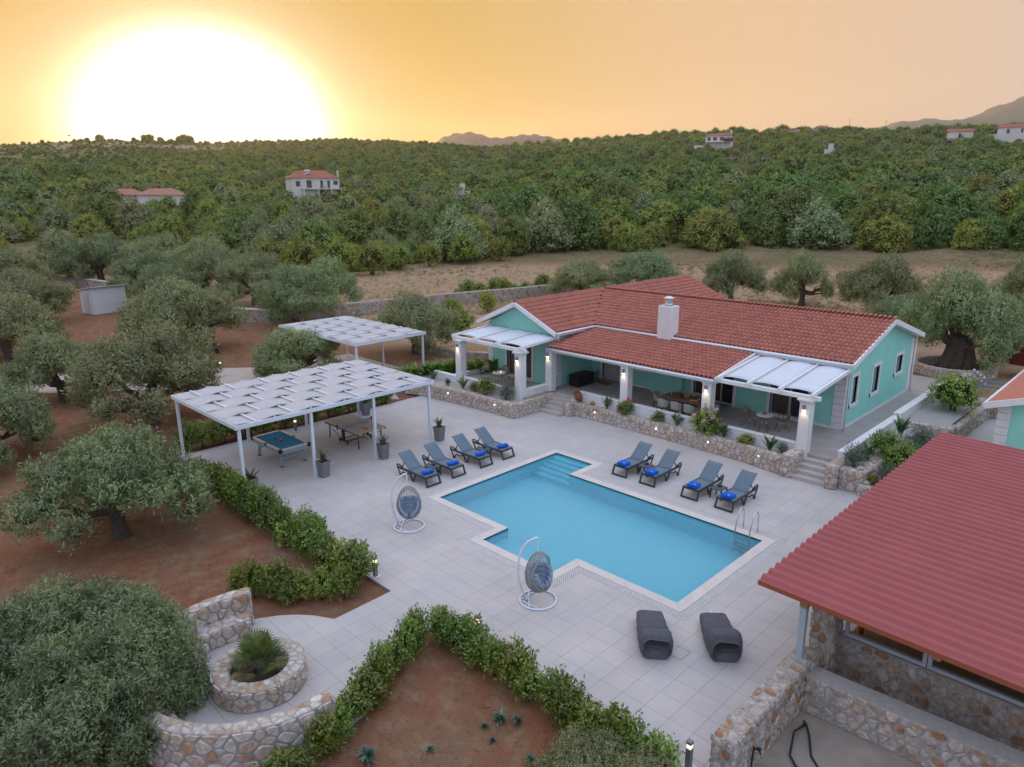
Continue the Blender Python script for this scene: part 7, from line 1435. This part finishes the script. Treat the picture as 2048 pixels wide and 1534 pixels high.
for s in (-1, 1):
    MB().beam((-1.6, s * 0.55, 0.55), (1.8, s * 0.62, 0.5), 0.08, 0.1).obj('side_rail', btm, bt); MB().tube([(-1.3, s * 0.5, 0.58), (-1.5, s * 0.62, 0.85), (-1.9, s * 0.72, 1.0)], 0.03, 6).obj('cradle_arm', btm, bt)
    for k in range(8):
        MB().lathe([(0.02, -0.045), (0.06, -0.04), (0.06, 0.04), (0.02, 0.045)], 10).obj('roller', rol, bt, True, (-1.95 + (k // 2) * 0.17, s * (0.66 - 0.05 * (k // 2)) + 0.09 * (k % 2), 0.72 + 0.10 * (3 - k // 2)), (PI / 2, 0, 0))
    w = MB().lathe([(0.22, -0.09), (0.31, -0.07), (0.32, 0), (0.31, 0.07), (0.22, 0.09)], 18).obj('wheel', blackm, bt, True, (0.5, s * 0.95, 0.32), (PI / 2, 0, 0)); MB().lathe([(0.18, -0.05), (0.18, 0.095), (0.06, 0.1)], 12).obj('rim', MATS['rim_grey'], w, True)
    fd = [[(0.5 + 0.40 * math.cos(a), s * 0.95 + dy, 0.34 + 0.40 * math.sin(a)) for a in np.linspace(0.15, PI - 0.15, 11)] for dy in (-0.12, 0.12)]; o = MB().sheet(fd).obj('fender', btm, bt, True); o.modifiers.new('t', 'SOLIDIFY').thickness = 0.01
for x in (-1.3, -0.4, 0.5, 1.5): MB().beam((x, -0.6, 0.48), (x, 0.6, 0.48), 0.07, 0.07).obj('cross_member', btm, bt)

# ================================================================= FAR HOUSES AND SLOPE
far_wall = mat('far_white_wall', (0.62, 0.58, 0.53), (0.68, 0.64, 0.59), rough=0.85, scale=0.5); far_roof = mat('far_roof', (0.33, 0.105, 0.07), (0.28, 0.09, 0.06), rough=0.85, scale=1.5); far_glass = mat('far_window', (0.05, 0.05, 0.06), rough=0.2); far_shut = mat('far_shutter', (0.10, 0.13, 0.18), rough=0.6)
def far_house(name, label, u, v, r_, w, dep, h, rh, hip=1.0, turn=0.0, wins=(), zoff=0.0, eave=0.5, roofm=None):
    x, y, z = pxr(u, v, r_); ang = math.atan2(y, x) + PI / 2 + turn + PI
    ro = empty(name, (x, y, z), ang, label, 'house')       # local -y faces the pool terrace
    MB().box(-w / 2, w / 2, 0, dep, -4, h).obj('wall', far_wall, ro)
    e = eave; V = [(-w / 2 - e, -e, h), (w / 2 + e, -e, h), (w / 2 + e, dep + e, h), (-w / 2 - e, dep + e, h), (-w / 2 - e + hip * dep / 2, dep / 2, h + rh), (w / 2 + e - hip * dep / 2, dep / 2, h + rh)]
    MB().add(V, [(3, 2, 1, 0), (0, 1, 5, 4), (1, 2, 5), (2, 3, 4, 5), (3, 0, 4)]).obj('roof', roofm or far_roof, ro)
    for (a, b, c, d_) in wins:
        wo = MB().box(a - 0.12, b + 0.12, -0.05, -0.001, c - 0.12, d_ + 0.12).obj('window', white, ro); MB().box(a, b, -0.09, -0.051, c, d_).obj('pane', far_glass, wo)
    return ro
h1 = far_house('white_villa', 'white two-storey villa with red hipped roof in the middle of the wood', 634, 389, 235, 14.5, 9, 4.9, 2.4, 0.9, 0.25, [(-6.2, -4.9, 2.4, 4.0), (-3.0, -1.4, 2.0, 4.2), (1.2, 2.1, 2.0, 4.2), (3.4, 4.3, 2.0, 4.2), (5.3, 6.7, 2.9, 4.1)])
MB().box(-4.6, 7.6, -1.6, -0.06, 1.55, 1.8).obj('balcony', far_wall, h1); rl = MB().box(-4.6, 7.6, -1.58, -1.54, 2.75, 2.8)
for k in range(26): rl.box(-4.6 + k * 0.48, -4.57 + k * 0.48, -1.58, -1.55, 1.8, 2.75)
rl.obj('railing', mat('far_rail', (0.3, 0.32, 0.36), rough=0.5), h1)
for x in (-4.2, 0.2, 4.2, 7.4): MB().box(x - 0.15, x + 0.15, -1.55, -1.25, -3, 1.55).obj('pillar', far_wall, h1)
for x in (-3.9, -0.6): MB().box(x - 0.12, x + 0.12, -1.55, -1.3, 1.8, 4.9).obj('pillar', far_wall, h1)
MB().beam((-3.1, 1.6, 6.0), (-1.4, 2.4, 6.6), 1.4, 0.08).obj('solar_panel', mat('far_panel', (0.6, 0.6, 0.6), rough=0.2), h1); MB().tube([(-2.6, 2.9, 7.1), (-1.0, 2.9, 7.1)], 0.3, 8).obj('water_tank', mat('far_tank', (0.6, 0.6, 0.6), rough=0.3), h1); MB().box(7.0, 7.4, 1, 1.4, 4.9, 7.4).obj('chimney', far_wall, h1)
far_house('tiled_house', 'low house with pinkish hipped roof half hidden among the trees', 256, 393, 222, 9.5, 8, 0.4, 1.7, 0.9, 0.1, [], roofm=mat('far_pink_roof', (0.36, 0.16, 0.12), (0.31, 0.13, 0.10), rough=0.85, scale=1)); far_house('tiled_house', 'longer house with pinkish hipped roof beside the smaller hidden one', 325, 393, 220, 12.5, 9, 0.4, 1.8, 0.9, 0.0, [], roofm=MATS['far_pink_roof'])
h2 = far_house('hillside_villa', 'cream hillside villa with purple bougainvillea awning', 1436, 294, 405, 13.2, 8, 5.6, 1.5, 0.7, -0.1, [(-5.6, -4.0, 3.2, 4.9), (-2.8, -0.8, 3.2, 4.9), (0.6, 2.6, 3.2, 4.9), (-5.4, -4.6, 0.3, 2.0)]); MB().box(5.6, 6.4, 2, 2.8, 5.6, 8.4).obj('chimney', far_wall, h2); MB().box(-6.6, 6.8, -2.2, -0.06, 2.4, 2.6).obj('balcony', far_wall, h2); MB().box(-12, -6.6, -2, 3, -3, 1.0).obj('terrace_wall', far_wall, h2)
for x in (-6.2, -2, 2.4, 6.4): MB().box(x - 0.2, x + 0.2, -2.1, -1.7, -3, 2.4).obj('pillar', far_wall, h2)
bg_ = leafmat('bougainvillea', (0.16, 0.03, 0.13), (0.22, 0.05, 0.18), (0.28, 0.08, 0.24), 0.2); rg_ = np.random.default_rng(2); P = np.c_[rg_.uniform(2.6, 7.4, 700), rg_.uniform(-2.6, 0, 700), 3.4 + rg_.normal(0, 0.45, 700)]; V, F = leaves(P, unit(rg_.normal(size=(700, 3))), unit(rg_.normal(size=(700, 3))), 0.5, 0.35); link_mesh('bougainvillea', npmesh('bougainvillea', V, F, [bg_]), h2)
far_house('cream_cottage', 'cream cottage with red roof below the mountain slope', 1920, 277, 470, 12, 7, 3.6, 1.6, 0.1, 0.2, [(-1.0, 0.4, 0.2, 2.6)]); h3 = far_house('cream_house', 'cream house with terrace wall at the far right of the ridge', 2032, 278, 430, 15, 8, 5.4, 1.8, 0.05, 0.1, [(-4.2, -3.0, 2.6, 4.6), (1.5, 2.4, 2.8, 4.8)]); MB().box(-11, -6.5, -3, 2, -3, 2.4).obj('terrace_wall', far_wall, h3)
dk = mat('far_brown_roof', (0.16, 0.075, 0.055), rough=0.9)
far_house('ridge_house', 'brown hip-roofed house on the skyline beside the hillside villa', 1538, 268, 505, 9, 7, 1.5, 1.5, 0.9, 0, [], roofm=dk); far_house('ridge_house', 'low house with red roof on the skyline between two cypresses', 1640, 262, 505, 8, 7, 1.6, 1.9, 0.9, 0, [], roofm=far_roof); far_house('ridge_house', 'low brown-roofed house with an antenna on the skyline', 1588, 263, 508, 7, 6, 1.0, 1.2, 0.9, 0, [], roofm=dk)
def pole(u, v0, r_, h, rad, lab, arm=False):
    x, y, z = pxr(u, v0, r_); r = empty('utility_pole', (x, y, z), 0, lab, 'pole'); MB().tube([(0, 0, -1), (0.1, 0, h)], [rad * 1.2, rad * 0.8], 8).obj('mast', mat('pole_wood', (0.30, 0.17, 0.10), rough=0.9), r)
    if arm: MB().beam((-0.8, 0, h - 0.4), (1.0, 0, h - 0.4), 0.1, 0.1).obj('cross_arm', MATS['pole_wood'], r)
    return x, y, z + h
pA = pole(1492, 345, 255, 10.6, 0.22, 'brown wooden utility pole among the pale boulders'); pole(292, 388, 330, 9, 0.16, 'thin pale utility pole above the pink roofs', True); pole(205, 375, 300, 9, 0.12, 'thin utility pole in the scrub left of the pink roofs'); pB = pole(1697, 262, 515, 7.0, 0.15, 'utility pole with cross arm on the ridge', True); pole(1770, 262, 515, 6.0, 0.12, 'slender utility pole on the ridge near the mountain', True); pole(1740, 300, 400, 9, 0.12, 'thin utility pole on the slope below the ridge'); pole(987, 370, 300, 14, 0.14, 'thin pole rising from the wood in the valley')
wl = MB()
for e_ in ((1130, 300, 300), (2150, 296, 330)):
    q = pxr(*e_); wl.tube([Vector(pA).lerp(Vector(q), t / 12) - Vector((0, 0, 6 * (t / 12) * (1 - t / 12))) for t in range(13)], 0.03, 4)
tag(wl.obj('power_line', mat('cable', (0.25, 0.23, 0.22), rough=0.8)), 'thin overhead cable strung from the brown utility pole', 'cable')
for u, v, r_, h, w_, lab in ((925, 388, 215, 3.0, 1.5, 'white pillar standing out of the valley wood'), (1661, 303, 360, 3.4, 2.2, 'small white chapel-like block on the slope')): x, y, z = pxr(u, v, r_); tag(MB().box(-w_ / 2, w_ / 2, 0, w_, -2, h).box(-w_ / 2 - 1.5, w_ / 2 + 1.5, 0.2, w_, -2, h * 0.3).obj('white_block', far_wall, loc=(x, y, z), rot=(0, 0, math.atan2(y, x) - PI / 2)), lab, 'building')
rkm = mat('pale_limestone', (0.36, 0.32, 0.29), (0.25, 0.21, 0.18), rough=0.95, scale=0.8, bump=0.5); rbm = []
for s in range(4):
    rg_ = random.Random(s); V, F = _ball((0, 0, 0), 1.0, 9, 6, 0.6); rbm.append(MB().add([tuple(c * (1 + rg_.uniform(-.25, .25)) for c in v) for v in V], F).mesh('rock')); rbm[-1].materials.append(rkm)
rg_ = random.Random(9)
for k in range(64):
    row = k % 3; u = rg_.uniform(1300, 1540) if row else rg_.uniform(1385, 1545); v = (312, 324, 337)[row] + rg_.uniform(-4, 4) - (u - 1430) * 0.03; x, y, z = pxr(u, v, 310 + (345 - v) * 2.2); z = float(tz(x, y)); s = rg_.uniform(0.5, 1.6)
    tag(link_mesh('rock', rbm[k % 4], None, (x, y, z + 0.2), (rg_.uniform(0, .3), 0, rg_.uniform(0, 6.28)), (s * 1.7, s * 1.2, s * 0.7)), 'pale limestone rock on the slope below the hillside villa', 'rock', 'pale rocks on the slope')
bx_, by_, bz_ = pxr(138, 271, 42); bd = empty('bird', (bx_, by_, bz_), math.radians(150), 'dark bird gliding above the skyline beside the sun glow', 'bird'); bdm = mat('bird_dark', (0.02, 0.015, 0.012), rough=0.9)
MB().ball((0, 0, 0), 0.035, 8, 6, 1.0).obj('body', bdm, bd, True).scale = (3.0, 1, 1)
for s in (-1, 1): o = MB().sheet([[(0.06, 0, 0.01), (0.05, s * 0.12, 0.04), (-0.04, s * 0.25, 0.02)], [(-0.06, 0, 0), (-0.02, s * 0.11, 0.03), (-0.07, s * 0.25, 0.018)]]).obj('wing', bdm, bd); o.modifiers.new('t', 'SOLIDIFY').thickness = 0.008
MB().add([(-0.09, 0, 0), (-0.2, 0.04, 0), (-0.2, -0.04, 0), (-0.09, 0, 0.012)], [(0, 2, 1), (3, 1, 2)]).obj('tail', bdm, bd)

# ================================================================= HAZE
hz = MB().box(-3300, 3300, -3300, 3300, -66, 400).obj('haze', None); hm = bpy.data.materials.new('evening_haze'); hm.use_nodes = True; t_ = hm.node_tree; t_.nodes.clear(); ho = t_.nodes.new('ShaderNodeOutputMaterial'); pv = t_.nodes.new('ShaderNodeVolumePrincipled')
pv.inputs['Color'].default_value = (1.0, 0.90, 0.80, 1); pv.inputs['Density'].default_value = 0.00011; pv.inputs['Anisotropy'].default_value = 0.55; t_.links.new(pv.outputs[0], ho.inputs['Volume']); hz.data.materials.append(hm); hz['kind'] = 'stuff'; hz['label'] = 'thin warm evening haze filling the valley air'; hz.display_type = 'WIRE'
